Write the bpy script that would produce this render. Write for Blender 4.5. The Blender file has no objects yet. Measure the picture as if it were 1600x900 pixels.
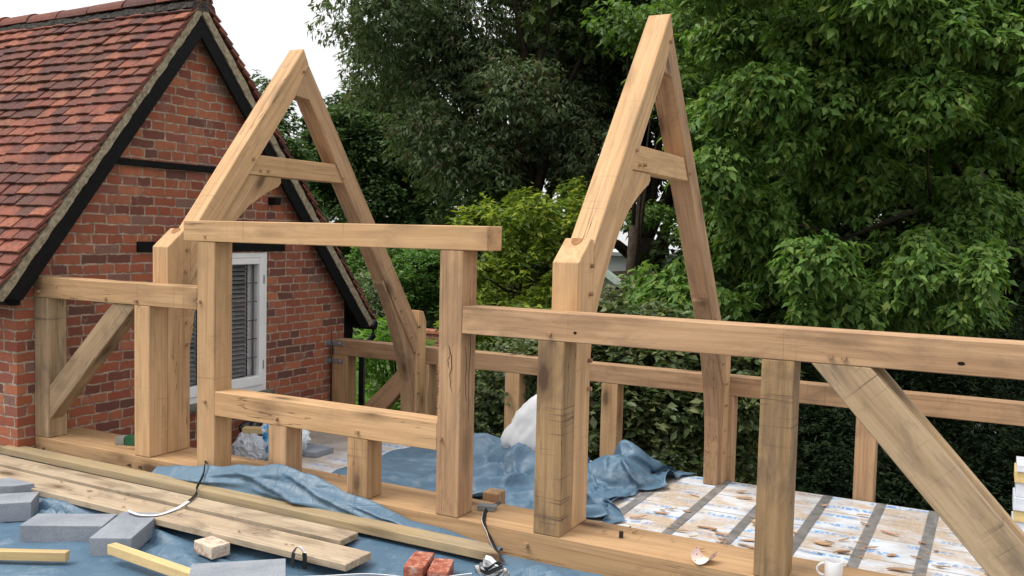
import bpy, bmesh, math, random
import numpy as np
from mathutils import Vector, Matrix, noise

random.seed(11)
C = bpy.context.scene.collection
sc = bpy.context.scene

# ------------------------------------------------------------------ camera
cd = bpy.data.cameras.new("camera")
cam = bpy.data.objects.new("camera", cd)
C.objects.link(cam)
cd.sensor_width = 36.0
cd.lens = 32.07
cd.clip_start = 0.05
cd.clip_end = 600
_y, _p, _r = -0.488264, 0.059721, -0.023081
_fw = Vector((math.sin(_y) * math.cos(_p), math.cos(_y) * math.cos(_p), -math.sin(_p)))
_r0 = Vector((math.cos(_y), -math.sin(_y), 0))
_d0 = _fw.cross(_r0)
_rt = math.cos(_r) * _r0 + math.sin(_r) * _d0
_dn = -math.sin(_r) * _r0 + math.cos(_r) * _d0
cam.matrix_world = Matrix(((_rt.x, -_dn.x, -_fw.x, 0), (_rt.y, -_dn.y, -_fw.y, -4.1234),
                           (_rt.z, -_dn.z, -_fw.z, 1.53), (0, 0, 0, 1)))
sc.camera = cam

# ------------------------------------------------------------------ sky, sun, exposure
world = bpy.data.worlds.new("World")
sc.world = world
world.use_nodes = True
wn, wl = world.node_tree.nodes, world.node_tree.links
wn.clear()
SUN_EL, SUN_AZ = math.radians(58), math.radians(228)      # azimuth of the sun, clockwise from +Y
wo = wn.new("ShaderNodeOutputWorld")
bg = wn.new("ShaderNodeBackground")
bg.inputs["Strength"].default_value = 0.085
sky = wn.new("ShaderNodeTexSky")
sky.sky_type = 'NISHITA'
sky.sun_disc = False
sky.sun_elevation = SUN_EL
sky.sun_rotation = SUN_AZ
sky.dust_density = 4.0
cl = wn.new("ShaderNodeTexNoise")
cl.inputs["Scale"].default_value = 1.6
cl.inputs["Detail"].default_value = 5
tcw = wn.new("ShaderNodeTexCoord")
wl.new(tcw.outputs["Generated"], cl.inputs["Vector"])
rw = wn.new("ShaderNodeValToRGB")
rw.color_ramp.elements[0].position = 0.3
rw.color_ramp.elements[0].color = (0.72, 0.72, 0.72, 1)
rw.color_ramp.elements[1].position = 0.6
rw.color_ramp.elements[1].color = (1, 1, 1, 1)
wl.new(cl.outputs["Fac"], rw.inputs["Fac"])
mixw = wn.new("ShaderNodeMixRGB")
# overcast: the cloud is brighter overhead than near the horizon
sepw = wn.new("ShaderNodeSeparateXYZ")
wl.new(tcw.outputs["Generated"], sepw.inputs[0])
gr1 = wn.new("ShaderNodeMath"); gr1.operation = 'MULTIPLY_ADD'; gr1.use_clamp = False
gr1.inputs[1].default_value = 8.5
gr1.inputs[2].default_value = 11.0
wl.new(sepw.outputs[2], gr1.inputs[0])
cmbw = wn.new("ShaderNodeCombineXYZ")
for _k in range(3):
    wl.new(gr1.outputs[0], cmbw.inputs[_k])
wl.new(cmbw.outputs[0], mixw.inputs["Color2"])
wl.new(rw.outputs["Color"], mixw.inputs["Fac"])
wl.new(sky.outputs["Color"], mixw.inputs["Color1"])
wl.new(mixw.outputs["Color"], bg.inputs["Color"])
wl.new(bg.outputs["Background"], wo.inputs["Surface"])

sd = bpy.data.lights.new("sun", 'SUN')
sd.energy = 3.0
sd.angle = math.radians(32)
sd.color = (1.0, 0.95, 0.86)
sun = bpy.data.objects.new("sun", sd)
C.objects.link(sun)
_sv = Vector((math.sin(SUN_AZ) * math.cos(SUN_EL), math.cos(SUN_AZ) * math.cos(SUN_EL), math.sin(SUN_EL)))
sun.rotation_euler = (-_sv).to_track_quat('-Z', 'Y').to_euler()

sc.view_settings.view_transform = 'Standard'
sc.view_settings.look = 'None'
sc.view_settings.gamma = 1
sc.view_settings.use_curve_mapping = False
sc.view_settings.exposure = 0.15
sc.cycles.max_bounces = 6
sc.cycles.diffuse_bounces = 3
sc.cycles.glossy_bounces = 2
sc.cycles.transmission_bounces = 4
sc.cycles.transparent_max_bounces = 8
sc.cycles.use_denoising = True

# ------------------------------------------------------------------ material helpers
class NT:
    def __init__(s, name):
        s.m = bpy.data.materials.new(name)
        s.m.use_nodes = True
        s.n = s.m.node_tree.nodes
        s.l = s.m.node_tree.links
        s.b = s.n["Principled BSDF"]
        s.out = s.n["Material Output"]
    def set(s, sock, v):
        if hasattr(v, "is_linked") or isinstance(v, bpy.types.NodeSocket):
            s.l.new(v, sock)
        else:
            sock.default_value = v
    def node(s, t, **kw):
        nd = s.n.new(t)
        for k, v in kw.items():
            setattr(nd, k, v)
        return nd
    def coord(s, which="Object"):
        return s.node("ShaderNodeTexCoord").outputs[which]
    def rnd(s):
        return s.node("ShaderNodeObjectInfo").outputs["Random"]
    def island(s):
        return s.node("ShaderNodeNewGeometry").outputs["Random Per Island"]
    def vmath(s, op, a, b):
        nd = s.node("ShaderNodeVectorMath", operation=op)
        s.set(nd.inputs[0], a)
        s.set(nd.inputs[1], b)
        return nd.outputs[0]
    def math(s, op, a, b=0.0, clamp=False):
        nd = s.node("ShaderNodeMath", operation=op)
        nd.use_clamp = clamp
        s.set(nd.inputs[0], a)
        s.set(nd.inputs[1], b)
        return nd.outputs[0]
    def noise(s, vec, scale=1.0, detail=4, rough=0.55, dist=0.0):
        nd = s.node("ShaderNodeTexNoise")
        s.set(nd.inputs["Vector"], vec)
        nd.inputs["Scale"].default_value = scale
        nd.inputs["Detail"].default_value = detail
        nd.inputs["Roughness"].default_value = rough
        nd.inputs["Distortion"].default_value = dist
        return nd.outputs["Fac"]
    def ramp(s, fac, stops, interp='LINEAR'):
        nd = s.node("ShaderNodeValToRGB")
        e = nd.color_ramp.elements
        nd.color_ramp.interpolation = interp
        while len(e) < len(stops):
            e.new(0.5)
        for el, (p, c) in zip(e, stops):
            el.position = p
            el.color = (c, c, c, 1) if isinstance(c, (int, float)) else (*c, 1)
        s.set(nd.inputs["Fac"], fac)
        return nd.outputs["Color"]
    def mix(s, fac, a, b, mode='MIX'):
        nd = s.node("ShaderNodeMixRGB", blend_type=mode)
        for k, v in (("Fac", fac), ("Color1", a), ("Color2", b)):
            if isinstance(v, tuple):
                v = (*v, 1)
            s.set(nd.inputs[k], v)
        return nd.outputs["Color"]
    def bump(s, h, strength=0.3, dist=0.01):
        nd = s.node("ShaderNodeBump")
        nd.inputs["Strength"].default_value = strength
        nd.inputs["Distance"].default_value = dist
        s.l.new(h, nd.inputs["Height"])
        s.l.new(nd.outputs["Normal"], s.b.inputs["Normal"])
    def fin(s, color=None, rough=0.7, spec=0.3, metal=0.0):
        if color is not None:
            if isinstance(color, tuple):
                color = (*color, 1)
            s.set(s.b.inputs["Base Color"], color)
        s.set(s.b.inputs["Roughness"], rough)
        s.b.inputs["Specular IOR Level"].default_value = spec
        s.b.inputs["Metallic"].default_value = metal
        return s.m


def wood(name, light, dark, stain=(0.17, 0.115, 0.07), stain_amt=0.35, crack_amt=0.8, saw=0.4, knot=1.0):
    t = NT(name)
    off = t.math('MULTIPLY', t.rnd(), 37.0)
    cx = t.node("ShaderNodeCombineXYZ")
    t.set(cx.inputs[0], off)
    t.set(cx.inputs[1], off)
    v = t.vmath('ADD', t.coord(), cx.outputs[0])
    fib = t.noise(t.vmath('MULTIPLY', v, (2.2, 60, 60)), 1.0, 5, 0.65)
    band = t.noise(t.vmath('MULTIPLY', v, (0.7, 16, 16)), 1.0, 4, 0.5, 1.2)
    big = t.noise(t.vmath('MULTIPLY', v, (1.3, 4, 4)), 1.0, 3, 0.5)
    g = t.math('ADD', t.math('MULTIPLY', band, 0.5), t.math('MULTIPLY', fib, 0.5))
    col = t.ramp(g, [(0.36, dark), (0.58, light)])
    # hue drift: pinkish to yellowish along a timber
    col = t.mix(t.ramp(big, [(0.35, 0.0), (0.7, 0.4)]), col, tuple(c * m for c, m in zip(light, (0.74, 0.66, 0.58))))
    # fine dark grain lines
    fl = t.noise(t.vmath('MULTIPLY', v, (1.1, 75, 75)), 1.0, 3, 0.6, 0.4)
    col = t.mix(t.ramp(fl, [(0.57, 0.0), (0.67, 0.38)]), col, tuple(c * 0.45 for c in dark))
    # knots
    vn = t.node("ShaderNodeTexVoronoi")
    t.set(vn.inputs["Vector"], t.vmath('MULTIPLY', v, (1.7, 4.3, 4.3)))
    vn.inputs["Scale"].default_value = 1.0
    kw = t.math('ADD', vn.outputs["Distance"], t.math('MULTIPLY', t.noise(v, 30, 2), 0.05))
    kmask = t.ramp(kw, [(0.11, 0.9 * knot), (0.17, 0.45 * knot), (0.33, 0.0)])
    col = t.mix(kmask, col, (0.10, 0.055, 0.03))
    # weather stains
    st = t.noise(t.vmath('MULTIPLY', v, (2.5, 6, 6)), 1.0, 5, 0.7, 0.6)
    col = t.mix(t.ramp(st, [(0.49, 0.0), (0.70, stain_amt)]), col, stain)
    sp = t.noise(v, 55, 3, 0.7)
    col = t.mix(t.ramp(sp, [(0.66, 0.0), (0.76, 0.35)]), col, stain)
    # saw marks across the timber
    sw = t.noise(t.vmath('MULTIPLY', v, (38, 1.2, 1.2)), 1.0, 3, 0.7)
    swm = t.noise(v, 1.9, 2)
    sm = t.math('MULTIPLY', t.ramp(sw, [(0.60, 0.0), (0.68, 1.0)]), t.ramp(swm, [(0.46, 0.0), (0.58, saw)]))
    col = t.mix(sm, col, stain)
    # drying shakes
    ck = t.noise(t.vmath('MULTIPLY', v, (1.0, 24, 24)), 1.0, 3, 0.5, 0.5)
    ck = t.math('ABSOLUTE', t.math('SUBTRACT', ck, 0.5))
    ckm = t.noise(t.vmath('MULTIPLY', v, (1.0, 5, 5)), 1.0, 2)
    cm = t.math('MULTIPLY', t.ramp(ck, [(0.003, 1.0), (0.009, 0.0)]), t.ramp(ckm, [(0.56, 0.0), (0.62, crack_amt)]))
    col = t.mix(cm, col, (0.05, 0.03, 0.02))
    # value differs from timber to timber
    val = t.ramp(t.rnd(), [(0.0, 0.80), (1.0, 1.12)])
    col = t.mix(1.0, col, val, 'MULTIPLY')
    h = t.math('SUBTRACT', t.math('MULTIPLY', g, 0.5), t.math('ADD', cm, t.math('MULTIPLY', sm, 0.3)))
    t.bump(h, 0.35, 0.004)
    return t.fin(col, 0.72, 0.25)

OAK = wood("oak", (0.54, 0.345, 0.188), (0.37, 0.225, 0.113), stain_amt=0.32)
OAK_GREY = wood("oak_weathered", (0.43, 0.31, 0.19), (0.27, 0.185, 0.105), (0.11, 0.085, 0.07), 0.6, 1.0, 0.7)
OAK_STAINED = wood("oak_stained", (0.43, 0.28, 0.145), (0.27, 0.165, 0.08), (0.09, 0.065, 0.05), 0.65, 1.0, 0.8, 1.2)
OAK_DEEP = wood("oak_deep", (0.45, 0.285, 0.165), (0.275, 0.165, 0.092), (0.13, 0.085, 0.055), 0.5)
CHIP = wood("split_oak", (0.50, 0.30, 0.19), (0.34, 0.19, 0.11))
PINE = wood("softwood", (0.66, 0.50, 0.26), (0.52, 0.36, 0.16), (0.25, 0.19, 0.12), 0.3, 0.3, 0.3)
BOARD = wood("scaffold_board", (0.55, 0.445, 0.325), (0.42, 0.33, 0.235), (0.16, 0.12, 0.09), 0.75, 0.5, 0.3)
DUSTY = wood("dusty_softwood", (0.46, 0.36, 0.22), (0.34, 0.255, 0.145), (0.24, 0.21, 0.18), 0.6, 0.3, 0.2)


def plain(name, col, rough=0.6, spec=0.3, metal=0.0, var=0.25, scale=14.0, bump=0.15):
    t = NT(name)
    nz = t.noise(t.coord(), scale, 5, 0.6)
    c = t.mix(t.ramp(nz, [(0.35, 0.0), (0.7, 1.0)]), tuple(x * (1 - var) for x in col), tuple(min(1, x * (1 + var * 0.6)) for x in col))
    if bump:
        t.bump(nz, bump, 0.01)
    return t.fin(c, rough, spec, metal)

BLACK_PAINT = plain("black_tarred_timber", (0.006, 0.006, 0.007), 0.6, 0.15, var=0.5, scale=30)
BLACK_PLASTIC = plain("black_plastic", (0.012, 0.012, 0.013), 0.35, 0.5)
WHITE_PAINT = plain("white_gloss_paint", (0.78, 0.79, 0.80), 0.35, 0.5, var=0.06, scale=5)
WHITE_GLAZE = plain("white_glaze", (0.74, 0.75, 0.78), 0.12, 0.5, var=0.05, bump=0)
GALV = plain("galvanised_steel", (0.42, 0.44, 0.47), 0.42, 0.5, 0.8, var=0.3, scale=60)
GREY_PLASTIC = plain("grey_plastic", (0.22, 0.24, 0.25), 0.5, 0.4)
MORTAR = plain("verge_mortar", (0.33, 0.285, 0.205), 0.95, 0.1, var=0.45, scale=26, bump=0.6)
WHITE_STRAP = plain("white_strap", (0.72, 0.72, 0.74), 0.5, 0.4, var=0.15)
LEAD_CAME = plain("lead", (0.10, 0.105, 0.11), 0.5, 0.4, 0.3)
BLIND = plain("grey_blind_slats", (0.36, 0.365, 0.37), 0.4, 0.5)
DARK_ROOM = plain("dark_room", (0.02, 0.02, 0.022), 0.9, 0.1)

def glass():
    t = NT("window_glass")
    t.fin((0.6, 0.66, 0.68), 0.02, 0.5)
    t.b.inputs["Transmission Weight"].default_value = 0.0
    tr = t.node("ShaderNodeBsdfTransparent")
    gl = t.node("ShaderNodeBsdfGlossy")
    gl.inputs["Roughness"].default_value = 0.03
    fr = t.node("ShaderNodeFresnel")
    fr.inputs["IOR"].default_value = 1.55
    mx = t.node("ShaderNodeMixShader")
    f = t.math('ADD', t.math('MULTIPLY', fr.outputs[0], 0.6), 0.0, True)
    t.l.new(f, mx.inputs[0])
    t.l.new(tr.outputs[0], mx.inputs[1])
    t.l.new(gl.outputs[0], mx.inputs[2])
    t.l.new(mx.outputs[0], t.out.inputs["Surface"])
    return t.m
GLASS = glass()

def brick_wall():
    t = NT("old_brickwork")
    sx = t.node("ShaderNodeSeparateXYZ")
    co = t.coord()
    t.l.new(co, sx.inputs[0])
    u = t.math('ADD', sx.outputs[0], sx.outputs[1])
    cb = t.node("ShaderNodeCombineXYZ")
    t.l.new(u, cb.inputs[0])
    t.l.new(sx.outputs[2], cb.inputs[1])
    wob = t.node("ShaderNodeTexNoise")
    wob.inputs["Scale"].default_value = 9
    wob.inputs["Detail"].default_value = 4
    t.l.new(co, wob.inputs["Vector"])
    wv = t.vmath('MULTIPLY', t.vmath('SUBTRACT', wob.outputs["Color"], (0.5, 0.5, 0.5)), (0.045, 0.030, 0.0))
    wob2 = t.node("ShaderNodeTexNoise")
    wob2.inputs["Scale"].default_value = 42
    wob2.inputs["Detail"].default_value = 3
    t.l.new(co, wob2.inputs["Vector"])
    wv = t.vmath('ADD', wv, t.vmath('MULTIPLY', t.vmath('SUBTRACT', wob2.outputs["Color"], (0.5, 0.5, 0.5)), (0.016, 0.013, 0.0)))
    v = t.vmath('ADD', cb.outputs[0], wv)
    bt = t.node("ShaderNodeTexBrick")
    bt.offset = 0.5
    bt.squash = 0.62
    bt.squash_frequency = 3
    t.l.new(v, bt.inputs["Vector"])
    bt.inputs["Color1"].default_value = (0, 0, 0, 1)
    bt.inputs["Color2"].default_value = (1, 1, 1, 1)
    bt.inputs["Mortar"].default_value = (0.5, 0.5, 0.5, 1)
    bt.inputs["Scale"].default_value = 1
    bt.inputs["Mortar Size"].default_value = 0.0085
    bt.inputs["Mortar Smooth"].default_value = 0.35
    bt.inputs["Brick Width"].default_value = 0.222
    bt.inputs["Row Height"].default_value = 0.0765
    base = t.ramp(bt.outputs["Color"], [(0.0, (0.12, 0.058, 0.048)), (0.14, (0.16, 0.06, 0.046)), (0.22, (0.25, 0.074, 0.046)),
                                        (0.45, (0.35, 0.112, 0.06)), (0.62, (0.27, 0.079, 0.048)), (0.8, (0.40, 0.145, 0.075)), (0.9, (0.26, 0.09, 0.065)), (1.0, (0.20, 0.12, 0.10))])
    blot = t.noise(co, 21, 5, 0.7)
    base = t.mix(t.ramp(blot, [(0.45, 0.0), (0.75, 0.55)]), base, (0.17, 0.075, 0.055))
    pale = t.noise(co, 7, 5, 0.75)
    base = t.mix(t.ramp(pale, [(0.62, 0.0), (0.74, 0.5)]), base, (0.40, 0.29, 0.22))
    soot = t.noise(co, 1.3, 3, 0.6)
    base = t.mix(t.ramp(soot, [(0.5, 0.0), (0.75, 0.5)]), base, (0.11, 0.062, 0.05))
    smear = t.math('ADD', t.noise(co, 3.2, 6, 0.75), t.math('MULTIPLY', t.math('SUBTRACT', sx.outputs[2], 2.0), 0.07))
    base = t.mix(t.ramp(smear, [(0.58, 0.0), (0.70, 0.75)]), base, (0.27, 0.20, 0.145))
    mcol = t.ramp(t.noise(co, 16, 4), [(0.32, (0.18, 0.125, 0.095)), (0.5, (0.32, 0.24, 0.18)), (0.7, (0.43, 0.34, 0.26))])
    col = t.mix(bt.outputs["Fac"], base, mcol)
    h = t.math('SUBTRACT', t.math('MULTIPLY', t.noise(co, 40, 4, 0.7), 0.4), bt.outputs["Fac"])
    t.bump(h, 0.7, 0.008)
    return t.fin(col, 0.9, 0.15)
BRICK = brick_wall()

def tile_mat():
    t = NT("clay_tiles")
    r = t.island()
    base = t.ramp(r, [(0.0, (0.075, 0.036, 0.036)), (0.22, (0.105, 0.043, 0.038)), (0.42, (0.155, 0.055, 0.043)), (0.62, (0.20, 0.066, 0.047)),
                      (0.8, (0.25, 0.085, 0.055)), (0.94, (0.32, 0.115, 0.07)), (1.0, (0.22, 0.11, 0.075))])
    co = t.coord()
    sp = t.noise(co, 24, 5, 0.75)
    base = t.mix(t.ramp(sp, [(0.42, 0.0), (0.68, 0.75)]), base, (0.065, 0.036, 0.034))
    wz = t.noise(co, 1.6, 4, 0.6)
    base = t.mix(t.ramp(wz, [(0.48, 0.0), (0.68, 0.5)]), base, (0.075, 0.042, 0.038))
    li = t.noise(co, 9, 5, 0.8)
    base = t.mix(t.ramp(li, [(0.66, 0.0), (0.72, 0.6)]), base, (0.36, 0.33, 0.27))
    grain = t.noise(co, 70, 3, 0.7)
    base = t.mix(t.ramp(grain, [(0.5, 0.0), (0.72, 0.45)]), base, (0.34, 0.17, 0.12))
    ms = t.math('MULTIPLY', t.ramp(t.noise(co, 3.2, 5, 0.7), [(0.55, 0.0), (0.66, 0.7)]), t.ramp(t.noise(co, 45, 4, 0.7), [(0.45, 0.0), (0.58, 1.0)]))
    base = t.mix(ms, base, (0.085, 0.075, 0.045))
    t.bump(t.math('ADD', sp, grain), 0.5, 0.012)
    return t.fin(base, 0.85, 0.2)
TILE = tile_mat()

def loose_brick(name, cols):
    t = NT(name)
    co = t.coord()
    a = t.noise(co, 24, 5, 0.7)
    b = t.noise(co, 60, 4, 0.7)
    col = t.ramp(a, [(0.3, cols[0]), (0.5, cols[1]), (0.68, cols[2])])
    t.bump(t.math('ADD', a, t.math('MULTIPLY', b, 0.5)), 0.7, 0.01)
    return t.fin(col, 0.92, 0.1)
RED_BRICK = loose_brick("red_brick", [(0.19, 0.05, 0.035), (0.36, 0.12, 0.08), (0.52, 0.34, 0.27)])
PALE_BRICK = loose_brick("limewashed_brick", [(0.30, 0.17, 0.12), (0.58, 0.47, 0.37), (0.66, 0.57, 0.48)])

def block_mat():
    t = NT("aerated_concrete_block")
    co = t.coord()
    a = t.noise(t.vmath('MULTIPLY', co, (6, 90, 90)), 1.0, 3, 0.6)
    b = t.noise(co, 5, 4, 0.6)
    col = t.mix(t.ramp(b, [(0.35, 0.0), (0.7, 1.0)]), (0.215, 0.235, 0.275), (0.30, 0.32, 0.355))
    col = t.mix(t.ramp(a, [(0.55, 0.0), (0.7, 0.35)]), col, (0.18, 0.19, 0.21))
    sc2 = t.noise(co, 16, 5, 0.8)
    col = t.mix(t.ramp(sc2, [(0.6, 0.0), (0.75, 0.4)]), col, (0.45, 0.46, 0.48))
    pit = t.noise(co, 150, 2, 0.6)
    col = t.mix(t.ramp(pit, [(0.62, 0.0), (0.7, 0.5)]), col, (0.13, 0.14, 0.155))
    t.bump(t.math('SUBTRACT', t.noise(co, 90, 3), t.ramp(pit, [(0.6, 0.0), (0.7, 0.8)])), 0.5, 0.005)
    return t.fin(col, 0.95, 0.1)
BLOCK = block_mat()

def tarp_mat():
    t = NT("blue_tarpaulin")
    co = t.coord()
    a = t.noise(co, 2.2, 5, 0.6)
    col = t.ramp(a, [(0.3, (0.06, 0.118, 0.185)), (0.7, (0.092, 0.165, 0.24))])
    d = t.noise(co, 7, 6, 0.75)
    col = t.mix(t.ramp(d, [(0.54, 0.0), (0.76, 0.55)]), col, (0.30, 0.33, 0.36))
    f = t.noise(co, 55, 3, 0.8)
    col = t.mix(t.ramp(f, [(0.66, 0.0), (0.74, 0.4)]), col, (0.42, 0.42, 0.42))
    cr = t.noise(co, 13, 4, 0.5, 0.8)
    cr = t.math('ABSOLUTE', t.math('SUBTRACT', cr, 0.5))
    sxt = t.node("ShaderNodeSeparateXYZ")
    t.l.new(t.vmath('ADD', co, t.vmath('MULTIPLY', (0.03, 0.03, 0.0), (1, 1, 1))), sxt.inputs[0])
    def crease(s_, k):
        fr_ = t.math('ABSOLUTE', t.math('SUBTRACT', t.math('FRACT', t.math('MULTIPLY', s_, k)), 0.5))
        return t.ramp(fr_, [(0.0, 1.0), (0.012, 0.0)])
    q1 = t.math('ADD', t.math('MULTIPLY', sxt.outputs[0], 0.93), t.math('MULTIPLY', sxt.outputs[1], 0.37))
    q2 = t.math('SUBTRACT', t.math('MULTIPLY', sxt.outputs[1], 0.93), t.math('MULTIPLY', sxt.outputs[0], 0.37))
    hs = t.math('ADD', t.math('ADD', crease(q1, 1.9), crease(q2, 2.3)), t.math('MULTIPLY', t.ramp(cr, [(0.0, 1.0), (0.05, 0.0)]), 0.4))
    t.bump(hs, 0.3, 0.01)
    return t.fin(col, t.ramp(d, [(0.3, 0.36), (0.7, 0.58)]), 0.45)
TARP = tarp_mat()

def foil_board():
    t = NT("foil_faced_boards")
    co = t.coord()
    sx = t.node("ShaderNodeSeparateXYZ")
    t.l.new(co, sx.inputs[0])
    X, Y = sx.outputs[0], sx.outputs[1]
    a = t.noise(co, 3.0, 5, 0.65)
    col = t.ramp(a, [(0.3, (0.46, 0.49, 0.545)), (0.7, (0.62, 0.65, 0.70))])
    # faded blue print in rows along the boards
    row = t.math('FRACT', t.math('MULTIPLY', t.math('ADD', Y, 10.0), 4.4))
    rowm = t.ramp(t.math('ABSOLUTE', t.math('SUBTRACT', row, 0.5)), [(0.10, 1.0), (0.16, 0.0)])
    blk = t.noise(t.vmath('MULTIPLY', co, (3.0, 4.4, 1)), 1.0, 1)
    let = t.noise(t.vmath('MULTIPLY', co, (34, 16, 1)), 1.0, 2, 0.6)
    pm = t.math('MULTIPLY', rowm, t.math('MULTIPLY', t.ramp(blk, [(0.42, 0.0), (0.47, 1.0)]), t.ramp(let, [(0.44, 0.0), (0.50, 0.9)])))
    PM = pm
    halo = t.math('MULTIPLY', rowm, t.ramp(blk, [(0.40, 0.0), (0.5, 0.45)]))
    col = t.mix(halo, col, (0.50, 0.68, 0.88))
    col = t.mix(PM, col, (0.10, 0.27, 0.55))
    # board joints
    sy = t.math('FRACT', t.math('MULTIPLY', t.math('ADD', Y, 10.03), 2.2))
    sm = t.ramp(t.math('ABSOLUTE', t.math('SUBTRACT', sy, 0.5)), [(0.010, 0.8), (0.022, 0.0)])
    col = t.mix(sm, col, (0.13, 0.11, 0.09))
    # sawdust, thick near the sill and thin further out, in drifts
    grad = t.ramp(t.math('MULTIPLY', Y, 0.25), [(0.36, 0.43), (0.50, 0.29), (0.82, 0.18)])
    s1 = t.noise(t.vmath('MULTIPLY', co, (1.6, 3.2, 1)), 1.0, 6, 0.72)
    sm2 = t.math('SUBTRACT', t.math('ADD', s1, grad), 0.86)
    col = t.mix(t.ramp(sm2, [(0.0, 0.0), (0.14, 0.85)]), col, t.ramp(t.noise(co, 70, 3), [(0.3, (0.30, 0.215, 0.14)), (0.7, (0.54, 0.41, 0.28))]))
    # grey dust over the part by the cottage
    gx = t.ramp(t.math('MULTIPLY', t.math('ADD', X, 7.0), 0.15), [(0.42, 0.9), (0.55, 0.0)])
    col = t.mix(gx, col, t.ramp(t.noise(co, 6, 6, 0.7), [(0.3, (0.22, 0.19, 0.165)), (0.55, (0.40, 0.35, 0.30)), (0.7, (0.52, 0.36, 0.22))]))
    return t.fin(col, t.ramp(a, [(0.3, 0.35), (0.7, 0.6)]), 0.4)
FOIL = foil_board()
TAPE = plain("foil_tape", (0.25, 0.24, 0.235), 0.45, 0.5, 0.3, var=0.35, scale=9)
SHEET = None
def poly_mat():
    t = NT("polythene")
    t.fin((0.80, 0.81, 0.84), 0.3, 0.5)
    tl = t.node("ShaderNodeBsdfTranslucent")
    tl.inputs["Color"].default_value = (0.8, 0.82, 0.86, 1)
    mx = t.node("ShaderNodeMixShader")
    mx.inputs[0].default_value = 0.35
    t.l.new(t.b.outputs[0], mx.inputs[1])
    t.l.new(tl.outputs[0], mx.inputs[2])
    t.l.new(mx.outputs[0], t.out.inputs["Surface"])
    return t.m
SHEET = poly_mat()

def leaf_mat(name, cols, rough=0.5, trans=0.3, spec=0.35, patch=0.35, patch_col=None):
    t = NT(name)
    r = t.island()
    n = len(cols)
    col = t.ramp(r, [(i / (n - 1), c) for i, c in enumerate(cols)])
    t.fin(col, rough, spec)
    tl = t.node("ShaderNodeBsdfTranslucent")
    t.l.new(t.mix(1.0, col, (1.35, 1.45, 0.7), 'MULTIPLY'), tl.inputs["Color"])
    mx = t.node("ShaderNodeMixShader")
    mx.inputs[0].default_value = trans
    t.l.new(t.b.outputs[0], mx.inputs[1])
    t.l.new(tl.outputs[0], mx.inputs[2])
    t.l.new(mx.outputs[0], t.out.inputs["Surface"])
    return t.m
L_SYC = leaf_mat("broad_leaves", [(0.05, 0.108, 0.027), (0.082, 0.165, 0.038), (0.13, 0.24, 0.056), (0.108, 0.205, 0.048), (0.185, 0.295, 0.075), (0.105, 0.185, 0.042), (0.23, 0.28, 0.07)], 0.5, 0.36, 0.25)
L_EVER = leaf_mat("grey_green_leaves", [(0.05, 0.08, 0.036), (0.08, 0.12, 0.05), (0.135, 0.185, 0.10), (0.09, 0.135, 0.06), (0.12, 0.085, 0.05)], 0.6, 0.3, 0.2)
L_FAR = leaf_mat("dark_green_leaves", [(0.045, 0.085, 0.03), (0.065, 0.115, 0.04), (0.09, 0.145, 0.05)], 0.55, 0.25, 0.2)
L_YEL = leaf_mat("yellow_green_leaves", [(0.07, 0.12, 0.024), (0.12, 0.18, 0.03), (0.20, 0.26, 0.042), (0.34, 0.38, 0.06)], 0.5, 0.42, 0.2)
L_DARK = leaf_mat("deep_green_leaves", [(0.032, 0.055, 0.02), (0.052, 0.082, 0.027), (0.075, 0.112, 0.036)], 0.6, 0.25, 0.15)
L_LAUREL = leaf_mat("variegated_leaves", [(0.05, 0.08, 0.03), (0.08, 0.12, 0.045), (0.12, 0.16, 0.07), (0.07, 0.105, 0.04), (0.26, 0.27, 0.12)], 0.4, 0.25, 0.4)
L_SHADED = leaf_mat("shade_dark_leaves", [(0.013, 0.027, 0.012), (0.022, 0.042, 0.016), (0.036, 0.06, 0.022)], 0.6, 0.15, 0.2)  # near-black leaf colour stands in for the deep shade under the canopy
L_HEDGE = leaf_mat("bright_hedge_leaves", [(0.06, 0.13, 0.03), (0.10, 0.20, 0.04), (0.14, 0.26, 0.06)], 0.5, 0.3)
L_BLUE = leaf_mat("blue_grey_leaves", [(0.10, 0.145, 0.10), (0.16, 0.21, 0.16), (0.22, 0.27, 0.21)], 0.5, 0.2)
L_PALE = leaf_mat("pale_leaves", [(0.10, 0.13, 0.07), (0.16, 0.18, 0.10), (0.22, 0.22, 0.14), (0.15, 0.13, 0.09)], 0.5, 0.3)
L_FERN = leaf_mat("fern_leaves", [(0.12, 0.24, 0.04), (0.18, 0.33, 0.06)], 0.5, 0.4)
L_FLOWER = leaf_mat("white_blossom", [(0.06, 0.12, 0.03), (0.10, 0.16, 0.05), (0.5, 0.5, 0.45)], 0.5, 0.3)
BARK = plain("bark", (0.055, 0.042, 0.032), 0.95, 0.1, var=0.5, scale=18, bump=0.8)
GRASS = plain("lawn", (0.085, 0.16, 0.035), 0.9, 0.1, var=0.5, scale=3)
EARTH = plain("garden_soil_and_grass", (0.045, 0.07, 0.025), 0.95, 0.1, var=0.5, scale=1.2)

# ------------------------------------------------------------------ object helpers
def link(name, me, mats, parent=None, M=None):
    o = bpy.data.objects.new(name, me)
    for m in (mats if isinstance(mats, (list, tuple)) else [mats]):
        me.materials.append(m)
    C.objects.link(o)
    if parent is not None:
        o.parent = parent
        o.matrix_parent_inverse = WORLD[parent.name].inverted()
    W = M if M is not None else Matrix.Identity(4)
    o.matrix_basis = W
    WORLD[o.name] = W.copy()
    return o
WORLD = {}

def tag(o, label=None, cat=None, group=None, kind=None):
    if label: o["label"] = label
    if cat: o["category"] = cat
    if group: o["group"] = group
    if kind: o["kind"] = kind
    return o

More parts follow.
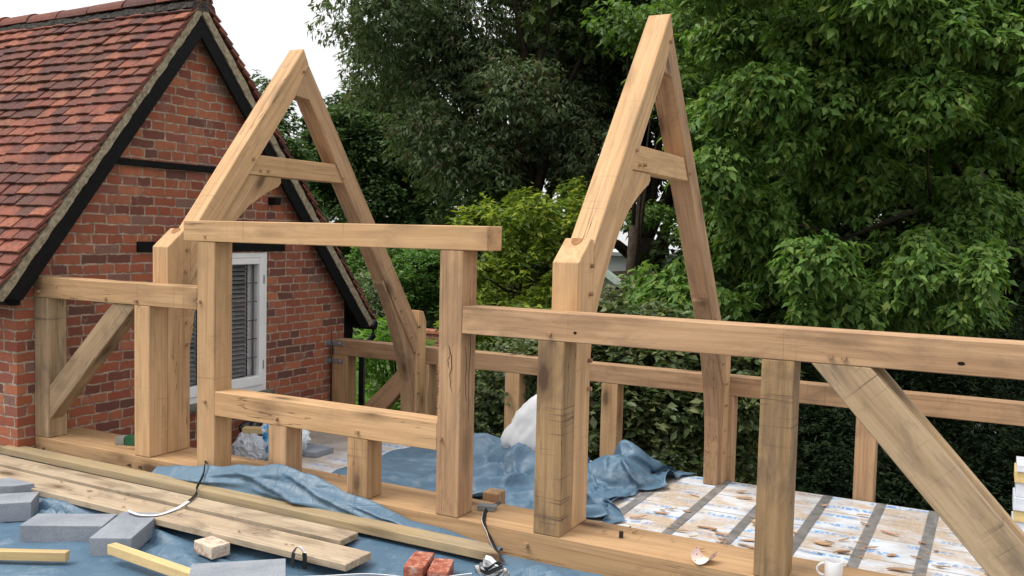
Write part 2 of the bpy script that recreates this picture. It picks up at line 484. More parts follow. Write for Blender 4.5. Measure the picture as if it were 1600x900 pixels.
def empty(name, loc, label, cat, group=None):
    o = bpy.data.objects.new(name, None)
    o.location = loc
    o.empty_display_size = 0.1
    C.objects.link(o)
    WORLD[o.name] = Matrix.Translation(loc)
    return tag(o, label, cat, group)

def frame_for(axis, up=None):
    x = Vector(axis).normalized()
    u = Vector(up) if up is not None else (Vector((0, 0, 1)) if abs(x.z) < 0.9 else Vector((0, 1, 0)))
    z = (u - x * u.dot(x)).normalized()
    y = z.cross(x)
    return Matrix((x, y, z)).transposed()

def mesh_obj(name, verts, faces, mat, parent=None, axis=None, bevel=0.0, seg=1, smooth=False, jitter=0.0, up=None, fmat=None):
    """verts in world space; the object's own frame has X along `axis` so that the grain follows it"""
    vs = [Vector(v) for v in verts]
    c = sum(vs, Vector()) / len(vs)
    R = frame_for(axis, up) if axis is not None else Matrix.Identity(3)
    Ri = R.transposed()
    bm = bmesh.new()
    bv = []
    for v in vs:
        p = Ri @ (v - c)
        if jitter:
            p += Vector([random.uniform(-jitter, jitter) for _ in range(3)])
        bv.append(bm.verts.new(p))
    for i, f in enumerate(faces):
        try:
            nf = bm.faces.new([bv[k] for k in f])
            if fmat: nf.material_index = fmat[i]
        except ValueError:
            pass
    bmesh.ops.recalc_face_normals(bm, faces=bm.faces)
    if bevel:
        bmesh.ops.bevel(bm, geom=list(bm.edges), offset=bevel, segments=seg, affect='EDGES', profile=0.6)
    me = bpy.data.meshes.new(name)
    bm.to_mesh(me)
    bm.free()
    if smooth:
        me.polygons.foreach_set("use_smooth", [True] * len(me.polygons))
    return link(name, me, mat, parent, Matrix.Translation(c) @ R.to_4x4())

def prism(name, poly, ext, mat, parent=None, axis=None, bevel=0.004, jitter=0.0):
    """polygon (world points) pushed along ext"""
    n = len(poly)
    e = Vector(ext)
    vs = [Vector(p) for p in poly] + [Vector(p) + e for p in poly]
    fs = [list(range(n))[::-1], list(range(n, 2 * n))] + [[i, (i + 1) % n, n + (i + 1) % n, n + i] for i in range(n)]
    return mesh_obj(name, vs, fs, mat, parent, axis, bevel, 1, False, jitter)

def box(name, x, y, z, mat, parent=None, axis='x', bevel=0.004, jitter=0.0012):
    poly = [(x[0], y[0], z[0]), (x[1], y[0], z[0]), (x[1], y[1], z[0]), (x[0], y[1], z[0])]
    return prism(name, poly, (0, 0, z[1] - z[0]), mat, parent, {'x': (1, 0, 0), 'y': (0, 1, 0), 'z': (0, 0, 1)}[axis], bevel, jitter)

def yz(name, pts, x0, x1, mat, parent, axis, bevel=0.004):
    return prism(name, [(x0, a, b) for a, b in pts], (x1 - x0, 0, 0), mat, parent, axis, bevel)

def xz(name, pts, y0, y1, mat, parent, axis, bevel=0.004):
    return prism(name, [(a, y0, b) for a, b in pts], (0, y1 - y0, 0), mat, parent, axis, bevel)

def cyl(name, p, d, r, h, mat, parent, n=10, bevel=0.002):
    R = frame_for(d)
    p = Vector(p)
    poly = [p + R @ Vector((0, r * math.cos(2 * math.pi * i / n), r * math.sin(2 * math.pi * i / n))) for i in range(n)]
    return prism(name, poly, Vector(d).normalized() * h, mat, parent, d, 0)

def tube_geo(pts, radii, n=8, V=None, F=None):
    V = [] if V is None else V
    F = [] if F is None else F
    pts = [Vector(p) for p in pts]
    base = len(V)
    for i, p in enumerate(pts):
        d = (pts[min(i + 1, len(pts) - 1)] - pts[max(i - 1, 0)])
        R = frame_for(d if d.length > 1e-6 else (0, 0, 1))
        r = radii[i] if isinstance(radii, (list, tuple)) else radii
        for k in range(n):
            a = 2 * math.pi * k / n
            V.append(p + R @ Vector((0, r * math.cos(a), r * math.sin(a))))
    for i in range(len(pts) - 1):
        for k in range(n):
            a, b = base + i * n + k, base + i * n + (k + 1) % n
            F.append([a, b, b + n, a + n])
    F.append([base + k for k in range(n)][::-1])
    F.append([base + (len(pts) - 1) * n + k for k in range(n)])
    return V, F

def raw(name, V, F, mat, parent=None, smooth=True, fmat=None, origin=None):
    o3 = Vector(origin) if origin is not None else Vector((0, 0, 0))
    me = bpy.data.meshes.new(name)
    me.from_pydata([tuple(Vector(v) - o3) for v in V], [], F)
    if fmat: me.polygons.foreach_set("material_index", fmat)
    me.update()
    if smooth:
        me.polygons.foreach_set("use_smooth", [True] * len(me.polygons))
    return link(name, me, mat, parent, Matrix.Translation(o3))

def fbm(x, y, s, seed=0.0, oct=4):
    return noise.fractal(Vector((x * s + seed, y * s - seed * 0.7, seed)), 1.0, 2.0, oct)

def ridge(x, y, s, seed):
    return 1.0 - abs(noise.noise(Vector((x * s + seed, y * s + seed * 1.7, seed)))) * 2.2

# ================================================================== SETTING
GZ = -3.0
V = [(-200, -120, GZ), (200, -120, GZ), (200, 320, GZ), (-200, 320, GZ)]
tag(raw("ground", V, [[0, 1, 2, 3]], EARTH, smooth=False), kind="structure")
V = [(-24, 11, GZ + 0.01), (-8, 8.5, GZ + 0.01), (-6, 20, GZ + 0.01), (-24, 24, GZ + 0.01)]
tag(raw("lawn", V, [[0, 1, 2, 3]], GRASS, smooth=False), kind="structure")

# flat roof of the extension, faced with foil boards
DZ = -0.46
tag(box("flat_roof", (-6.04, 3.4), (0.2, 3.26), (-0.62, DZ), FOIL, None, 'x', 0), kind="structure")
tag(box("extension_walls", (-6.0, 3.4), (0.22, 3.24), (GZ, -0.625), BRICK, None, 'x', 0), kind="structure")
tag(box("rear_wall_head", (-6.0, 3.4), (3.27, 3.46), (GZ, -0.56), BRICK, None, 'x', 0), kind="structure")
tag(box("scaffold_platform", (-9.0, 3.4), (-5.6, 0.06), (-0.30, -0.235), BOARD, None, 'x', 0), kind="structure")
tag(box("front_wall_head", (-6.0, 3.4), (0.07, 0.32), (-0.62, -0.155), BRICK, None, 'x', 0), kind="structure")

def tape(x0, y0, x1, y1, w, label):
    d = Vector((x1 - x0, y1 - y0, 0)).normalized()
    s = Vector((-d.y, d.x, 0)) * w / 2
    n = 14
    Vv, Ff = [], []
    for i in range(n + 1):
        f = i / n
        p = Vector((x0 + (x1 - x0) * f, y0 + (y1 - y0) * f, DZ + 0.004 + 0.0015 * math.sin(i * 2.1)))
        Vv += [p - s * (1 + random.uniform(-.03, .03)), p + s * (1 + random.uniform(-.03, .03))]
        if i: Ff.append([2 * i - 2, 2 * i - 1, 2 * i + 1, 2 * i])
    return raw("foil_tape", Vv, Ff, TAPE, ROOF_T, smooth=True)
ROOF_T = empty("tape_runs", (-1, 2, DZ), "grey foil tape strips stuck in lines across the white insulation boards", "tape")
for x, w in ((-2.30, .07), (-1.875, .068), (-1.48, .066), (-1.09, .07), (-0.70, .068), (-0.325, .07), (0.1, .07)):
    tape(x, 0.9, x + random.uniform(-.015, .015), 3.255, w, "")

# ================================================================== COTTAGE
GX = -6.051
H = empty("brick_cottage", (GX, 1.6, GZ), "old red brick cottage with clay tiled roof and black timber gable beside the oak frame", "house")
def gable(x0, x1):
    ap = (1.44, 3.24)
    # front slope 52.8 deg from ridge, rear 49.8 deg
    fz = lambda y: 3.24 - (1.44 - y) * 1.318
    rz = lambda y: 3.24 - (y - 1.44) * 1.183
    wy0, wy1, wz0, wz1 = 1.10, 2.35, 0.0, 1.30
    P = []
    P.append([(-.127, GZ), (wy0, GZ), (wy0, fz(wy0)), (-.127, fz(-.127))])
    P.append([(wy0, GZ), (wy1, GZ), (wy1, wz0), (wy0, wz0)])
    P.append([(wy0, wz1), (wy1, wz1), (wy1, rz(wy1)), ap, (wy0, fz(wy0))])
    P.append([(wy1, GZ), (3.51, GZ), (3.51, rz(3.51)), (wy1, rz(wy1))])
    Vv, Ff = [], []
    for poly in P:
        b = len(Vv); n = len(poly)
        Vv += [(x1, a, c) for a, c in poly] + [(x0, a, c) for a, c in poly]
        Ff += [[b + i for i in range(n)], [b + n + i for i in range(n)][::-1]]
        for i in range(n):
            a, c = poly[i], poly[(i + 1) % n]
            Ff.append([b + i, b + n + i, b + n + (i + 1) % n, b + (i + 1) % n])
    return raw("gable_wall", Vv, Ff, BRICK, H, smooth=False)
gable(GX - 0.225, GX)
box("front_wall", (-14.0, GX - 0.2255), (-.127, .10), (GZ, 1.2), BRICK, H, 'x', 0)
box("quoin", (GX - 0.2255, GX - 0.003), (-.1268, .10), (GZ, 1.2), BRICK, H, 'x', 0) if False else None
box("rear_wall", (-14.0, GX - 0.2255), (3.28, 3.51), (GZ, 0.75), BRICK, H, 'x', 0)
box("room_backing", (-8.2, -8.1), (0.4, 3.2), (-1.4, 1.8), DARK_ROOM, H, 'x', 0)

# black timbers on the gable
yz("tie_timber", [(0.52, 1.992), (2.50, 1.992), (2.45, 2.046), (0.56, 2.046)], GX + 0.002, GX + 0.03, BLACK_PAINT, H, (0, 1, 0))
box("lintel", (GX - 0.12, GX + 0.022), (0.885, 2.58), (1.312, 1.398), BLACK_PAINT, H, 'y', 0.004)
box("purlin_end", (GX + 0.001, GX + 0.10), (2.36, 2.43), (1.745, 1.815), BLACK_PAINT, H, 'x')
yz("corner_post", [(3.51, GZ), (3.67, GZ), (3.67, 0.55), (3.51, 0.73)], GX - 0.18, GX - 0.004, BLACK_PAINT, H, (0, 0, 1))

VX = -5.93
def rake(side):
    # bargeboard, mortar bed and gable soffit along one slope
    if side == 0:
        ridge_pt, tip, k = (1.44, 3.30), (-0.31, 0.995), 1
    else:
        ridge_pt, tip, k = (1.44, 3.30), (3.80, 0.505), 1
    d = Vector((tip[0] - ridge_pt[0], tip[1] - ridge_pt[1])).normalized()
    n = Vector((-d.y, d.x)) if side == 0 else Vector((d.y, -d.x))
    if n.y < 0: n = -n
    L = (Vector(tip) - Vector(ridge_pt)).length
    P = lambda s, h: (ridge_pt[0] + d.x * s + n.x * h, ridge_pt[1] + d.y * s + n.y * h)
    # plumb cut at the apex: the boards meet on the line y = 1.44
    def meet(h):
        s = -(n.x * h) / d.x
        return (1.44, ridge_pt[1] + d.y * s + n.y * h)
    wdt = 0.125
    yz("bargeboard", [meet(-.012), P(L - .02, -.012), P(L - 0.09, -wdt), meet(-wdt)], VX - 0.035, VX - 0.003, BLACK_PAINT, H, (0, d.x, d.y), 0.003)
    yz("verge_soffit", [meet(-0.02), P(L - .05, -0.02), P(L - .05, -0.04), meet(-0.04)], GX + 0.001, VX - 0.036, BLACK_PAINT, H, (0, d.x, d.y), 0)
    # uneven bed of mortar under the verge tiles
    N = 60
    Vv, Ff = [], []
    for i in range(N + 1):
        s = L * i / N
        for (xx, hh) in ((VX - 0.06, -0.010), (VX + 0.006, -0.010), (VX + 0.016, 0.050), (VX - 0.06, 0.06)):
            j = random.uniform(-.004, .004)
            if i == 0:
                q = meet(hh)
            else:
                q = P(s, hh)
            Vv.append((xx + j, q[0] + j, q[1] + random.uniform(-.003, .003)))
        if i:
            a = (i - 1) * 4
            for kx in range(4):
                Ff.append([a + kx, a + (kx + 1) % 4, a + 4 + (kx + 1) % 4, a + 4 + kx])
    Ff.append([0, 1, 2, 3]); Ff.append([4 * N + q for q in (3, 2, 1, 0)])
    raw("verge_mortar", Vv, Ff, MORTAR, H, smooth=False)
rake(0); rake(1)

def roof_slope(side):
    """every tile a small slab of its own inside one mesh"""
    ry, rz = 1.44, 3.395
    ty, tz = ((-0.345, 1.045) if side == 0 else (3.86, 0.545))
    L = math.hypot(ty - ry, tz - rz)
    d = Vector((0, (ty - ry) / L, (tz - rz) / L))
    n = Vector((0, -d.z, d.y)) if side else Vector((0, d.z, -d.y))
    if n.z < 0: n = -n
    gauge, tw = 0.103, 0.166
    rows = int(L / gauge)
    cols = 46 if side == 0 else 10
    Vv, Ff = [], []
    for r in range(rows + 1):
        s0 = L - r * gauge                       # lower edge of this course
        for c in range(cols):
            x1 = VX + 0.022 - c * tw - (tw / 2 if r % 2 else 0)
            if c == 0 and r % 2: x1 = VX + 0.022
            x0 = VX + 0.022 - (c + 1) * tw - (tw / 2 if r % 2 else 0)
            g = 0.0015
            sag = 0.034 * noise.noise(Vector((x0 * 0.7, s0 * 0.6, side * 7))) + 0.012 * noise.noise(Vector((x0 * 2.1, s0 * 1.9, 3)))
            dr = random.uniform(-.011, .011) + (0.03 if random.random() < .008 else 0)
            tk = 0.018
            lift = random.uniform(0, .010)
            low = s0 + dr
            up = max(0.0, s0 - 0.185)
            tilt = random.uniform(-.004, .004)
            # three stations across give the tile its slight camber
            st = [(x0 + g, -tilt), ((x0 + x1) / 2, 0.005), (x1 - g, tilt)]
            b = len(Vv)
            for (xx, hh) in st:
                o = Vector((xx, ry, rz)) + n * (sag + hh)
                rot = random.uniform(-.002, .002)
                Vv += [o + d * (low + rot) + n * (0.036 + lift + tk), o + d * (low + rot) + n * (0.036 + lift), o + d * up + n * tk, o + d * up]
            for q in (0, 1):
                a = b + q * 4
                Ff += [[a, a + 4, a + 6, a + 2], [a + 1, a + 3, a + 7, a + 5], [a, a + 1, a + 5, a + 4]]
            Ff += [[b, b + 2, b + 3, b + 1], [b + 8, b + 9, b + 11, b + 10]]
    o = raw("tiled_roof", Vv, Ff, TILE, H, smooth=False)
    # boarding under the tiles
    x0 = VX - 0.05
    P = [(ry, rz - 0.012), (ty, tz - 0.012), (ty, tz - 0.05), (ry, rz - 0.06)]
    yz("roof_boarding", P, -14.0, x0, BLACK_PAINT, H, (1, 0, 0), 0)
    return o
R0 = roof_slope(0); R1 = roof_slope(1)
# half round ridge tiles in a lumpy mortar bed
Vv, Ff = [], []
x = VX + 0.005
while x > -13.5:
    ln = random.uniform(0.40, 0.46)
    zz = 3.425 + 0.02 * noise.noise(Vector((x * 0.6, 1, 4)))
    yy = 1.44 + random.uniform(-.006, .006)
    r0, r1 = 0.125, 0.118
    b = len(Vv)
    K = 10
    for xx, rr in ((x, r0), (x - ln + 0.008, r1)):
        for rad in (rr, rr - 0.018):
            for k in range(K + 1):
                a = math.radians(12) + (math.pi - math.radians(24)) * k / K
                Vv.append((xx, yy + rad * math.cos(a), zz - 0.06 + rad * math.sin(a)))
    m = K + 1
    for k in range(K):
        Ff += [[b + k, b + k + 1, b + 2 * m + k + 1, b + 2 * m + k], [b + m + k, b + 3 * m + k, b + 3 * m + k + 1, b + m + k + 1],
               [b + k, b + m + k, b + m + k + 1, b + k + 1]]
    for k in (0, K):
        Ff.append([b + k, b + 2 * m + k, b + 3 * m + k, b + m + k])
    x -= ln
raw("ridge_tiles", Vv, Ff, TILE, H, smooth=False)
Vv, Ff = [], []
N = 120
for i in range(N + 1):
    xx = VX + 0.02 - i * 7.5 / N
    for k in range(7):
        a = math.pi * k / 6
        rr = 0.125 + random.uniform(-.012, .012)
        Vv.append((xx, 1.44 + rr * math.cos(a) * 1.05, 3.315 + rr * math.sin(a) * .75))
    if i:
        for k in range(6):
            Ff.append([(i - 1) * 7 + k, (i - 1) * 7 + k + 1, i * 7 + k + 1, i * 7 + k])
Ff.append(list(range(7)))
raw("ridge_mortar", Vv, Ff, plain("dark_ridge_mortar", (0.06, 0.055, 0.05), 0.95, 0.1, var=0.6, scale=40, bump=0.8), H, smooth=False)
# rainwater goods at the rear eave and a scrap at the front eave
Vv, Ff = tube_geo([(VX - .03, 3.93, 0.50), (-9, 3.93, 0.52)], 0.055, 10)
raw("gutter", Vv, Ff, BLACK_PLASTIC, H)
Vv, Ff = tube_geo([(-5.98, 3.93, 0.47), (-5.98, 3.93, 0.38), (-6.0, 3.80, 0.27), (-6.0, 3.76, 0.17), (-6.0, 3.76, GZ)], 0.034, 10)
raw("downpipe", Vv, Ff, BLACK_PLASTIC, H)
Vv, Ff = tube_geo([(VX - .02, -0.36, 1.02), (-9, -0.36, 1.02)], 0.05, 10)
raw("front_gutter", Vv, Ff, BLACK_PLASTIC, H)
yz("eaves_block", [(-.30, 1.0), (-.128, 1.22), (-.128, 0.95), (-.2, 0.95)], GX - 0.3, GX + 0.05, BLACK_PAINT, H, (1, 0, 0))

# window in the gable
WY0, WY1, WZ0, WZ1 = 1.10, 2.35, 0.0, 1.30
fx0, fx1 = GX - 0.085, GX + 0.006
fr = box("window_frame", (fx0, fx1), (WY1 - 0.05, WY1), (WZ0, WZ1), WHITE_PAINT, H, 'z')
for (ya, yb, za, zb, ax) in ((WY0, WY0 + .05, WZ0, WZ1, 'z'), (WY0 + .05, WY1 - .05, WZ1 - .05, WZ1, 'y'), (WY0 + .05, WY1 - .05, WZ0, WZ0 + .06, 'y'),
                             (1.70, 1.75, WZ0 + .06, WZ1 - .05, 'z')):
    box("frame_bar", (fx0, fx1 - 0.001), (ya, yb), (za, zb), WHITE_PAINT, fr, ax)
box("window_sill", (GX - 0.02, GX + 0.07), (WY0 - .05, WY1 + .05), (WZ0 - 0.055, WZ0 - 0.002), plain("stone_sill", (0.16, 0.14, 0.12), 0.9, 0.1, var=0.5), H, 'y')
def casement(ya, yb):
    sx0, sx1 = GX - 0.06, GX + 0.018
    s = box("casement", (sx0, sx1), (yb - .055, yb), (WZ0 + .062, WZ1 - .052), WHITE_PAINT, H, 'z')
    for (a, b, c, d2, ax) in ((ya, ya + .055, WZ0 + .062, WZ1 - .052, 'z'), (ya + .055, yb - .055, WZ1 - .107, WZ1 - .052, 'y'), (ya + .055, yb - .055, WZ0 + .062, WZ0 + .15, 'y')):
        box("sash_rail", (sx0, sx1 - .001), (a, b), (c, d2), WHITE_PAINT, s, ax)
    q0, q1, r0, r1 = ya + .054, yb - .054, WZ0 + .149, WZ1 - .106
    raw("pane", [(GX - .02, q0, r0), (GX - .02, q1, r0), (GX - .02, q1, r1), (GX - .02, q0, r1)], [[0, 1, 2, 3]], GLASS, s, smooth=False)
    Vv, Ff = [], []
    zA, zB = WZ0 + .15, WZ1 - .108
    for k in range(1, 6):
        zz = zA + (zB - zA) * k / 6
        tube_geo([(GX - 0.014, ya + .056, zz), (GX - 0.014, yb - .056, zz)], 0.0045, 5, Vv, Ff)
    raw("leading", Vv, Ff, LEAD_CAME, s)
    for zz in (WZ0 + .25, WZ1 - .25):
        box("hinge", (GX + 0.018, GX + 0.024), (yb - .012, yb + .004), (zz - .04, zz + .04), GALV, s, 'z', 0.001)
    # venetian blind behind the glass
    Vv, Ff = [], []
    for k in range(26):
        zz = zA + 0.02 + k * 0.0405
        if zz > zB: break
        b = len(Vv)
        Vv += [(GX - 0.095, ya + .06, zz + .016), (GX - 0.055, ya + .06, zz - .010), (GX - 0.055, yb - 0.125, zz - .010), (GX - 0.095, yb - 0.125, zz + .016)]
        Vv += [(p[0], p[1], p[2] + 0.003) for p in Vv[b:b + 4]]
        Ff += [[b, b + 1, b + 2, b + 3], [b + 7, b + 6, b + 5, b + 4]] + [[b + i, b + (i + 1) % 4, b + 4 + (i + 1) % 4, b + 4 + i] for i in range(4)]
    raw("blind", Vv, Ff, BLIND, s, smooth=False)
    box("pale_panel", (GX - .10, GX - .095), (yb - .122, yb - .02), (zA - .05, zB + .05), WHITE_STRAP, s, "z", 0, 0)  # pale upright panel behind the glass at one side of the casement
    Vv, Ff = [], []
    for yy in (ya + .12, yb - 0.15):
        tube_geo([(GX - 0.05, yy, zA), (GX - 0.05, yy, zB)], 0.006, 5, Vv, Ff)
    raw("blind_cord", Vv, Ff, BLACK_PLASTIC, s)
casement(1.1515, 1.6985); casement(1.7515, 2.2985)

# ================================================================== OAK FRAMES
def peg(mem, x, y, z, d=(0, -1, 0), r=0.0115, h=0.016):
    p = Vector((x, y, z)) - Vector(d).normalized() * 0.01
    cyl("peg", p + Vector((0, 0, random.uniform(-.004, .004))), Vector(d) + Vector((random.uniform(-.1, .1), 0, random.uniform(-.1, .1))), r, h + 0.01 + random.uniform(0, .008), OAK_DEEP, mem, 8)

F = empty("front_wall_frame", (-2.5, 0.07, -0.15), "nearest oak wall frame with door opening, low rails and a long diagonal brace", "timber frame")
sill = box("sill_plate", (-6.045, 1.05), (0.0, 0.36), (-0.152, 0.0), OAK, F, 'x', 0.005)
for x in (-5.95, -5.05, -4.95, -2.07, -1.25): peg(sill, x, 0, -0.07)
post_e = box("post", (-6.046, -5.895), (0.002, 0.15), (0.001, 1.001), OAK_GREY, F, 'z')
rail_l = box("rail", (-6.046, -4.432), (0.0, 0.15), (1.002, 1.146), OAK, F, 'x')
peg(rail_l, -5.98, 0, 1.04); peg(rail_l, -5.80, 0, 1.09, h=.004)
peg(rail_l, -4.98, 0, 1.03); peg(rail_l, -5.28, 0, 1.03)
st_l = box("stud", (-5.008, -4.862), (0.0, 0.149), (0.001, 1.001), OAK, F, 'z')
br_l = xz("brace", [(-5.93, 0.345), (-5.945, 0.30), (-5.935, 0.125), (-5.90, 0.13), (-5.005, 1.0), (-5.235, 1.0)], 0.012, 0.118, OAK_GREY, F, (0.72, 0, 0.7))
jamb_l = box("post", (-4.431, -4.279), (-0.001, 0.15), (0.001, 1.434), OAK, F, 'z')
peg(jamb_l, -4.40, 0, 1.06); peg(jamb_l, -4.355, 0, 0.43)
jamb_r = box("post", (-2.629, -2.486), (-0.002, 0.15), (0.001, 1.434), OAK_DEEP, F, 'z')
jamb_r["label"] = "darker door post with long drying cracks"
peg(jamb_r, -2.60, 0, 0.42)
tie = box("tie_beam", (-4.549, -2.338), (-0.004, 0.15), (1.436, 1.566), OAK, F, 'x')
peg(tie, -4.36, 0, 1.47, h=.003)
crail = box("low_rail", (-4.278, -2.630), (-0.001, 0.15), (0.349, 0.502), OAK, F, 'x')
peg(crail, -3.76, 0, 0.39); peg(crail, -3.16, 0, 0.385)
for a in (-3.832, -3.236):
    box("short_stud", (a, a + 0.142), (0.0, 0.146), (0.001, 0.348), OAK_DEEP if a < -3.5 else OAK, F, 'z')
rail_r = box("rail", (-2.485, 0.90), (0.0, 0.15), (0.996, 1.140), OAK_DEEP, F, 'x')
for x in (-1.97, -0.62, -0.56): peg(rail_r, x, 0, 1.03)
box("stud", (-2.036, -1.887), (0.0, 0.149), (0.001, 0.995), OAK_STAINED, F, 'z')
st_c = box("stud", (-0.913, -0.770), (0.0, 0.149), (0.001, 0.995), OAK_STAINED, F, 'z')
st_c["label"] = "stained stud with dark saw marks"
br_r = xz("brace", [(-0.70, 0.995), (-0.455, 0.995), (0.437, 0.0), (0.20, 0.0)], 0.0, 0.10, OAK_GREY, F, (0.67, 0, -0.74))
br_r["label"] = "grey weathered diagonal brace"
xz("brace_backing", [(-0.52, 0.985), (-0.43, 0.995), (0.462, 0.0), (0.38, 0.0)], 0.102, 0.148, OAK_GREY, F, (0.67, 0, -0.74))
box("post", (0.75, 0.90), (0.0, 0.15), (0.001, 0.995), OAK, F, 'z')

CRACK = plain("dark_crack", (0.02, 0.013, 0.009), 0.95, 0.05, var=0.4)
def crack(mem, plane, at, u0, v0, u1, v1, w):
    """a drying shake: long thin gash, widest in the middle, wandering a little"""
    n = 14
    L_, R_ = [], []
    ph = random.uniform(0, 9)
    for i in range(n + 1):
        f = i / n
        u, v = u0 + (u1 - u0) * f, v0 + (v1 - v0) * f
        k = math.sin(math.pi * f) ** .7 * w * random.uniform(.6, 1.1) / 2 + .0003
        wob = 0.006 * math.sin(f * 9 + ph) + 0.003 * math.sin(f * 23 + ph)
        if abs(v1 - v0) > abs(u1 - u0):
            L_.append((u + wob - k, v)); R_.append((u + wob + k, v))
        else:
            L_.append((u, v + wob - k)); R_.append((u, v + wob + k))
    P2 = L_ + R_[::-1]
    if plane == 'y':
        P3, e = [(u, at, v) for u, v in P2], (0, -.0012, 0)
    else:
        P3, e = [(at, u, v) for u, v in P2], (.0012, 0, 0)
    prism("drying_crack", P3, e, CRACK, mem, None, 0)
crack(jamb_r, 'x', -2.486, .09, .52, .085, 1.30, .0035)
crack(jamb_r, 'x', -2.486, .055, .62, .05, .92, .0028)
crack(jamb_r, 'y', -.002, -2.545, .68, -2.55, .92, .004)
crack(jamb_r, 'y', -.002, -2.562, .80, -2.558, .93, .003)
def knot_hole(mem, x, z, a, c):
    P3 = [(x + a * math.cos(t_) * random.uniform(.8, 1.1), 0, z + c * math.sin(t_) * random.uniform(.8, 1.1)) for t_ in [2 * math.pi * q / 12 for q in range(12)]]
    prism("knot", P3, (0, -.0014, 0), CRACK, mem, None, 0)
knot_hole(rail_r, -.111, 1.043, .016, .009)
knot_hole(rail_r, -1.83, 1.045, .010, .008)

B = empty("rear_wall_frame", (-2.5, 3.35, -0.55), "far oak wall frame at the roof edge, low rail on stout studs before the bushes", "timber frame")
RY0, RY1 = 3.28, 3.43
box("sole_plate", (-6.0, 2.2), (3.275, 3.44), (-0.559, -0.515), OAK_DEEP, B, 'x')
rr = box("rail", (-6.0, 0.262), (RY0, RY1), (0.242, 0.400), OAK_DEEP, B, 'x')
rp = box("post", (-6.02, -5.82), (RY0 + .001, RY1), (-0.514, 0.241), OAK, B, 'z')
for a in (-3.985, -3.02, -2.005, -0.905):
    box("stud", (a, a + 0.152), (RY0 + .001, RY1 - .002), (-0.514, 0.241), OAK_DEEP if a > -3 else OAK, B, 'z')
box("stud", (-4.98, -4.83), (RY0 + .001, RY1 - .002), (-0.514, 0.241), OAK, B, 'z')
box("post", (0.263, 0.41), (RY0 - .01, RY1), (-0.514, 0.47), OAK, B, 'z')
xz("brace", [(-5.82, -0.45), (-5.60, -0.514), (-4.985, 0.10), (-4.985, 0.241), (-5.10, 0.241)], RY0 + .01, RY0 + .11, OAK_DEEP, B, (0.7, 0, 0.7))
for zz in (0.36, 0.18):
    bk = box("wall_bracket", (-6.049, -5.86), (RY0 - .008, RY0 - .001), (zz - .022, zz + .022), GALV, B, 'x', 0.002)
    box("bracket_plate", (-6.050, -6.043), (RY0 - .075, RY0 - .009), (zz - .022, zz + .022), GALV, bk, 'y', 0.002)
    cyl("bolt", (-5.92, RY0 - .009, zz), (0, -1, 0), 0.014, 0.014, GALV, bk, 6)
Vv, Ff = tube_geo([(-6.01, RY0 - .02, 0.49), (-6.01, RY0 - .02, -0.3)], 0.007, 6)
raw("threaded_rod", Vv, Ff, BLACK_PLASTIC, B)

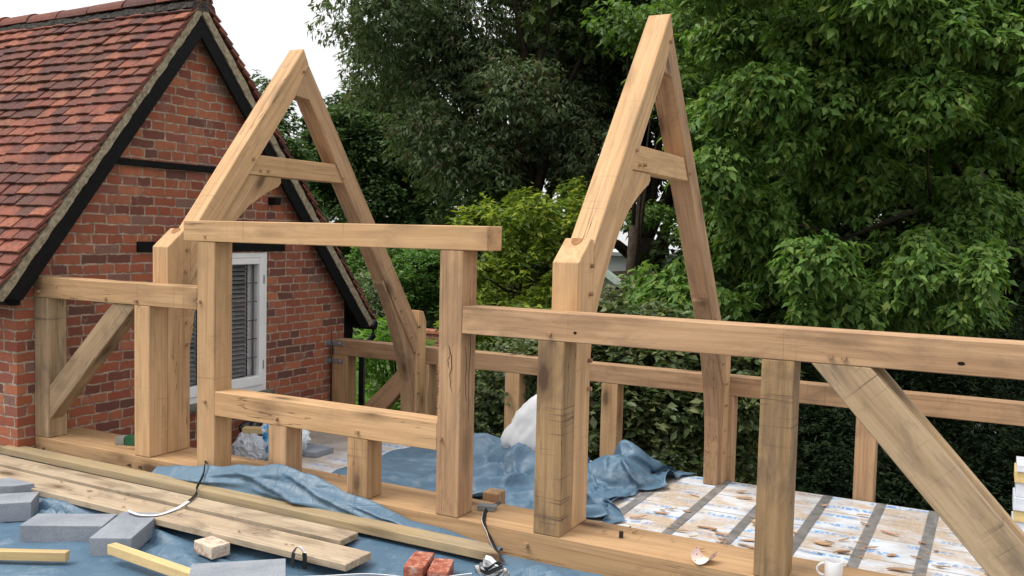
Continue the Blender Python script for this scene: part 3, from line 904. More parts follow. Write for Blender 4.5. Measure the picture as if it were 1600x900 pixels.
def truss(X0, X1, label):
    T = empty("roof_truss", ((X0 + X1) / 2, 1.6, DZ), label, "roof truss", "oak roof trusses standing across the flat roof")
    A = Vector((1.475, 2.935))
    kf, kr = 1.285, 1.405
    zf = lambda y: A.y - (A.x - y) * kf           # outer line of the front rafter
    zr = lambda y: A.y - (y - A.x) * kr
    dep = 0.165
    vf = dep * math.sqrt(1 + kf * kf)             # vertical depth of the rafters
    vr = dep * math.sqrt(1 + kr * kr)
    # front post with its bevelled head and the half round slot
    P = [(0.151, 0.002), (0.342, 0.002), (0.342, 1.508), (0.30, 1.512), (0.151, 1.388)]
    post = yz("post", P, X0, X1, OAK, T, (0, 0, 1))
    hd = Vector((0.149, 0.124)).normalized()
    sx = (X0 + X1) / 2
    sp = []
    for k in range(9):
        a = math.pi * k / 8
        sp.append(Vector((sx + 0.032 * math.cos(a), 0.298, 1.5115)) + Vector((0, -hd.x, -hd.y)) * (0.055 * math.sin(a)))
    up = Vector((0, -hd.y, hd.x)) * 0.0022
    prism("slot", [p + up * 0.0 for p in sp], up, plain("slot_shade", (0.30, 0.15, 0.075), 0.9, 0.1), post, (0, 1, 0), 0)
    # rafters: bridle joint at the apex
    yf = 0.343
    rf = yz("rafter", [(yf, zf(yf)), (A.x, A.y), (A.x + 0.062, A.y - 0.115), (1.385, zf(1.385) - vf), (0.62, zf(0.62) - vf), (yf, 1.135)], X0, X1, OAK, T, (0, 0.614, 0.789), 0.005)
    yi = 1.387
    sr = zr(1.537)
    rr_ = yz("rafter", [(A.x + 0.064, A.y - 0.118), (3.145, zr(3.145) + 0.04), (3.115, 0.365), (3.085, 0.372), (2.6, zr(2.6) - vr), (1.55, zr(1.55) - vr), (1.389, zf(1.389) - vf + 0.002)], X0 + 0.002, X1 - 0.002, OAK_DEEP, T, (0, 0.58, -0.815), 0.005)
    # collar
    zc0, zc1 = 1.918, 2.068
    ya0 = A.x - (A.y - vf - zc0) / kf; ya1 = A.x - (A.y - vf - zc1) / kf
    yb0 = A.x + (A.y - vr - zc0) / kr; yb1 = A.x + (A.y - vr - zc1) / kr
    e = 0.0
    col = yz("collar", [(ya0 + .001, zc0), (yb0 - .001, zc0), (yb1 - .001, zc1), (ya1 + .001, zc1)], X0 + .016, X1 - .014, OAK, T, (0, 1, 0))
    for (yy, zz) in ((1.02, 1.955), (1.10, 1.955), (1.98, 1.965)): peg(col, X1 - .014, yy, zz, (1, 0, 0))
    peg(rf, X1, 1.47, 2.755, (1, 0, 0)); peg(rf, X1, 0.93, 2.03, (1, 0, 0))
    # front arched brace, from the post up under the collar
    inner = []
    n = 10
    yA, yB = 0.343, ya0 + 0.0
    outer = [(yB, zc0 - .002), (0.62, zf(0.62) - vf - .002), (0.45, 1.27), (0.344, 1.132), (0.344, 0.60)]
    curve = [(0.352, 0.66), (0.385, 0.80), (0.40, 0.93), (0.455, 1.10), (0.545, 1.27), (0.65, 1.42), (0.775, 1.565), (0.92, 1.69), (1.05, 1.765), (1.15, 1.815), (1.225, 1.845), (1.255, 1.875), (1.25, zc0 - .002)]
    br = yz("arched_brace", outer + curve, X0 + .025, X1 - .022, OAK, T, (0, 0.62, 0.78), 0.003)
    for (yy, zz) in ((0.31, 1.37), (0.30, 1.22), (0.31, 0.87), (0.31, 0.72)): peg(post, X1, yy, zz, (1, 0, 0))
    # rear post and rear brace
    rpo = yz("post", [(3.117, -0.458), (3.277, -0.458), (3.277, 0.66), (3.225, 0.76), (3.147, 0.775), (3.117, 0.36)], X0, X1, OAK, T, (0, 0, 1))
    for zz in (0.62, 0.36, 0.18, -0.02, -0.2): peg(rpo, X1, 3.145, zz, (1, 0, 0))
    li = lambda y: zr(y) - vr - .003
    rb = [(3.114, -0.458), (3.055, -0.458), (3.05, -0.10), (3.025, 0.10), (2.96, 0.34), (2.87, 0.55), (2.76, 0.78), (2.66, 0.95), (2.585, 1.05), (2.59, 1.078), (2.615, 1.085), (2.64, li(2.64)), (3.08, li(3.08)), (3.114, 0.362)]
    rbo = yz("arched_brace", rb, X0 + .015, X1 - .02, OAK_DEEP, T, (0, 0.25, -0.97), 0.004)
    for f in (0.25, 0.45, 0.65, 0.85): peg(rr_, X1 - .002, 2.64 + 0.45 * f, zr(2.64 + 0.45 * f) - vr + 0.06, (1, 0, 0))
    return T
truss(-5.010, -4.862, "oak roof truss further from the camera, beside the cottage gable")
truss(-2.036, -1.887, "oak roof truss standing alone before the trees, with the broad pale front rafter")

# ================================================================== TARPAULINS

def make_folds(n, x0, x1, y0, y1, ang, angj, ln, wd, am, seed):
    r = random.Random(seed)
    out = []
    for _ in range(n):
        a = ang + r.gauss(0, angj)
        out.append((r.uniform(x0, x1), r.uniform(y0, y1), math.cos(a), math.sin(a), r.uniform(*ln), r.uniform(*wd), r.uniform(*am), r.uniform(-.5, .5)))
    return out
def fold_h(x, y, folds):
    """rounded folds of slack cloth, steeper on one side: each dies out towards its ends and bends a little"""
    h = 0.0
    for (cx, cy, c, s, L, w, A, bend) in folds:
        dx, dy = x - cx, y - cy
        u = (dx * c + dy * s) / L
        if u < -1 or u > 1: continue
        v = -dx * s + dy * c + bend * L * u * u * .5
        qv = v / (w * (0.7 + 0.3 * u))
        if abs(qv) > 5: continue
        env = (1 - u * u) ** 1.3
        h += A * env * (math.exp(-qv * qv) if qv > 0 else math.exp(-qv * qv * 4) - 0.22 * math.exp(-(qv + 1.2) ** 2 * 3))
    return h
def ang_fold(x0, y0, x1, y1, w, A, bend=0.0):
    L = math.hypot(x1 - x0, y1 - y0) / 2
    return ((x0 + x1) / 2, (y0 + y1) / 2, (x1 - x0) / 2 / L, (y1 - y0) / 2 / L, L, w, A, bend)
FF = make_folds(22, -6.5, -1.2, -2.2, -.75, .3, .6, (.25, .8), (.03, .08), (.010, .028), 4) + [
    ang_fold(-5.35, -.72, -4.35, -.52, .07, .060, .25), ang_fold(-5.0, -.80, -4.55, -.62, .04, .035), ang_fold(-4.7, -.60, -3.75, -.66, .06, .045, -.2),
    ang_fold(-3.95, -.80, -3.45, -.84, .04, .040, .3), ang_fold(-4.3, -1.5, -3.2, -1.15, .07, .030, -.2), ang_fold(-3.6, -.72, -2.9, -.80, .05, .020),
    ang_fold(-2.95, -.42, -2.45, -.78, .05, .030), ang_fold(-2.75, -.30, -2.55, -.62, .03, .035), ang_fold(-2.2, -.22, -1.35, -.40, .06, .060, .1),
    ang_fold(-1.9, -.16, -1.0, -.25, .05, .050, -.1), ang_fold(-2.0, -.40, -1.2, -.55, .05, .045), ang_fold(-5.6, -.60, -4.9, -1.05, .05, .035)]
def front_z(x, y):
    t = min(1, max(0, (-0.25 - y) / 0.35))
    z = -0.135 - 0.066 * t
    w = max(0.0, min(1.0, (-0.50 - y) / 0.2))
    if x > -2.7: w = max(w, min(1, (x + 2.7) / .2))
    return z + (0.1 + 0.9 * w) * (1.8 * fold_h(x, y, FF) + 0.010 * fbm(x, y, 1.6, 5.5) + 0.003 * fbm(x, y, 7.0, 2.2))
def grid(name, xs, ys, fz, mat, keep=None, thick=0.0):
    Vv, Ff, idx = [], [], {}
    for i, x in enumerate(xs):
        for j, y in enumerate(ys):
            idx[i, j] = len(Vv); Vv.append(fz(x, y))
    for i in range(len(xs) - 1):
        for j in range(len(ys) - 1):
            if keep is None or keep((xs[i] + xs[i + 1]) / 2, (ys[j] + ys[j + 1]) / 2):
                Ff.append([idx[i, j], idx[i + 1, j], idx[i + 1, j + 1], idx[i, j + 1]])
    return Vv, Ff
xs = [-8.5 + i * 0.026 for i in range(390)]
ys = [-2.6 + j * 0.022 for j in range(118)]
Vv, Ff = grid("tarpaulin", xs, ys, lambda x, y: (x, y, front_z(x, y)), TARP)
tag(raw("tarpaulin", Vv, Ff, TARP), "flat faded blue tarpaulin spread under the boards and blocks in front of the sill", "tarpaulin", "blue tarpaulins")

# edge of cloth drawn up over the sill
def interp(tab, x):
    for (a, b), (c, d) in zip(tab, tab[1:]):
        if a <= x <= c:
            f = (x - a) / (c - a); f = f * f * (3 - 2 * f)
            return b + (d - b) * f
    return tab[0][1] if x < tab[0][0] else tab[-1][1]
top = [(-4.75, -.03), (-4.5, .005), (-4.25, .043), (-3.95, .085), (-3.70, .128), (-3.50, .10), (-3.13, .022), (-2.7, -.055), (-2.2, -.10)]
PF = [ang_fold(-4.35, -.02, -3.55, .20, .07, .035, .2), ang_fold(-4.1, .16, -3.3, -.14, .06, .050, .2), ang_fold(-3.75, .22, -3.0, -.16, .05, .045, -.1), ang_fold(-3.9, -.06, -3.3, -.10, .05, .040),
      ang_fold(-3.3, .02, -2.5, -.20, .05, .035), ang_fold(-4.6, -.14, -3.9, -.02, .05, .030), ang_fold(-3.6, .10, -3.2, .12, .03, .018), ang_fold(-3.0, -.14, -2.3, -.23, .04, .020)]
Vv, Ff = [], []
NX, NK = 170, 24
for i in range(NX + 1):
    x = -4.75 + 2.55 * i / NX
    h = interp(top, x)
    z0 = -0.115
    for k in range(NK + 1):
        f = k / NK
        if f < 0.84:
            g = f / 0.84
            y = -0.115 + 0.085 * g - 0.02 * math.sin(g * math.pi)
            z = z0 + (h - z0) * g
            amp = math.sin(g * math.pi) ** 0.6
            y -= amp * (fold_h(x, z * 2.0, PF) + 0.010 * fbm(x, z * 2, 3.0, 6.1) + 0.003 * fbm(x, z * 2, 12.0, 1.1))
            y = min(y, -0.018)
        else:
            g = (f - 0.84) / 0.16
            y = -0.030 + 0.014 * math.sin(g * math.pi / 2)
            z = h + 0.008 * math.sin(g * math.pi) - 0.022 * g
        Vv.append((x + 0.008 * fbm(x, z, 5, 2), y, z + 0.006 * fbm(x, 1, 9, 4) * f))
    if i:
        for k in range(NK):
            a = (i - 1) * (NK + 1) + k
            Ff.append([a, a + NK + 1, a + NK + 2, a + 1])
tag(raw("tarpaulin", Vv, Ff, TARP), "blue tarpaulin edge pulled up over the sill below the low door rail", "tarpaulin", "blue tarpaulins")

# crumpled heap on the flat roof
# draped cloth: 84 rows of 62 points, millimetres from (-3, 2, -0.46)
HEAP_MM = [
-1724,-572,12,-1714,-540,12,-1703,-508,12,-1694,-472,12,-1686,-438,12,-1684,-403,12,-1685,-370,12,-1690,-340,12,-1699,-312,12,-1708,-286,12,-1716,-261,12,-1720,-239,12,-1720,-220,12,-1718,-199,12,-1716,-176,12,-1712,-148,12,-1708,-116,12,-1705,-80,12,-1702,-40,12,-1702,3,12,-1704,46,12,-1708,84,12,-1710,120,12,-1708,150,12,-1704,180,12,-1698,207,12,-1692,234,12,-1688,260,12,-1686,289,12,-1687,320,12,-1692,354,12,-1700,392,12,-1710,430,12,-1718,468,12,-1722,503,12,-1724,535,12,-1721,564,12,-1714,590,12,-1704,616,12,-1692,642,12,-1681,668,12,-1673,698,12,-1668,728,12,-1666,758,12,-1666,787,12,-1668,816,12,-1668,846,12,-1668,878,12,-1665,910,12,-1658,942,12,-1649,974,12,-1636,1007,12,-1626,1042,12,-1618,1078,12,-1614,1113,12,-1612,1148,12,-1610,1180,12,-1609,1210,12,-1607,1238,12,-1604,1262,12,-1598,1286,12,-1589,1310,12,
-1673,-579,12,-1663,-548,12,-1652,-515,12,-1644,-480,12,-1637,-444,12,-1634,-410,12,-1636,-378,12,-1642,-346,12,-1650,-318,12,-1658,-292,12,-1666,-268,12,-1670,-245,12,-1671,-225,12,-1670,-204,12,-1666,-179,12,-1662,-151,12,-1658,-118,12,-1654,-80,12,-1651,-39,12,-1650,4,12,-1653,46,12,-1658,85,12,-1660,120,12,-1658,150,12,-1655,179,12,-1650,206,12,-1646,231,12,-1644,256,12,-1642,284,12,-1644,314,12,-1649,346,12,-1657,384,12,-1666,424,12,-1674,462,18,-1678,496,12,-1680,529,12,-1679,558,18,-1672,586,13,-1662,614,12,-1650,640,12,-1638,668,12,-1630,698,12,-1626,727,12,-1624,756,12,-1624,784,12,-1626,812,14,-1628,839,23,-1628,867,12,-1624,897,12,-1618,928,12,-1610,960,12,-1598,992,12,-1587,1027,12,-1579,1064,12,-1574,1101,12,-1570,1138,12,-1567,1172,12,-1564,1203,12,-1560,1232,12,-1556,1258,12,-1549,1282,12,-1540,1306,12,
-1622,-586,12,-1612,-555,12,-1604,-522,12,-1595,-487,12,-1590,-452,12,-1588,-418,12,-1590,-386,12,-1595,-355,12,-1603,-326,12,-1612,-300,12,-1620,-275,12,-1624,-252,12,-1624,-231,12,-1622,-208,12,-1618,-184,12,-1614,-154,12,-1609,-120,16,-1604,-82,12,-1600,-40,12,-1600,3,17,-1602,45,18,-1607,84,12,-1609,118,12,-1608,150,12,-1606,178,12,-1603,204,12,-1600,229,12,-1600,254,12,-1600,280,12,-1603,308,12,-1608,340,12,-1616,378,12,-1624,417,12,-1632,455,12,-1638,490,22,-1640,522,14,-1638,554,12,-1631,583,20,-1620,611,13,-1608,639,12,-1596,668,12,-1588,698,12,-1583,728,12,-1580,756,18,-1581,782,20,-1582,808,17,-1584,833,28,-1584,856,12,-1582,884,12,-1576,914,12,-1568,945,12,-1557,978,12,-1547,1012,12,-1539,1050,12,-1534,1088,12,-1529,1126,12,-1524,1161,12,-1520,1194,12,-1516,1224,12,-1510,1252,12,-1502,1277,12,-1492,1301,12,
-1571,-592,12,-1563,-561,12,-1556,-528,12,-1548,-494,12,-1544,-459,12,-1543,-426,12,-1546,-394,12,-1552,-364,12,-1559,-335,12,-1568,-308,12,-1574,-283,12,-1578,-259,12,-1578,-236,12,-1576,-213,12,-1572,-187,12,-1568,-156,12,-1562,-122,12,-1556,-84,18,-1552,-42,12,-1551,1,12,-1552,43,12,-1556,82,18,-1557,118,12,-1556,150,12,-1556,178,12,-1555,204,12,-1555,228,12,-1556,252,12,-1558,278,12,-1563,304,12,-1569,336,12,-1576,373,12,-1584,411,12,-1592,448,12,-1598,483,18,-1601,516,26,-1597,548,12,-1590,580,12,-1580,610,20,-1566,638,12,-1554,669,12,-1546,700,12,-1540,730,12,-1538,758,12,-1538,784,12,-1537,805,24,-1539,829,32,-1538,846,12,-1536,872,12,-1532,901,12,-1525,931,12,-1515,963,12,-1506,998,12,-1498,1036,12,-1493,1076,12,-1488,1114,12,-1483,1150,12,-1478,1184,12,-1472,1216,18,-1465,1243,12,-1456,1269,12,-1446,1294,12,
-1522,-596,12,-1515,-565,12,-1509,-532,12,-1504,-499,20,-1502,-465,24,-1502,-432,22,-1504,-401,19,-1510,-372,16,-1517,-343,12,-1524,-316,12,-1532,-290,17,-1535,-265,20,-1536,-240,23,-1534,-216,24,-1530,-189,22,-1523,-160,14,-1517,-124,12,-1512,-86,12,-1506,-44,20,-1503,-2,12,-1503,40,12,-1506,80,12,-1506,116,12,-1506,149,12,-1506,178,12,-1507,204,12,-1509,228,12,-1512,252,12,-1518,276,12,-1524,302,15,-1530,332,12,-1536,368,12,-1544,405,12,-1554,438,24,-1559,474,24,-1562,508,14,-1558,542,23,-1549,574,12,-1538,607,12,-1525,639,18,-1512,671,12,-1503,703,12,-1497,733,12,-1494,760,12,-1492,784,12,-1492,808,14,-1492,824,31,-1495,848,32,-1490,862,12,-1486,888,12,-1480,918,12,-1472,950,12,-1463,985,12,-1456,1024,12,-1452,1064,12,-1447,1102,12,-1442,1140,12,-1438,1174,22,-1431,1204,12,-1422,1232,12,-1412,1259,14,-1402,1284,12,
-1474,-598,12,-1469,-568,12,-1465,-534,15,-1462,-502,22,-1463,-470,14,-1464,-439,12,-1465,-408,12,-1470,-378,12,-1476,-350,12,-1483,-322,12,-1490,-294,12,-1494,-268,12,-1494,-242,12,-1493,-216,12,-1487,-191,22,-1482,-160,23,-1474,-126,12,-1468,-88,12,-1462,-46,12,-1457,-4,18,-1455,38,12,-1456,78,12,-1456,114,12,-1456,148,12,-1457,178,12,-1459,205,12,-1463,230,12,-1468,254,12,-1476,276,14,-1484,302,20,-1491,330,12,-1498,364,12,-1507,396,24,-1514,431,24,-1521,464,12,-1521,500,12,-1518,537,12,-1508,570,22,-1496,604,12,-1482,638,12,-1470,672,12,-1460,706,12,-1454,735,12,-1449,762,12,-1446,786,12,-1444,808,12,-1445,829,20,-1448,838,41,-1443,853,23,-1439,878,17,-1435,907,21,-1426,938,14,-1419,974,12,-1414,1012,12,-1410,1052,12,-1406,1092,12,-1402,1128,20,-1398,1163,14,-1391,1194,22,-1380,1221,12,-1370,1248,12,-1360,1274,12,
-1428,-598,12,-1425,-568,14,-1423,-536,20,-1424,-505,12,-1424,-474,12,-1424,-442,12,-1426,-412,16,-1430,-384,12,-1436,-355,12,-1442,-326,12,-1448,-298,12,-1452,-269,12,-1452,-242,12,-1452,-218,20,-1448,-191,12,-1442,-160,14,-1434,-126,21,-1426,-89,12,-1419,-48,12,-1413,-6,12,-1409,35,16,-1408,74,12,-1407,112,12,-1407,147,12,-1408,178,12,-1411,207,12,-1416,232,12,-1424,256,12,-1434,278,20,-1444,302,13,-1452,330,15,-1460,360,26,-1466,392,24,-1476,422,12,-1480,456,12,-1480,492,12,-1475,529,12,-1467,566,12,-1454,602,21,-1439,637,12,-1426,673,12,-1417,706,12,-1410,736,12,-1404,762,12,-1400,786,12,-1396,808,16,-1396,827,27,-1400,828,48,-1395,846,34,-1392,870,26,-1388,898,30,-1380,929,20,-1374,964,16,-1371,1002,12,-1368,1042,12,-1366,1080,12,-1363,1118,18,-1358,1152,12,-1352,1185,14,-1342,1212,25,-1330,1236,14,-1320,1262,14,
-1384,-596,12,-1383,-566,18,-1384,-536,12,-1384,-504,12,-1384,-474,12,-1386,-444,18,-1388,-416,12,-1391,-386,12,-1396,-358,12,-1402,-328,17,-1406,-298,15,-1410,-270,20,-1412,-244,20,-1411,-218,12,-1406,-190,12,-1400,-160,12,-1394,-126,12,-1386,-89,18,-1378,-50,12,-1370,-8,12,-1365,32,12,-1362,72,12,-1360,110,12,-1359,147,12,-1360,180,12,-1364,210,12,-1370,237,12,-1379,260,13,-1390,282,21,-1402,304,12,-1412,328,25,-1419,356,17,-1426,385,12,-1433,416,12,-1436,449,12,-1436,484,15,-1432,520,12,-1423,558,12,-1410,598,12,-1395,636,20,-1382,672,12,-1373,706,12,-1366,736,12,-1358,763,12,-1352,788,13,-1348,807,24,-1348,824,36,-1350,822,56,-1346,841,45,-1343,866,37,-1340,894,36,-1339,926,43,-1332,958,32,-1330,996,24,-1328,1032,16,-1328,1070,21,-1325,1106,13,-1320,1140,18,-1314,1172,12,-1304,1202,14,-1292,1226,24,-1280,1250,14,
-1342,-592,12,-1342,-562,14,-1344,-532,12,-1344,-502,12,-1346,-473,20,-1348,-444,12,-1350,-415,12,-1352,-386,15,-1357,-358,12,-1362,-328,12,-1365,-298,22,-1368,-270,15,-1370,-243,12,-1368,-216,12,-1364,-189,12,-1360,-158,12,-1354,-125,12,-1346,-89,12,-1338,-50,15,-1330,-10,12,-1323,30,12,-1318,70,12,-1314,110,12,-1312,148,12,-1312,183,12,-1316,214,12,-1323,242,12,-1334,264,22,-1346,284,12,-1358,308,12,-1368,330,24,-1376,356,15,-1383,382,12,-1389,411,12,-1392,442,12,-1392,476,12,-1388,512,19,-1378,551,12,-1364,592,12,-1350,632,12,-1338,670,19,-1329,704,12,-1320,735,16,-1312,762,12,-1308,782,28,-1300,804,34,-1298,821,46,-1302,818,66,-1298,840,59,-1298,866,56,-1302,892,66,-1295,923,60,-1294,958,56,-1299,994,55,-1294,1028,40,-1288,1060,25,-1286,1095,16,-1282,1129,14,-1276,1160,23,-1267,1186,12,-1254,1212,12,-1240,1238,18,
-1300,-588,12,-1302,-556,12,-1304,-526,12,-1306,-498,20,-1308,-470,12,-1310,-442,12,-1312,-413,16,-1314,-385,12,-1318,-356,12,-1320,-325,12,-1324,-294,12,-1324,-266,21,-1326,-240,13,-1325,-214,12,-1322,-186,12,-1319,-156,12,-1314,-124,12,-1308,-89,12,-1300,-51,12,-1291,-12,12,-1284,28,12,-1277,68,12,-1271,110,12,-1266,150,12,-1266,187,12,-1270,220,12,-1278,244,24,-1289,266,12,-1301,288,12,-1314,312,12,-1324,333,23,-1330,356,14,-1338,380,12,-1343,406,12,-1346,436,12,-1346,469,12,-1342,506,12,-1332,545,23,-1318,584,12,-1305,626,12,-1294,666,12,-1284,701,19,-1276,733,12,-1266,762,18,-1262,775,42,-1254,798,46,-1250,818,56,-1252,817,78,-1252,840,78,-1256,866,83,-1258,894,83,-1262,924,92,-1262,958,88,-1263,992,78,-1266,1027,70,-1264,1060,58,-1254,1086,38,-1246,1116,24,-1239,1145,16,-1228,1172,15,-1214,1199,18,-1198,1225,24,
-1259,-581,12,-1261,-550,12,-1264,-521,19,-1268,-492,12,-1270,-464,12,-1274,-437,20,-1275,-410,12,-1276,-381,12,-1278,-351,12,-1278,-320,12,-1280,-290,12,-1281,-260,12,-1281,-234,20,-1280,-209,12,-1280,-182,12,-1278,-153,14,-1276,-122,20,-1271,-88,14,-1263,-50,12,-1254,-12,13,-1245,28,12,-1237,68,18,-1228,110,12,-1223,152,12,-1221,190,12,-1224,223,23,-1234,250,12,-1244,274,21,-1254,296,12,-1267,318,13,-1278,338,23,-1284,357,12,-1290,379,12,-1296,403,12,-1300,430,12,-1300,463,13,-1296,500,22,-1286,539,12,-1274,578,25,-1260,618,13,-1249,659,18,-1240,696,12,-1230,730,12,-1220,757,26,-1216,767,53,-1208,790,62,-1206,809,76,-1206,828,88,-1214,840,108,-1214,866,105,-1218,894,108,-1222,925,114,-1226,958,111,-1230,992,104,-1234,1026,95,-1234,1058,84,-1230,1088,70,-1224,1118,59,-1206,1135,42,-1192,1161,38,-1176,1186,40,-1158,1212,43,
-1218,-574,12,-1222,-543,18,-1226,-514,12,-1230,-486,12,-1233,-458,14,-1236,-430,22,-1237,-404,12,-1237,-376,12,-1236,-346,12,-1236,-315,12,-1234,-284,12,-1235,-254,12,-1236,-226,12,-1237,-200,17,-1242,-178,30,-1242,-149,28,-1240,-118,22,-1235,-84,12,-1228,-48,12,-1218,-10,16,-1208,29,12,-1198,70,12,-1188,113,17,-1184,155,28,-1179,194,25,-1181,227,12,-1188,256,20,-1197,282,12,-1208,304,19,-1220,325,14,-1230,342,23,-1236,358,12,-1242,378,12,-1248,400,12,-1252,426,12,-1254,455,26,-1248,492,22,-1239,530,12,-1228,572,12,-1216,612,26,-1204,651,12,-1195,689,12,-1184,724,14,-1174,748,35,-1171,758,64,-1166,779,82,-1164,798,98,-1166,818,110,-1168,842,116,-1174,866,128,-1179,894,130,-1183,925,131,-1188,958,130,-1194,990,122,-1199,1024,116,-1200,1056,105,-1194,1083,88,-1186,1110,76,-1178,1138,73,-1180,1166,82,-1168,1194,84,-1150,1218,88,
-1178,-567,14,-1183,-536,12,-1188,-506,12,-1192,-478,12,-1196,-452,22,-1198,-424,24,-1198,-398,12,-1196,-369,12,-1194,-340,12,-1191,-308,12,-1189,-276,12,-1189,-246,12,-1192,-222,26,-1196,-198,35,-1200,-172,35,-1202,-144,26,-1202,-114,14,-1198,-80,12,-1192,-44,12,-1182,-6,18,-1172,32,12,-1161,73,12,-1151,114,29,-1143,158,31,-1137,196,16,-1137,232,21,-1142,262,12,-1150,289,12,-1160,312,12,-1171,328,22,-1180,345,22,-1186,360,12,-1192,378,12,-1198,398,12,-1206,416,28,-1206,447,18,-1201,482,13,-1192,520,18,-1182,561,12,-1170,602,23,-1159,642,13,-1150,681,12,-1138,716,17,-1130,738,44,-1126,752,73,-1122,772,92,-1120,793,108,-1122,814,120,-1126,838,130,-1132,866,135,-1138,894,142,-1143,925,142,-1149,957,142,-1156,990,136,-1162,1023,132,-1162,1053,120,-1160,1082,110,-1154,1111,103,-1158,1138,112,-1141,1162,104,-1124,1183,92,-1118,1195,64,
-1140,-561,14,-1144,-530,12,-1150,-500,12,-1154,-472,14,-1158,-446,24,-1160,-420,12,-1156,-392,18,-1153,-363,12,-1149,-333,12,-1145,-302,12,-1142,-270,12,-1143,-238,14,-1148,-212,21,-1153,-191,36,-1160,-169,20,-1164,-139,13,-1164,-106,12,-1160,-72,12,-1154,-38,12,-1146,-1,12,-1136,36,20,-1124,77,12,-1115,122,16,-1102,162,34,-1096,202,28,-1094,236,12,-1096,268,12,-1102,294,12,-1111,316,12,-1122,331,22,-1130,346,16,-1136,362,12,-1142,380,12,-1151,392,24,-1158,414,18,-1158,443,28,-1154,473,12,-1146,510,12,-1137,550,12,-1126,592,14,-1114,634,18,-1104,673,12,-1093,708,22,-1088,724,54,-1082,743,80,-1078,766,100,-1077,789,115,-1080,812,128,-1085,836,138,-1092,864,144,-1099,894,148,-1104,924,151,-1111,956,151,-1118,988,148,-1124,1021,142,-1128,1054,141,-1128,1084,137,-1122,1113,132,-1115,1126,106,-1102,1145,86,-1089,1164,66,-1076,1184,48,
-1100,-558,14,-1106,-527,12,-1110,-498,12,-1114,-470,21,-1118,-443,12,-1117,-416,20,-1112,-388,12,-1108,-358,12,-1102,-327,12,-1098,-296,12,-1095,-264,16,-1098,-236,30,-1104,-209,36,-1110,-189,19,-1117,-162,12,-1121,-130,12,-1122,-98,12,-1121,-66,12,-1116,-32,12,-1108,4,12,-1099,43,14,-1088,83,22,-1076,126,12,-1063,166,28,-1055,206,30,-1050,239,14,-1050,270,12,-1055,296,12,-1062,317,12,-1072,332,20,-1080,344,12,-1086,362,12,-1094,375,22,-1102,392,15,-1108,414,14,-1110,436,32,-1106,466,15,-1100,502,12,-1092,540,12,-1082,582,12,-1070,625,12,-1060,664,12,-1049,698,26,-1044,716,58,-1040,736,86,-1036,760,105,-1037,784,121,-1040,806,136,-1046,834,140,-1054,862,150,-1062,892,154,-1068,922,157,-1074,954,158,-1080,986,154,-1085,1020,149,-1087,1052,148,-1085,1079,132,-1080,1106,118,-1069,1131,105,-1059,1158,98,-1045,1178,80,-1030,1190,58,
-1060,-556,12,-1066,-526,16,-1070,-496,18,-1074,-467,12,-1075,-438,12,-1074,-408,15,-1070,-382,30,-1065,-352,30,-1058,-320,26,-1050,-289,18,-1049,-259,31,-1050,-228,33,-1056,-200,34,-1066,-175,28,-1072,-151,12,-1078,-120,12,-1081,-90,12,-1080,-58,12,-1078,-24,12,-1071,12,12,-1062,50,20,-1052,90,14,-1040,134,12,-1029,177,12,-1014,210,30,-1008,243,16,-1006,273,12,-1008,298,12,-1014,316,20,-1021,330,13,-1028,346,12,-1034,362,19,-1042,376,12,-1051,394,12,-1058,416,12,-1062,433,36,-1060,460,18,-1055,495,12,-1048,534,12,-1038,576,12,-1028,618,12,-1017,658,12,-1008,689,32,-1004,707,64,-998,736,82,-996,760,103,-998,780,124,-1002,803,140,-1010,830,150,-1017,860,153,-1025,889,158,-1032,918,160,-1037,950,160,-1042,984,159,-1044,1018,154,-1044,1051,149,-1042,1082,139,-1034,1110,128,-1024,1138,117,-1012,1162,103,-998,1182,85,-982,1188,60,
-1020,-554,12,-1024,-524,12,-1028,-494,12,-1031,-464,12,-1032,-432,12,-1030,-405,26,-1025,-374,31,-1020,-344,18,-1010,-312,26,-1004,-280,28,-1004,-248,17,-1006,-218,16,-1014,-190,16,-1020,-166,25,-1028,-141,12,-1035,-111,12,-1040,-80,13,-1041,-48,16,-1040,-15,12,-1034,20,12,-1028,58,14,-1018,98,21,-1006,141,20,-992,182,12,-980,222,15,-969,252,28,-962,276,12,-962,300,12,-965,318,12,-970,332,20,-976,346,12,-981,364,12,-990,380,12,-1000,400,12,-1008,422,12,-1013,432,38,-1013,458,20,-1010,492,12,-1006,530,12,-997,572,12,-987,614,12,-977,654,14,-970,679,42,-964,706,67,-959,738,82,-958,760,104,-960,783,123,-964,805,141,-972,832,147,-980,858,160,-988,886,158,-994,914,160,-998,946,162,-1002,980,161,-1002,1014,156,-1001,1048,149,-996,1078,138,-989,1108,127,-978,1138,120,-964,1164,106,-950,1188,92,-938,1206,70,
-978,-554,12,-982,-523,12,-986,-492,12,-988,-460,12,-988,-428,12,-984,-401,30,-980,-370,18,-972,-336,12,-966,-302,12,-960,-268,12,-958,-234,12,-960,-206,20,-968,-180,12,-976,-156,20,-984,-129,12,-992,-100,12,-998,-70,18,-1002,-40,14,-1002,-6,15,-998,29,12,-992,67,12,-984,106,12,-970,148,20,-955,188,12,-942,226,12,-931,259,16,-922,285,24,-916,303,12,-916,322,12,-920,336,12,-924,350,20,-928,368,13,-938,386,18,-948,406,16,-958,428,12,-965,432,40,-971,462,38,-972,496,30,-964,529,13,-958,570,20,-948,613,12,-938,652,20,-932,680,46,-925,708,70,-921,740,82,-920,762,104,-922,786,122,-930,812,129,-934,835,144,-943,854,163,-950,881,164,-955,910,166,-958,942,166,-960,976,160,-959,1010,155,-956,1044,148,-952,1075,138,-943,1106,127,-934,1131,107,-924,1154,84,-909,1180,70,-910,1182,40,
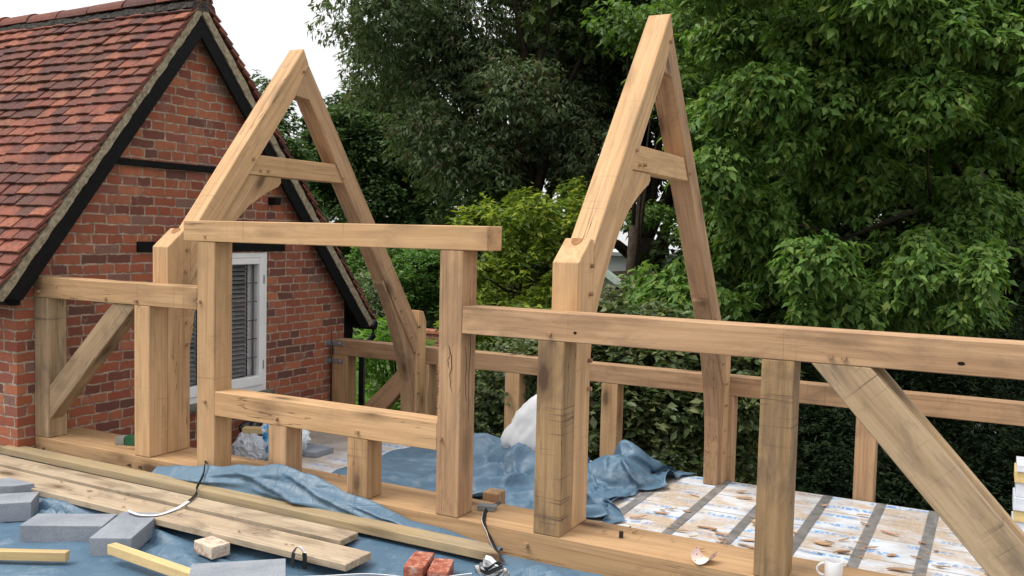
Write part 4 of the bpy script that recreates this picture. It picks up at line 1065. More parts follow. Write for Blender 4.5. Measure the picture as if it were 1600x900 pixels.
-934,-552,12,-939,-523,12,-942,-491,12,-944,-458,12,-942,-424,14,-938,-394,29,-934,-362,14,-926,-326,16,-918,-290,12,-914,-256,12,-912,-224,16,-916,-196,19,-924,-171,12,-932,-146,12,-942,-118,12,-950,-90,12,-958,-63,20,-962,-34,12,-963,0,12,-960,36,12,-954,74,15,-946,114,18,-934,154,12,-919,194,20,-904,230,12,-892,262,12,-882,288,16,-874,308,23,-870,322,12,-870,336,12,-874,352,12,-878,371,18,-887,389,12,-898,410,12,-910,432,12,-919,438,39,-928,466,50,-932,500,46,-930,536,33,-920,571,12,-910,614,12,-900,652,27,-893,682,52,-887,710,74,-883,744,82,-883,772,97,-887,798,112,-892,820,126,-898,828,151,-904,852,162,-912,878,160,-917,904,152,-916,936,157,-916,970,155,-916,1004,151,-912,1037,146,-906,1069,134,-899,1099,119,-890,1126,98,-880,1148,74,-869,1170,50,-870,1173,20,
-892,-552,12,-896,-522,12,-900,-490,20,-900,-456,16,-899,-422,27,-892,-388,28,-886,-354,12,-879,-318,12,-873,-281,12,-870,-246,12,-869,-215,12,-873,-188,16,-881,-163,14,-890,-138,12,-900,-113,12,-910,-88,19,-918,-60,12,-922,-29,12,-922,6,12,-920,43,12,-914,82,12,-907,120,15,-896,160,24,-882,198,12,-868,234,19,-855,264,12,-843,290,12,-834,311,12,-827,325,22,-824,338,12,-826,354,12,-830,374,12,-840,394,12,-852,412,20,-864,434,12,-880,454,25,-886,470,52,-892,504,53,-890,539,38,-881,574,14,-872,618,18,-862,654,36,-856,682,61,-850,716,74,-846,746,88,-846,774,104,-854,790,128,-855,817,126,-860,826,150,-866,850,155,-876,870,141,-876,898,146,-874,930,149,-874,962,148,-872,996,146,-869,1028,138,-864,1060,127,-856,1091,112,-846,1120,91,-836,1143,66,-832,1153,33,-828,1176,12,
-849,-550,12,-853,-521,12,-856,-487,15,-856,-454,27,-852,-418,30,-846,-384,15,-839,-347,12,-833,-310,12,-828,-273,12,-826,-240,12,-828,-210,12,-833,-183,12,-841,-160,12,-850,-136,14,-860,-113,18,-869,-88,12,-875,-58,12,-878,-26,12,-878,10,12,-876,48,12,-871,87,12,-867,122,28,-858,162,28,-846,198,12,-834,236,12,-820,266,20,-806,290,12,-795,311,12,-787,328,12,-782,340,21,-780,356,14,-784,376,12,-794,395,12,-808,415,12,-822,435,23,-838,460,18,-844,476,44,-850,508,54,-848,540,31,-840,580,17,-832,622,27,-826,653,52,-818,686,66,-813,717,84,-811,745,102,-819,763,128,-820,788,142,-818,810,127,-822,824,148,-828,849,144,-837,866,126,-835,893,132,-833,922,138,-832,952,138,-831,984,135,-828,1017,128,-822,1048,116,-815,1080,98,-805,1110,81,-800,1128,50,-792,1149,24,-786,1178,12,
-806,-548,12,-810,-520,12,-812,-485,12,-810,-451,22,-806,-415,18,-800,-378,22,-792,-342,12,-788,-304,12,-786,-268,12,-786,-236,12,-790,-207,12,-795,-182,12,-802,-160,12,-810,-138,12,-818,-114,12,-824,-87,12,-829,-57,12,-831,-23,12,-831,14,12,-829,52,12,-828,90,13,-826,122,34,-820,162,26,-810,198,12,-798,235,12,-785,266,12,-770,291,20,-758,310,12,-748,328,12,-742,343,13,-740,357,22,-744,376,17,-754,395,20,-767,416,18,-782,438,12,-796,464,12,-803,484,35,-807,514,53,-806,545,30,-799,586,24,-799,620,50,-790,653,66,-784,684,84,-780,713,104,-780,740,123,-788,758,147,-783,786,149,-780,805,130,-782,826,144,-793,838,124,-796,861,116,-794,885,124,-795,912,120,-794,941,122,-792,972,120,-789,1004,111,-782,1036,103,-778,1066,83,-765,1099,72,-759,1120,43,-750,1148,23,-745,1178,12,
-763,-546,12,-765,-518,12,-766,-484,12,-764,-448,12,-758,-412,18,-752,-376,14,-748,-338,12,-745,-301,14,-745,-267,12,-748,-236,12,-752,-208,12,-756,-184,12,-762,-162,12,-768,-139,12,-774,-114,12,-778,-88,12,-780,-56,12,-782,-22,12,-784,14,12,-784,52,12,-784,90,16,-786,122,36,-782,158,19,-774,198,18,-762,233,12,-750,264,12,-736,290,12,-723,310,19,-712,326,12,-706,342,12,-705,359,12,-706,376,22,-716,394,13,-728,415,12,-740,440,12,-754,466,12,-763,496,21,-762,518,48,-762,552,29,-770,581,56,-766,616,75,-757,648,88,-752,678,105,-750,706,126,-754,731,148,-754,757,165,-750,769,138,-744,795,143,-750,811,123,-754,832,113,-756,854,106,-754,877,112,-756,902,106,-756,929,103,-753,958,102,-752,989,92,-744,1022,89,-740,1052,70,-732,1084,52,-718,1118,47,-711,1148,29,-706,1176,12,
-718,-544,12,-720,-516,12,-719,-482,12,-716,-447,12,-712,-410,12,-707,-374,14,-704,-337,18,-704,-301,14,-706,-268,12,-708,-236,12,-712,-208,12,-716,-185,12,-720,-163,12,-724,-140,12,-727,-116,12,-730,-89,12,-732,-58,16,-734,-25,12,-736,12,12,-739,50,16,-741,88,20,-744,121,36,-742,156,20,-737,194,13,-727,230,12,-716,260,12,-703,286,16,-690,308,12,-680,326,17,-676,342,26,-672,353,12,-672,374,19,-680,394,12,-690,416,20,-702,440,24,-711,468,14,-719,498,24,-722,531,36,-740,542,67,-740,576,86,-730,611,96,-726,641,112,-720,672,126,-722,696,150,-726,721,174,-716,750,165,-712,761,137,-708,786,126,-710,810,121,-712,832,116,-716,853,116,-714,868,100,-715,891,94,-716,917,88,-715,946,86,-711,976,90,-710,1006,72,-704,1038,56,-696,1072,40,-684,1106,34,-678,1136,16,-670,1169,12,
-674,-541,12,-674,-514,12,-674,-480,12,-672,-446,20,-667,-410,13,-664,-374,22,-664,-338,12,-664,-302,12,-665,-268,12,-668,-237,12,-670,-209,12,-673,-186,12,-676,-164,12,-678,-142,12,-680,-119,12,-682,-92,16,-685,-62,18,-689,-28,22,-700,4,38,-700,44,38,-700,82,36,-702,118,36,-702,156,26,-699,190,12,-692,225,12,-682,256,12,-671,282,13,-660,304,19,-655,320,33,-646,338,28,-642,350,12,-640,372,12,-646,396,12,-655,420,12,-664,443,25,-684,457,42,-690,487,53,-690,520,66,-707,535,94,-704,569,109,-699,602,122,-695,632,137,-688,663,150,-695,684,176,-690,718,188,-680,736,161,-676,766,154,-675,792,148,-680,815,148,-676,830,134,-675,848,124,-676,869,120,-674,886,104,-674,908,92,-674,936,92,-676,960,75,-674,992,60,-668,1025,45,-662,1058,28,-652,1093,19,-642,1127,12,-634,1160,12,
-631,-536,12,-631,-508,12,-632,-478,25,-628,-445,12,-624,-408,17,-622,-372,24,-623,-334,17,-628,-302,33,-636,-269,41,-645,-238,47,-654,-212,50,-651,-190,46,-645,-170,40,-648,-150,44,-656,-128,50,-658,-102,54,-658,-71,53,-656,-35,51,-656,-4,27,-657,36,20,-659,74,18,-663,110,14,-663,148,12,-660,185,12,-655,220,12,-648,251,12,-642,276,24,-635,298,34,-626,318,39,-616,334,28,-610,348,12,-609,373,12,-613,398,12,-626,412,28,-641,425,46,-649,452,58,-656,479,73,-660,507,92,-674,526,120,-672,560,134,-669,591,150,-664,620,162,-656,652,172,-662,677,198,-650,708,182,-642,741,178,-645,772,180,-642,796,170,-646,818,170,-642,834,156,-639,851,145,-636,868,134,-634,886,122,-634,906,108,-634,927,90,-636,952,74,-634,986,62,-630,1022,53,-626,1048,26,-616,1082,17,-608,1116,12,-600,1148,12,
-591,-526,12,-594,-504,30,-592,-477,12,-587,-442,12,-584,-404,12,-582,-366,14,-582,-329,26,-588,-292,30,-598,-260,28,-607,-230,36,-614,-208,49,-620,-198,70,-626,-180,76,-626,-160,78,-625,-137,78,-620,-111,70,-616,-80,60,-612,-44,46,-610,-6,30,-611,30,12,-612,68,17,-617,104,13,-620,142,12,-620,179,12,-618,214,12,-614,246,15,-608,272,22,-604,292,39,-594,312,35,-586,328,20,-580,349,12,-578,373,12,-584,395,21,-595,410,38,-608,425,56,-621,440,78,-630,464,97,-635,489,118,-634,521,132,-636,549,154,-633,580,170,-626,610,179,-626,639,200,-622,675,214,-612,708,200,-612,743,204,-608,771,194,-610,798,194,-612,820,188,-610,842,180,-609,860,172,-608,878,162,-606,896,149,-604,916,132,-605,938,115,-600,954,90,-596,984,72,-592,1017,54,-594,1053,46,-582,1073,19,-574,1106,12,-566,1138,12,
-558,-522,33,-558,-502,12,-552,-470,12,-547,-434,16,-543,-397,12,-542,-358,12,-544,-320,12,-550,-285,14,-559,-252,19,-568,-224,28,-574,-207,48,-586,-187,51,-588,-185,70,-588,-166,72,-590,-146,60,-598,-126,40,-587,-94,30,-576,-56,20,-568,-16,12,-564,24,12,-566,63,12,-572,98,12,-576,136,14,-578,173,14,-578,208,17,-576,240,22,-576,264,40,-568,286,28,-562,307,22,-553,328,16,-548,349,12,-548,371,20,-556,390,32,-566,406,47,-576,422,65,-586,438,86,-596,454,111,-598,480,132,-598,509,150,-597,539,168,-592,570,182,-590,598,199,-584,634,208,-582,670,224,-573,706,214,-575,741,220,-575,771,216,-575,798,210,-572,820,196,-570,841,186,-570,860,178,-570,879,172,-574,903,168,-574,926,152,-568,940,126,-564,962,106,-560,990,87,-566,1026,80,-563,1057,64,-550,1070,33,-540,1098,14,-532,1130,12,
-524,-521,12,-520,-492,12,-514,-458,12,-508,-422,12,-504,-386,20,-502,-348,13,-504,-312,12,-512,-280,12,-520,-248,14,-531,-220,20,-541,-198,32,-550,-200,52,-550,-186,63,-554,-169,52,-564,-158,32,-554,-130,44,-542,-96,32,-530,-58,23,-521,-20,14,-519,20,18,-522,58,20,-528,94,21,-534,132,22,-536,169,26,-539,204,35,-538,236,42,-534,264,48,-532,290,44,-527,312,38,-522,332,34,-516,347,20,-518,368,28,-527,382,42,-536,398,57,-545,414,75,-554,427,98,-558,448,118,-562,469,143,-560,496,163,-556,526,180,-552,558,195,-547,588,208,-542,625,218,-540,663,234,-534,702,228,-536,736,232,-536,767,222,-538,798,222,-538,824,214,-536,844,200,-542,864,200,-541,885,192,-538,906,174,-536,928,152,-540,957,145,-530,970,120,-535,1002,111,-538,1034,100,-531,1059,78,-518,1070,47,-507,1094,24,-497,1122,12,
-488,-504,16,-483,-475,12,-477,-442,12,-471,-407,12,-468,-370,12,-466,-338,24,-468,-306,20,-474,-276,12,-483,-246,12,-493,-218,18,-506,-212,40,-511,-197,52,-516,-181,43,-524,-178,22,-518,-153,32,-507,-125,49,-494,-92,35,-484,-55,32,-479,-16,30,-488,16,49,-490,54,50,-494,90,50,-498,128,52,-497,166,52,-494,203,52,-490,236,52,-488,266,50,-488,292,48,-486,314,46,-486,326,29,-482,345,28,-494,354,44,-500,370,56,-508,386,70,-514,403,86,-519,419,107,-524,434,131,-522,460,148,-522,484,170,-518,514,188,-512,544,204,-506,576,215,-502,613,226,-499,654,238,-498,693,244,-498,728,236,-499,762,234,-500,794,225,-504,822,226,-507,846,220,-508,861,204,-506,885,197,-502,907,176,-502,934,160,-510,964,162,-502,980,138,-509,1010,132,-508,1038,114,-500,1060,90,-488,1074,60,-478,1098,38,-465,1118,16,
-452,-482,21,-446,-454,12,-440,-422,12,-435,-388,12,-435,-360,27,-432,-330,24,-434,-302,12,-439,-273,16,-447,-244,12,-460,-230,32,-468,-210,44,-474,-191,35,-482,-190,14,-478,-172,35,-470,-146,47,-458,-114,55,-448,-82,45,-445,-47,56,-439,-12,46,-452,17,24,-458,54,20,-462,90,18,-464,129,16,-464,168,13,-462,206,12,-462,239,12,-458,268,14,-456,292,18,-454,314,20,-449,331,30,-454,342,46,-468,340,62,-476,355,74,-480,370,88,-484,387,103,-486,406,120,-486,428,134,-487,446,157,-482,476,170,-479,501,192,-473,532,207,-468,563,220,-464,601,232,-461,642,242,-460,683,243,-462,720,246,-463,754,238,-466,788,236,-468,816,228,-474,841,227,-474,858,210,-472,884,200,-470,912,190,-468,938,170,-480,965,179,-480,990,164,-480,1017,148,-476,1032,118,-469,1059,100,-460,1081,74,-448,1094,45,-436,1114,24,
-417,-456,24,-414,-426,22,-418,-400,38,-414,-370,39,-404,-345,32,-401,-326,12,-402,-298,12,-405,-270,12,-412,-243,16,-424,-229,37,-430,-206,32,-438,-196,12,-438,-170,20,-435,-146,40,-432,-120,23,-418,-94,36,-404,-69,54,-412,-50,26,-410,-15,14,-412,22,12,-414,58,12,-414,96,12,-414,136,12,-413,176,16,-414,210,30,-413,236,12,-413,264,15,-414,288,19,-416,310,25,-422,312,45,-427,324,61,-432,344,66,-438,360,76,-442,376,88,-446,390,102,-448,406,118,-449,424,136,-450,442,157,-450,460,182,-442,491,192,-436,520,206,-432,551,223,-427,590,233,-424,632,243,-425,672,248,-427,710,252,-429,747,247,-431,781,239,-434,810,232,-440,836,233,-442,859,222,-438,884,211,-436,908,192,-437,937,185,-447,964,192,-449,990,176,-447,1012,154,-443,1030,126,-437,1056,104,-432,1067,72,-419,1090,52,-432,1084,24,
-384,-430,31,-389,-406,47,-391,-380,55,-384,-356,45,-373,-346,23,-370,-321,15,-369,-295,12,-374,-272,24,-380,-246,31,-386,-221,36,-392,-208,16,-396,-182,24,-398,-155,40,-394,-132,16,-388,-100,12,-370,-86,34,-372,-56,23,-378,-26,12,-376,1,34,-370,30,12,-370,66,12,-366,104,12,-364,145,14,-366,176,38,-366,205,18,-368,236,12,-372,260,26,-378,285,32,-379,307,31,-386,321,44,-390,334,58,-394,348,74,-400,360,89,-407,370,102,-416,376,118,-420,390,134,-421,406,151,-420,426,170,-416,450,186,-410,478,202,-404,508,216,-397,542,223,-392,581,234,-390,623,244,-391,664,250,-392,702,252,-394,740,248,-397,774,244,-402,804,241,-406,830,234,-408,854,222,-404,879,212,-402,905,203,-410,932,206,-414,960,204,-414,984,183,-413,1008,160,-410,1028,134,-408,1042,102,-404,1053,70,-433,1063,58,-452,1065,36,
-356,-406,44,-362,-388,64,-364,-363,66,-354,-348,50,-343,-340,27,-338,-316,18,-338,-290,20,-344,-266,12,-352,-242,12,-358,-216,12,-356,-190,20,-359,-172,45,-356,-148,22,-352,-114,12,-346,-80,12,-345,-51,22,-346,-26,42,-338,-16,12,-343,18,14,-337,47,32,-326,75,12,-320,114,12,-325,138,42,-324,169,19,-324,202,12,-326,235,14,-333,262,24,-340,283,39,-354,292,54,-365,299,68,-374,309,84,-378,321,100,-382,334,113,-382,349,123,-384,366,134,-385,384,142,-385,405,152,-386,430,158,-382,450,178,-378,478,190,-372,506,206,-364,535,226,-358,576,234,-356,617,244,-358,657,248,-359,696,252,-360,734,250,-364,768,246,-369,798,241,-372,824,234,-373,850,226,-370,873,218,-373,898,222,-374,923,214,-390,934,191,-402,956,168,-412,978,144,-420,1000,119,-426,1018,90,-429,1035,61,-430,1048,32,-424,1074,26,
-329,-388,52,-334,-374,73,-335,-350,72,-322,-346,51,-312,-332,32,-306,-310,22,-306,-286,16,-312,-261,12,-318,-236,12,-323,-210,12,-322,-194,36,-321,-160,40,-318,-134,14,-312,-96,13,-309,-64,22,-311,-38,40,-318,-25,14,-304,3,14,-314,22,40,-298,50,31,-288,84,25,-282,122,24,-288,158,36,-304,186,48,-286,202,24,-290,236,24,-305,250,46,-318,263,64,-328,276,78,-334,292,88,-336,312,92,-340,332,94,-354,344,88,-356,360,98,-356,378,112,-356,396,124,-354,415,136,-351,432,156,-348,454,172,-344,474,194,-339,502,210,-332,536,220,-326,574,233,-325,613,244,-325,653,248,-326,692,250,-328,730,250,-332,764,247,-336,793,242,-339,820,236,-340,846,231,-338,868,228,-340,886,212,-345,908,199,-352,937,191,-365,957,166,-376,981,142,-384,1002,116,-392,1021,87,-396,1032,56,-399,1044,27,-398,1066,12,
-297,-374,56,-300,-361,76,-301,-337,77,-297,-320,59,-284,-313,40,-291,-291,44,-278,-279,28,-285,-254,25,-288,-232,12,-290,-204,12,-287,-186,36,-284,-150,37,-282,-122,12,-278,-86,22,-278,-56,40,-287,-42,14,-286,-12,12,-280,4,38,-284,33,50,-288,64,61,-276,96,56,-258,127,50,-275,152,68,-276,188,71,-256,206,48,-256,239,45,-272,252,66,-282,273,71,-294,292,70,-309,307,65,-324,318,57,-330,338,58,-328,356,64,-324,372,82,-320,388,102,-318,403,120,-316,418,138,-314,434,157,-313,454,176,-310,480,192,-306,508,207,-300,538,222,-296,574,234,-294,612,243,-294,652,250,-294,691,250,-296,727,248,-300,760,246,-303,790,241,-306,817,234,-306,840,229,-305,860,222,-304,882,212,-308,907,202,-316,932,182,-328,961,165,-338,982,138,-349,1005,112,-358,1024,83,-364,1034,52,-366,1046,24,-366,1068,12,
-258,-363,56,-261,-348,76,-262,-324,74,-264,-301,70,-270,-284,56,-261,-282,36,-266,-265,52,-258,-247,32,-264,-221,28,-258,-200,12,-254,-180,36,-250,-142,34,-249,-111,12,-247,-84,38,-251,-54,20,-259,-26,12,-262,0,28,-274,24,16,-281,52,26,-264,70,46,-248,94,62,-238,126,74,-242,156,58,-245,192,50,-225,212,71,-224,246,67,-238,267,56,-254,282,48,-272,296,41,-288,311,35,-301,328,31,-295,334,50,-292,346,68,-286,365,90,-280,386,111,-278,403,129,-276,420,146,-277,438,162,-276,460,178,-275,485,196,-272,514,212,-268,546,218,-265,576,238,-264,616,238,-262,654,254,-262,692,252,-265,726,248,-268,760,242,-270,790,242,-273,815,234,-274,836,226,-270,856,218,-268,878,208,-270,904,198,-278,932,182,-290,962,162,-302,986,135,-314,1010,108,-324,1022,76,-329,1038,49,-332,1048,22,-332,1070,12,
-232,-332,36,-231,-318,57,-242,-315,36,-232,-299,47,-248,-300,33,-233,-288,46,-238,-263,50,-242,-236,54,-238,-214,39,-228,-200,15,-222,-174,35,-218,-138,32,-216,-107,12,-222,-72,21,-226,-38,32,-230,-14,12,-239,14,15,-252,33,32,-257,55,14,-246,81,26,-228,102,42,-226,136,47,-208,165,56,-209,192,31,-190,218,48,-203,242,31,-213,266,25,-228,287,22,-244,306,20,-260,324,18,-270,342,19,-268,356,36,-259,368,58,-246,381,86,-241,402,108,-238,412,130,-240,433,141,-240,450,160,-240,472,178,-238,496,198,-239,527,206,-236,548,230,-235,582,242,-236,622,234,-232,658,253,-234,694,242,-234,728,243,-237,761,237,-238,790,241,-241,812,230,-239,833,224,-234,852,213,-230,876,203,-232,904,194,-242,930,173,-254,964,156,-266,990,130,-278,1015,104,-289,1031,74,-294,1036,42,-296,1050,20,-296,1072,12,
-205,-366,54,-203,-350,35,-198,-326,41,-208,-320,23,-226,-314,10,-227,-290,16,-226,-262,24,-218,-240,37,-208,-215,46,-197,-201,21,-196,-168,19,-187,-135,30,-186,-102,14,-192,-67,15,-198,-32,22,-216,-9,36,-218,19,32,-234,29,12,-230,57,12,-224,86,12,-214,115,18,-194,125,44,-181,156,28,-168,191,14,-164,228,12,-162,254,27,-175,277,18,-192,298,16,-210,317,13,-225,335,12,-232,353,16,-228,369,32,-218,384,56,-208,400,82,-200,410,110,-202,430,122,-202,440,144,-203,460,163,-202,482,184,-204,512,191,-206,526,220,-204,553,240,-210,588,224,-206,630,231,-202,665,250,-204,700,246,-204,732,234,-206,764,232,-207,790,236,-208,809,223,-204,832,219,-197,852,207,-194,877,203,-197,904,189,-207,930,166,-218,966,149,-232,990,119,-244,1016,93,-253,1040,70,-258,1038,40,-260,1052,18,-258,1072,12,
-165,-386,30,-154,-364,40,-172,-360,24,-193,-354,12,-196,-327,10,-198,-298,12,-199,-270,12,-194,-244,16,-180,-224,32,-170,-194,36,-166,-168,16,-159,-134,18,-156,-99,21,-166,-66,30,-180,-36,44,-187,-8,32,-204,4,13,-206,30,14,-204,56,19,-195,84,12,-182,113,12,-167,144,23,-140,167,43,-126,204,34,-117,230,12,-121,260,12,-136,285,12,-154,308,12,-172,327,12,-186,344,12,-192,362,16,-188,378,34,-178,392,58,-167,404,86,-166,426,101,-167,439,121,-167,452,144,-168,474,162,-172,502,176,-170,519,203,-174,526,236,-179,556,217,-180,598,216,-175,636,236,-172,673,244,-173,706,240,-174,738,236,-176,766,226,-175,790,229,-174,812,220,-170,832,206,-162,854,206,-160,878,196,-167,900,174,-173,936,162,-184,970,142,-196,995,112,-208,1024,93,-216,1044,68,-218,1042,40,-219,1053,17,-217,1074,12,
-124,-414,33,-152,-410,34,-156,-395,12,-159,-366,10,-166,-338,18,-169,-309,20,-168,-283,12,-162,-256,12,-154,-226,12,-142,-198,24,-137,-164,17,-136,-136,36,-136,-102,42,-140,-68,46,-158,-46,26,-168,-20,12,-178,3,24,-178,28,22,-176,52,12,-163,80,12,-146,109,12,-125,142,14,-100,176,22,-78,209,34,-71,236,12,-78,266,12,-96,292,12,-115,314,12,-133,334,12,-148,352,12,-154,370,18,-148,380,40,-138,396,61,-134,420,79,-132,432,100,-133,446,120,-136,468,136,-136,491,158,-138,496,190,-148,497,223,-146,530,214,-152,564,198,-148,606,210,-143,642,230,-146,679,224,-148,712,220,-147,742,219,-144,768,224,-144,792,219,-145,812,204,-136,835,205,-130,854,196,-129,878,184,-136,901,162,-144,936,146,-158,964,120,-161,1000,108,-170,1028,90,-177,1048,68,-178,1046,40,-177,1054,16,-175,1074,12,
-121,-452,12,-120,-432,34,-122,-408,16,-128,-377,16,-136,-348,24,-138,-320,24,-136,-296,12,-130,-268,15,-123,-238,12,-116,-202,12,-112,-170,29,-111,-136,23,-116,-103,20,-126,-72,20,-129,-44,36,-146,-19,35,-150,-3,14,-150,22,12,-143,46,12,-126,74,12,-104,104,12,-80,136,12,-52,170,24,-37,206,12,-27,240,14,-37,269,16,-56,296,12,-78,319,12,-98,340,12,-113,358,13,-118,374,21,-114,392,37,-108,411,56,-102,426,77,-102,440,96,-103,456,116,-104,468,144,-122,462,172,-124,466,206,-118,501,203,-122,534,188,-120,572,188,-114,610,204,-112,650,212,-112,686,216,-116,718,209,-116,746,216,-118,772,205,-114,796,210,-115,813,192,-109,836,190,-110,850,173,-108,874,162,-106,906,152,-114,934,130,-128,958,104,-135,988,86,-135,1021,80,-138,1042,60,-139,1060,38,-134,1056,14,-132,1075,12,
-92,-471,12,-89,-446,30,-94,-414,28,-99,-382,26,-105,-356,18,-107,-330,27,-105,-308,12,-100,-280,12,-95,-246,15,-94,-208,28,-88,-172,16,-84,-136,13,-87,-104,12,-96,-74,12,-106,-46,12,-117,-19,19,-122,3,32,-116,13,12,-106,38,12,-86,66,12,-60,97,12,-34,130,12,-8,166,12,-5,197,38,-12,228,52,-19,260,50,-32,291,37,-64,304,38,-84,324,37,-95,346,38,-97,365,44,-90,384,56,-78,406,62,-76,416,85,-74,434,101,-78,443,126,-98,436,149,-96,444,184,-90,474,202,-90,504,182,-90,541,174,-84,578,180,-80,616,188,-81,654,190,-78,690,199,-83,722,196,-84,750,209,-90,772,191,-92,798,189,-86,823,192,-86,834,171,-83,852,160,-79,876,154,-80,902,136,-90,926,112,-98,952,90,-101,986,82,-102,1012,66,-110,1023,40,-105,1042,22,-94,1064,26,-90,1076,12,
-60,-480,13,-62,-446,12,-65,-413,12,-70,-384,12,-76,-364,28,-78,-339,20,-76,-312,19,-84,-286,33,-74,-250,30,-72,-212,14,-62,-173,12,-58,-138,22,-58,-108,12,-65,-78,12,-74,-51,12,-85,-24,12,-92,-1,18,-88,18,33,-69,30,16,-45,58,12,-17,90,16,8,123,20,-9,149,52,-12,180,78,-16,213,88,-23,247,82,-32,280,68,-34,304,40,-55,324,34,-68,339,49,-70,359,52,-62,381,51,-56,394,72,-49,412,86,-52,418,110,-74,412,128,-68,425,158,-62,448,185,-56,482,197,-56,513,176,-56,549,164,-52,586,164,-50,623,167,-47,660,173,-44,694,183,-50,718,206,-52,751,200,-62,774,180,-65,800,176,-71,825,167,-58,844,170,-56,862,157,-56,874,136,-60,896,115,-64,923,96,-67,955,88,-68,982,73,-72,999,50,-76,1010,24,-66,1032,14,-56,1054,12,-50,1072,14,
-24,-471,12,-26,-437,12,-30,-406,12,-38,-380,12,-46,-365,32,-50,-340,24,-55,-316,36,-61,-290,20,-56,-252,12,-46,-210,12,-36,-171,12,-32,-139,28,-30,-112,14,-35,-84,12,-43,-57,12,-54,-32,18,-58,-8,14,-56,14,16,-36,28,34,-6,51,22,23,83,29,2,104,60,6,136,90,10,170,108,7,204,112,2,238,101,-8,272,82,-20,303,64,-29,316,38,-44,335,36,-44,356,41,-38,371,57,-29,391,69,-29,396,94,-46,389,114,-42,413,132,-43,442,148,-30,454,180,-24,488,191,-24,526,179,-23,558,158,-19,594,156,-14,628,164,-10,660,180,-13,689,200,-17,722,210,-23,747,185,-32,776,170,-39,801,161,-46,826,153,-50,851,144,-32,866,144,-31,882,126,-34,900,104,-35,928,93,-37,954,79,-40,972,56,-46,979,30,-38,1001,17,-26,1024,12,-18,1044,17,-14,1064,14,
13,-456,12,10,-424,12,3,-396,17,-10,-376,29,-20,-358,14,-20,-338,30,-30,-314,20,-34,-283,24,-28,-247,12,-20,-206,12,-12,-168,20,-8,-132,20,-10,-104,33,-5,-88,12,-12,-63,12,-22,-38,12,-28,-18,23,-22,2,12,2,23,20,34,46,33,13,63,66,23,93,94,33,128,116,35,162,128,32,196,126,27,227,106,13,255,79,2,287,62,-6,314,52,-18,328,35,-18,349,42,-12,368,56,-22,368,80,-14,374,104,-22,401,104,-24,430,115,-12,438,147,1,459,175,7,496,182,3,528,160,8,566,151,12,601,152,18,631,168,19,657,192,18,689,208,14,725,212,7,752,187,-2,781,172,-12,809,168,-20,836,156,-26,844,130,-12,862,125,-10,880,109,-7,902,94,-8,926,80,-9,948,64,-15,954,38,-10,974,23,0,998,20,6,1020,28,14,1036,15,18,1060,16,
25,-420,12,26,-410,44,33,-384,34,20,-376,12,13,-352,12,6,-326,12,0,-304,27,-6,-276,12,0,-239,12,6,-200,22,13,-163,12,17,-130,26,13,-106,44,19,-90,24,15,-68,12,7,-44,12,6,-24,23,15,-5,12,37,10,32,24,27,68,39,57,94,54,90,108,60,122,130,60,156,140,56,190,133,47,213,104,35,244,80,22,272,60,12,297,46,7,320,40,7,342,44,-10,343,62,2,358,80,5,383,90,0,412,91,3,438,110,16,438,143,28,464,166,33,503,171,29,536,148,36,574,154,40,608,150,45,630,177,46,658,198,45,692,209,40,728,210,30,761,195,20,792,180,11,819,166,3,843,144,-4,838,116,-9,856,100,-2,872,83,2,891,68,5,912,54,10,932,40,17,950,25,25,972,20,31,994,28,33,1013,18,41,1034,28,48,1062,18,
46,-443,33,60,-414,34,60,-393,13,53,-367,12,45,-342,12,37,-319,22,28,-295,12,23,-265,12,25,-232,24,29,-196,12,26,-166,34,33,-134,46,38,-105,50,34,-80,42,40,-70,20,36,-49,12,36,-27,12,32,-24,38,35,-6,67,51,24,88,66,54,107,78,86,123,84,120,138,85,154,143,80,187,136,70,208,108,58,237,85,46,264,65,35,289,51,30,314,44,10,318,54,13,344,54,22,364,69,21,392,72,24,420,84,29,445,104,44,438,136,55,470,155,60,508,159,56,542,136,60,580,138,67,613,148,71,634,175,72,664,193,69,700,200,62,736,198,53,770,187,43,801,172,33,826,152,24,846,128,15,844,98,8,858,77,26,874,82,31,896,74,36,910,56,42,930,45,48,949,34,50,972,35,53,984,16,59,1008,12,64,1038,12,78,1070,20,
71,-442,12,84,-412,12,91,-384,14,85,-356,15,77,-331,16,67,-306,16,57,-282,18,46,-258,28,50,-226,19,42,-196,34,46,-160,24,57,-134,44,61,-105,46,59,-80,42,54,-57,40,63,-50,20,52,-40,36,59,-21,54,60,12,58,77,30,83,90,58,102,101,90,116,107,120,133,107,154,140,102,186,136,93,206,110,81,232,89,69,258,70,60,282,55,39,295,62,34,320,55,35,346,46,41,372,54,46,399,62,49,428,75,56,451,98,70,440,130,80,474,141,86,512,146,81,546,126,87,585,129,96,611,150,99,642,166,96,676,176,90,710,180,83,745,178,74,778,170,65,810,158,53,826,131,35,833,104,36,852,80,27,860,55,39,882,55,59,890,60,67,910,64,70,930,56,72,950,48,71,960,26,77,983,18,80,1014,28,94,1043,12,109,1078,21,
96,-443,26,97,-412,39,96,-382,45,94,-354,46,88,-327,47,81,-301,46,74,-276,44,69,-251,42,68,-222,36,60,-195,16,68,-163,32,80,-132,40,81,-104,34,76,-82,24,76,-59,26,84,-43,38,75,-25,28,81,-6,46,80,24,50,97,38,73,104,69,84,111,102,96,126,125,118,129,155,132,125,186,135,113,212,119,105,232,94,93,256,76,74,278,76,63,297,58,55,320,40,60,350,42,67,378,44,73,406,54,76,436,67,83,440,100,95,457,126,80,488,114,109,510,126,109,546,142,118,586,140,125,620,132,121,654,138,115,687,146,108,720,150,102,754,150,95,786,147,82,812,132,63,808,108,48,818,82,45,837,57,47,856,34,51,881,27,52,904,34,68,916,34,87,920,38,80,938,26,92,962,26,89,993,38,106,1016,13,125,1052,10,140,1084,23,
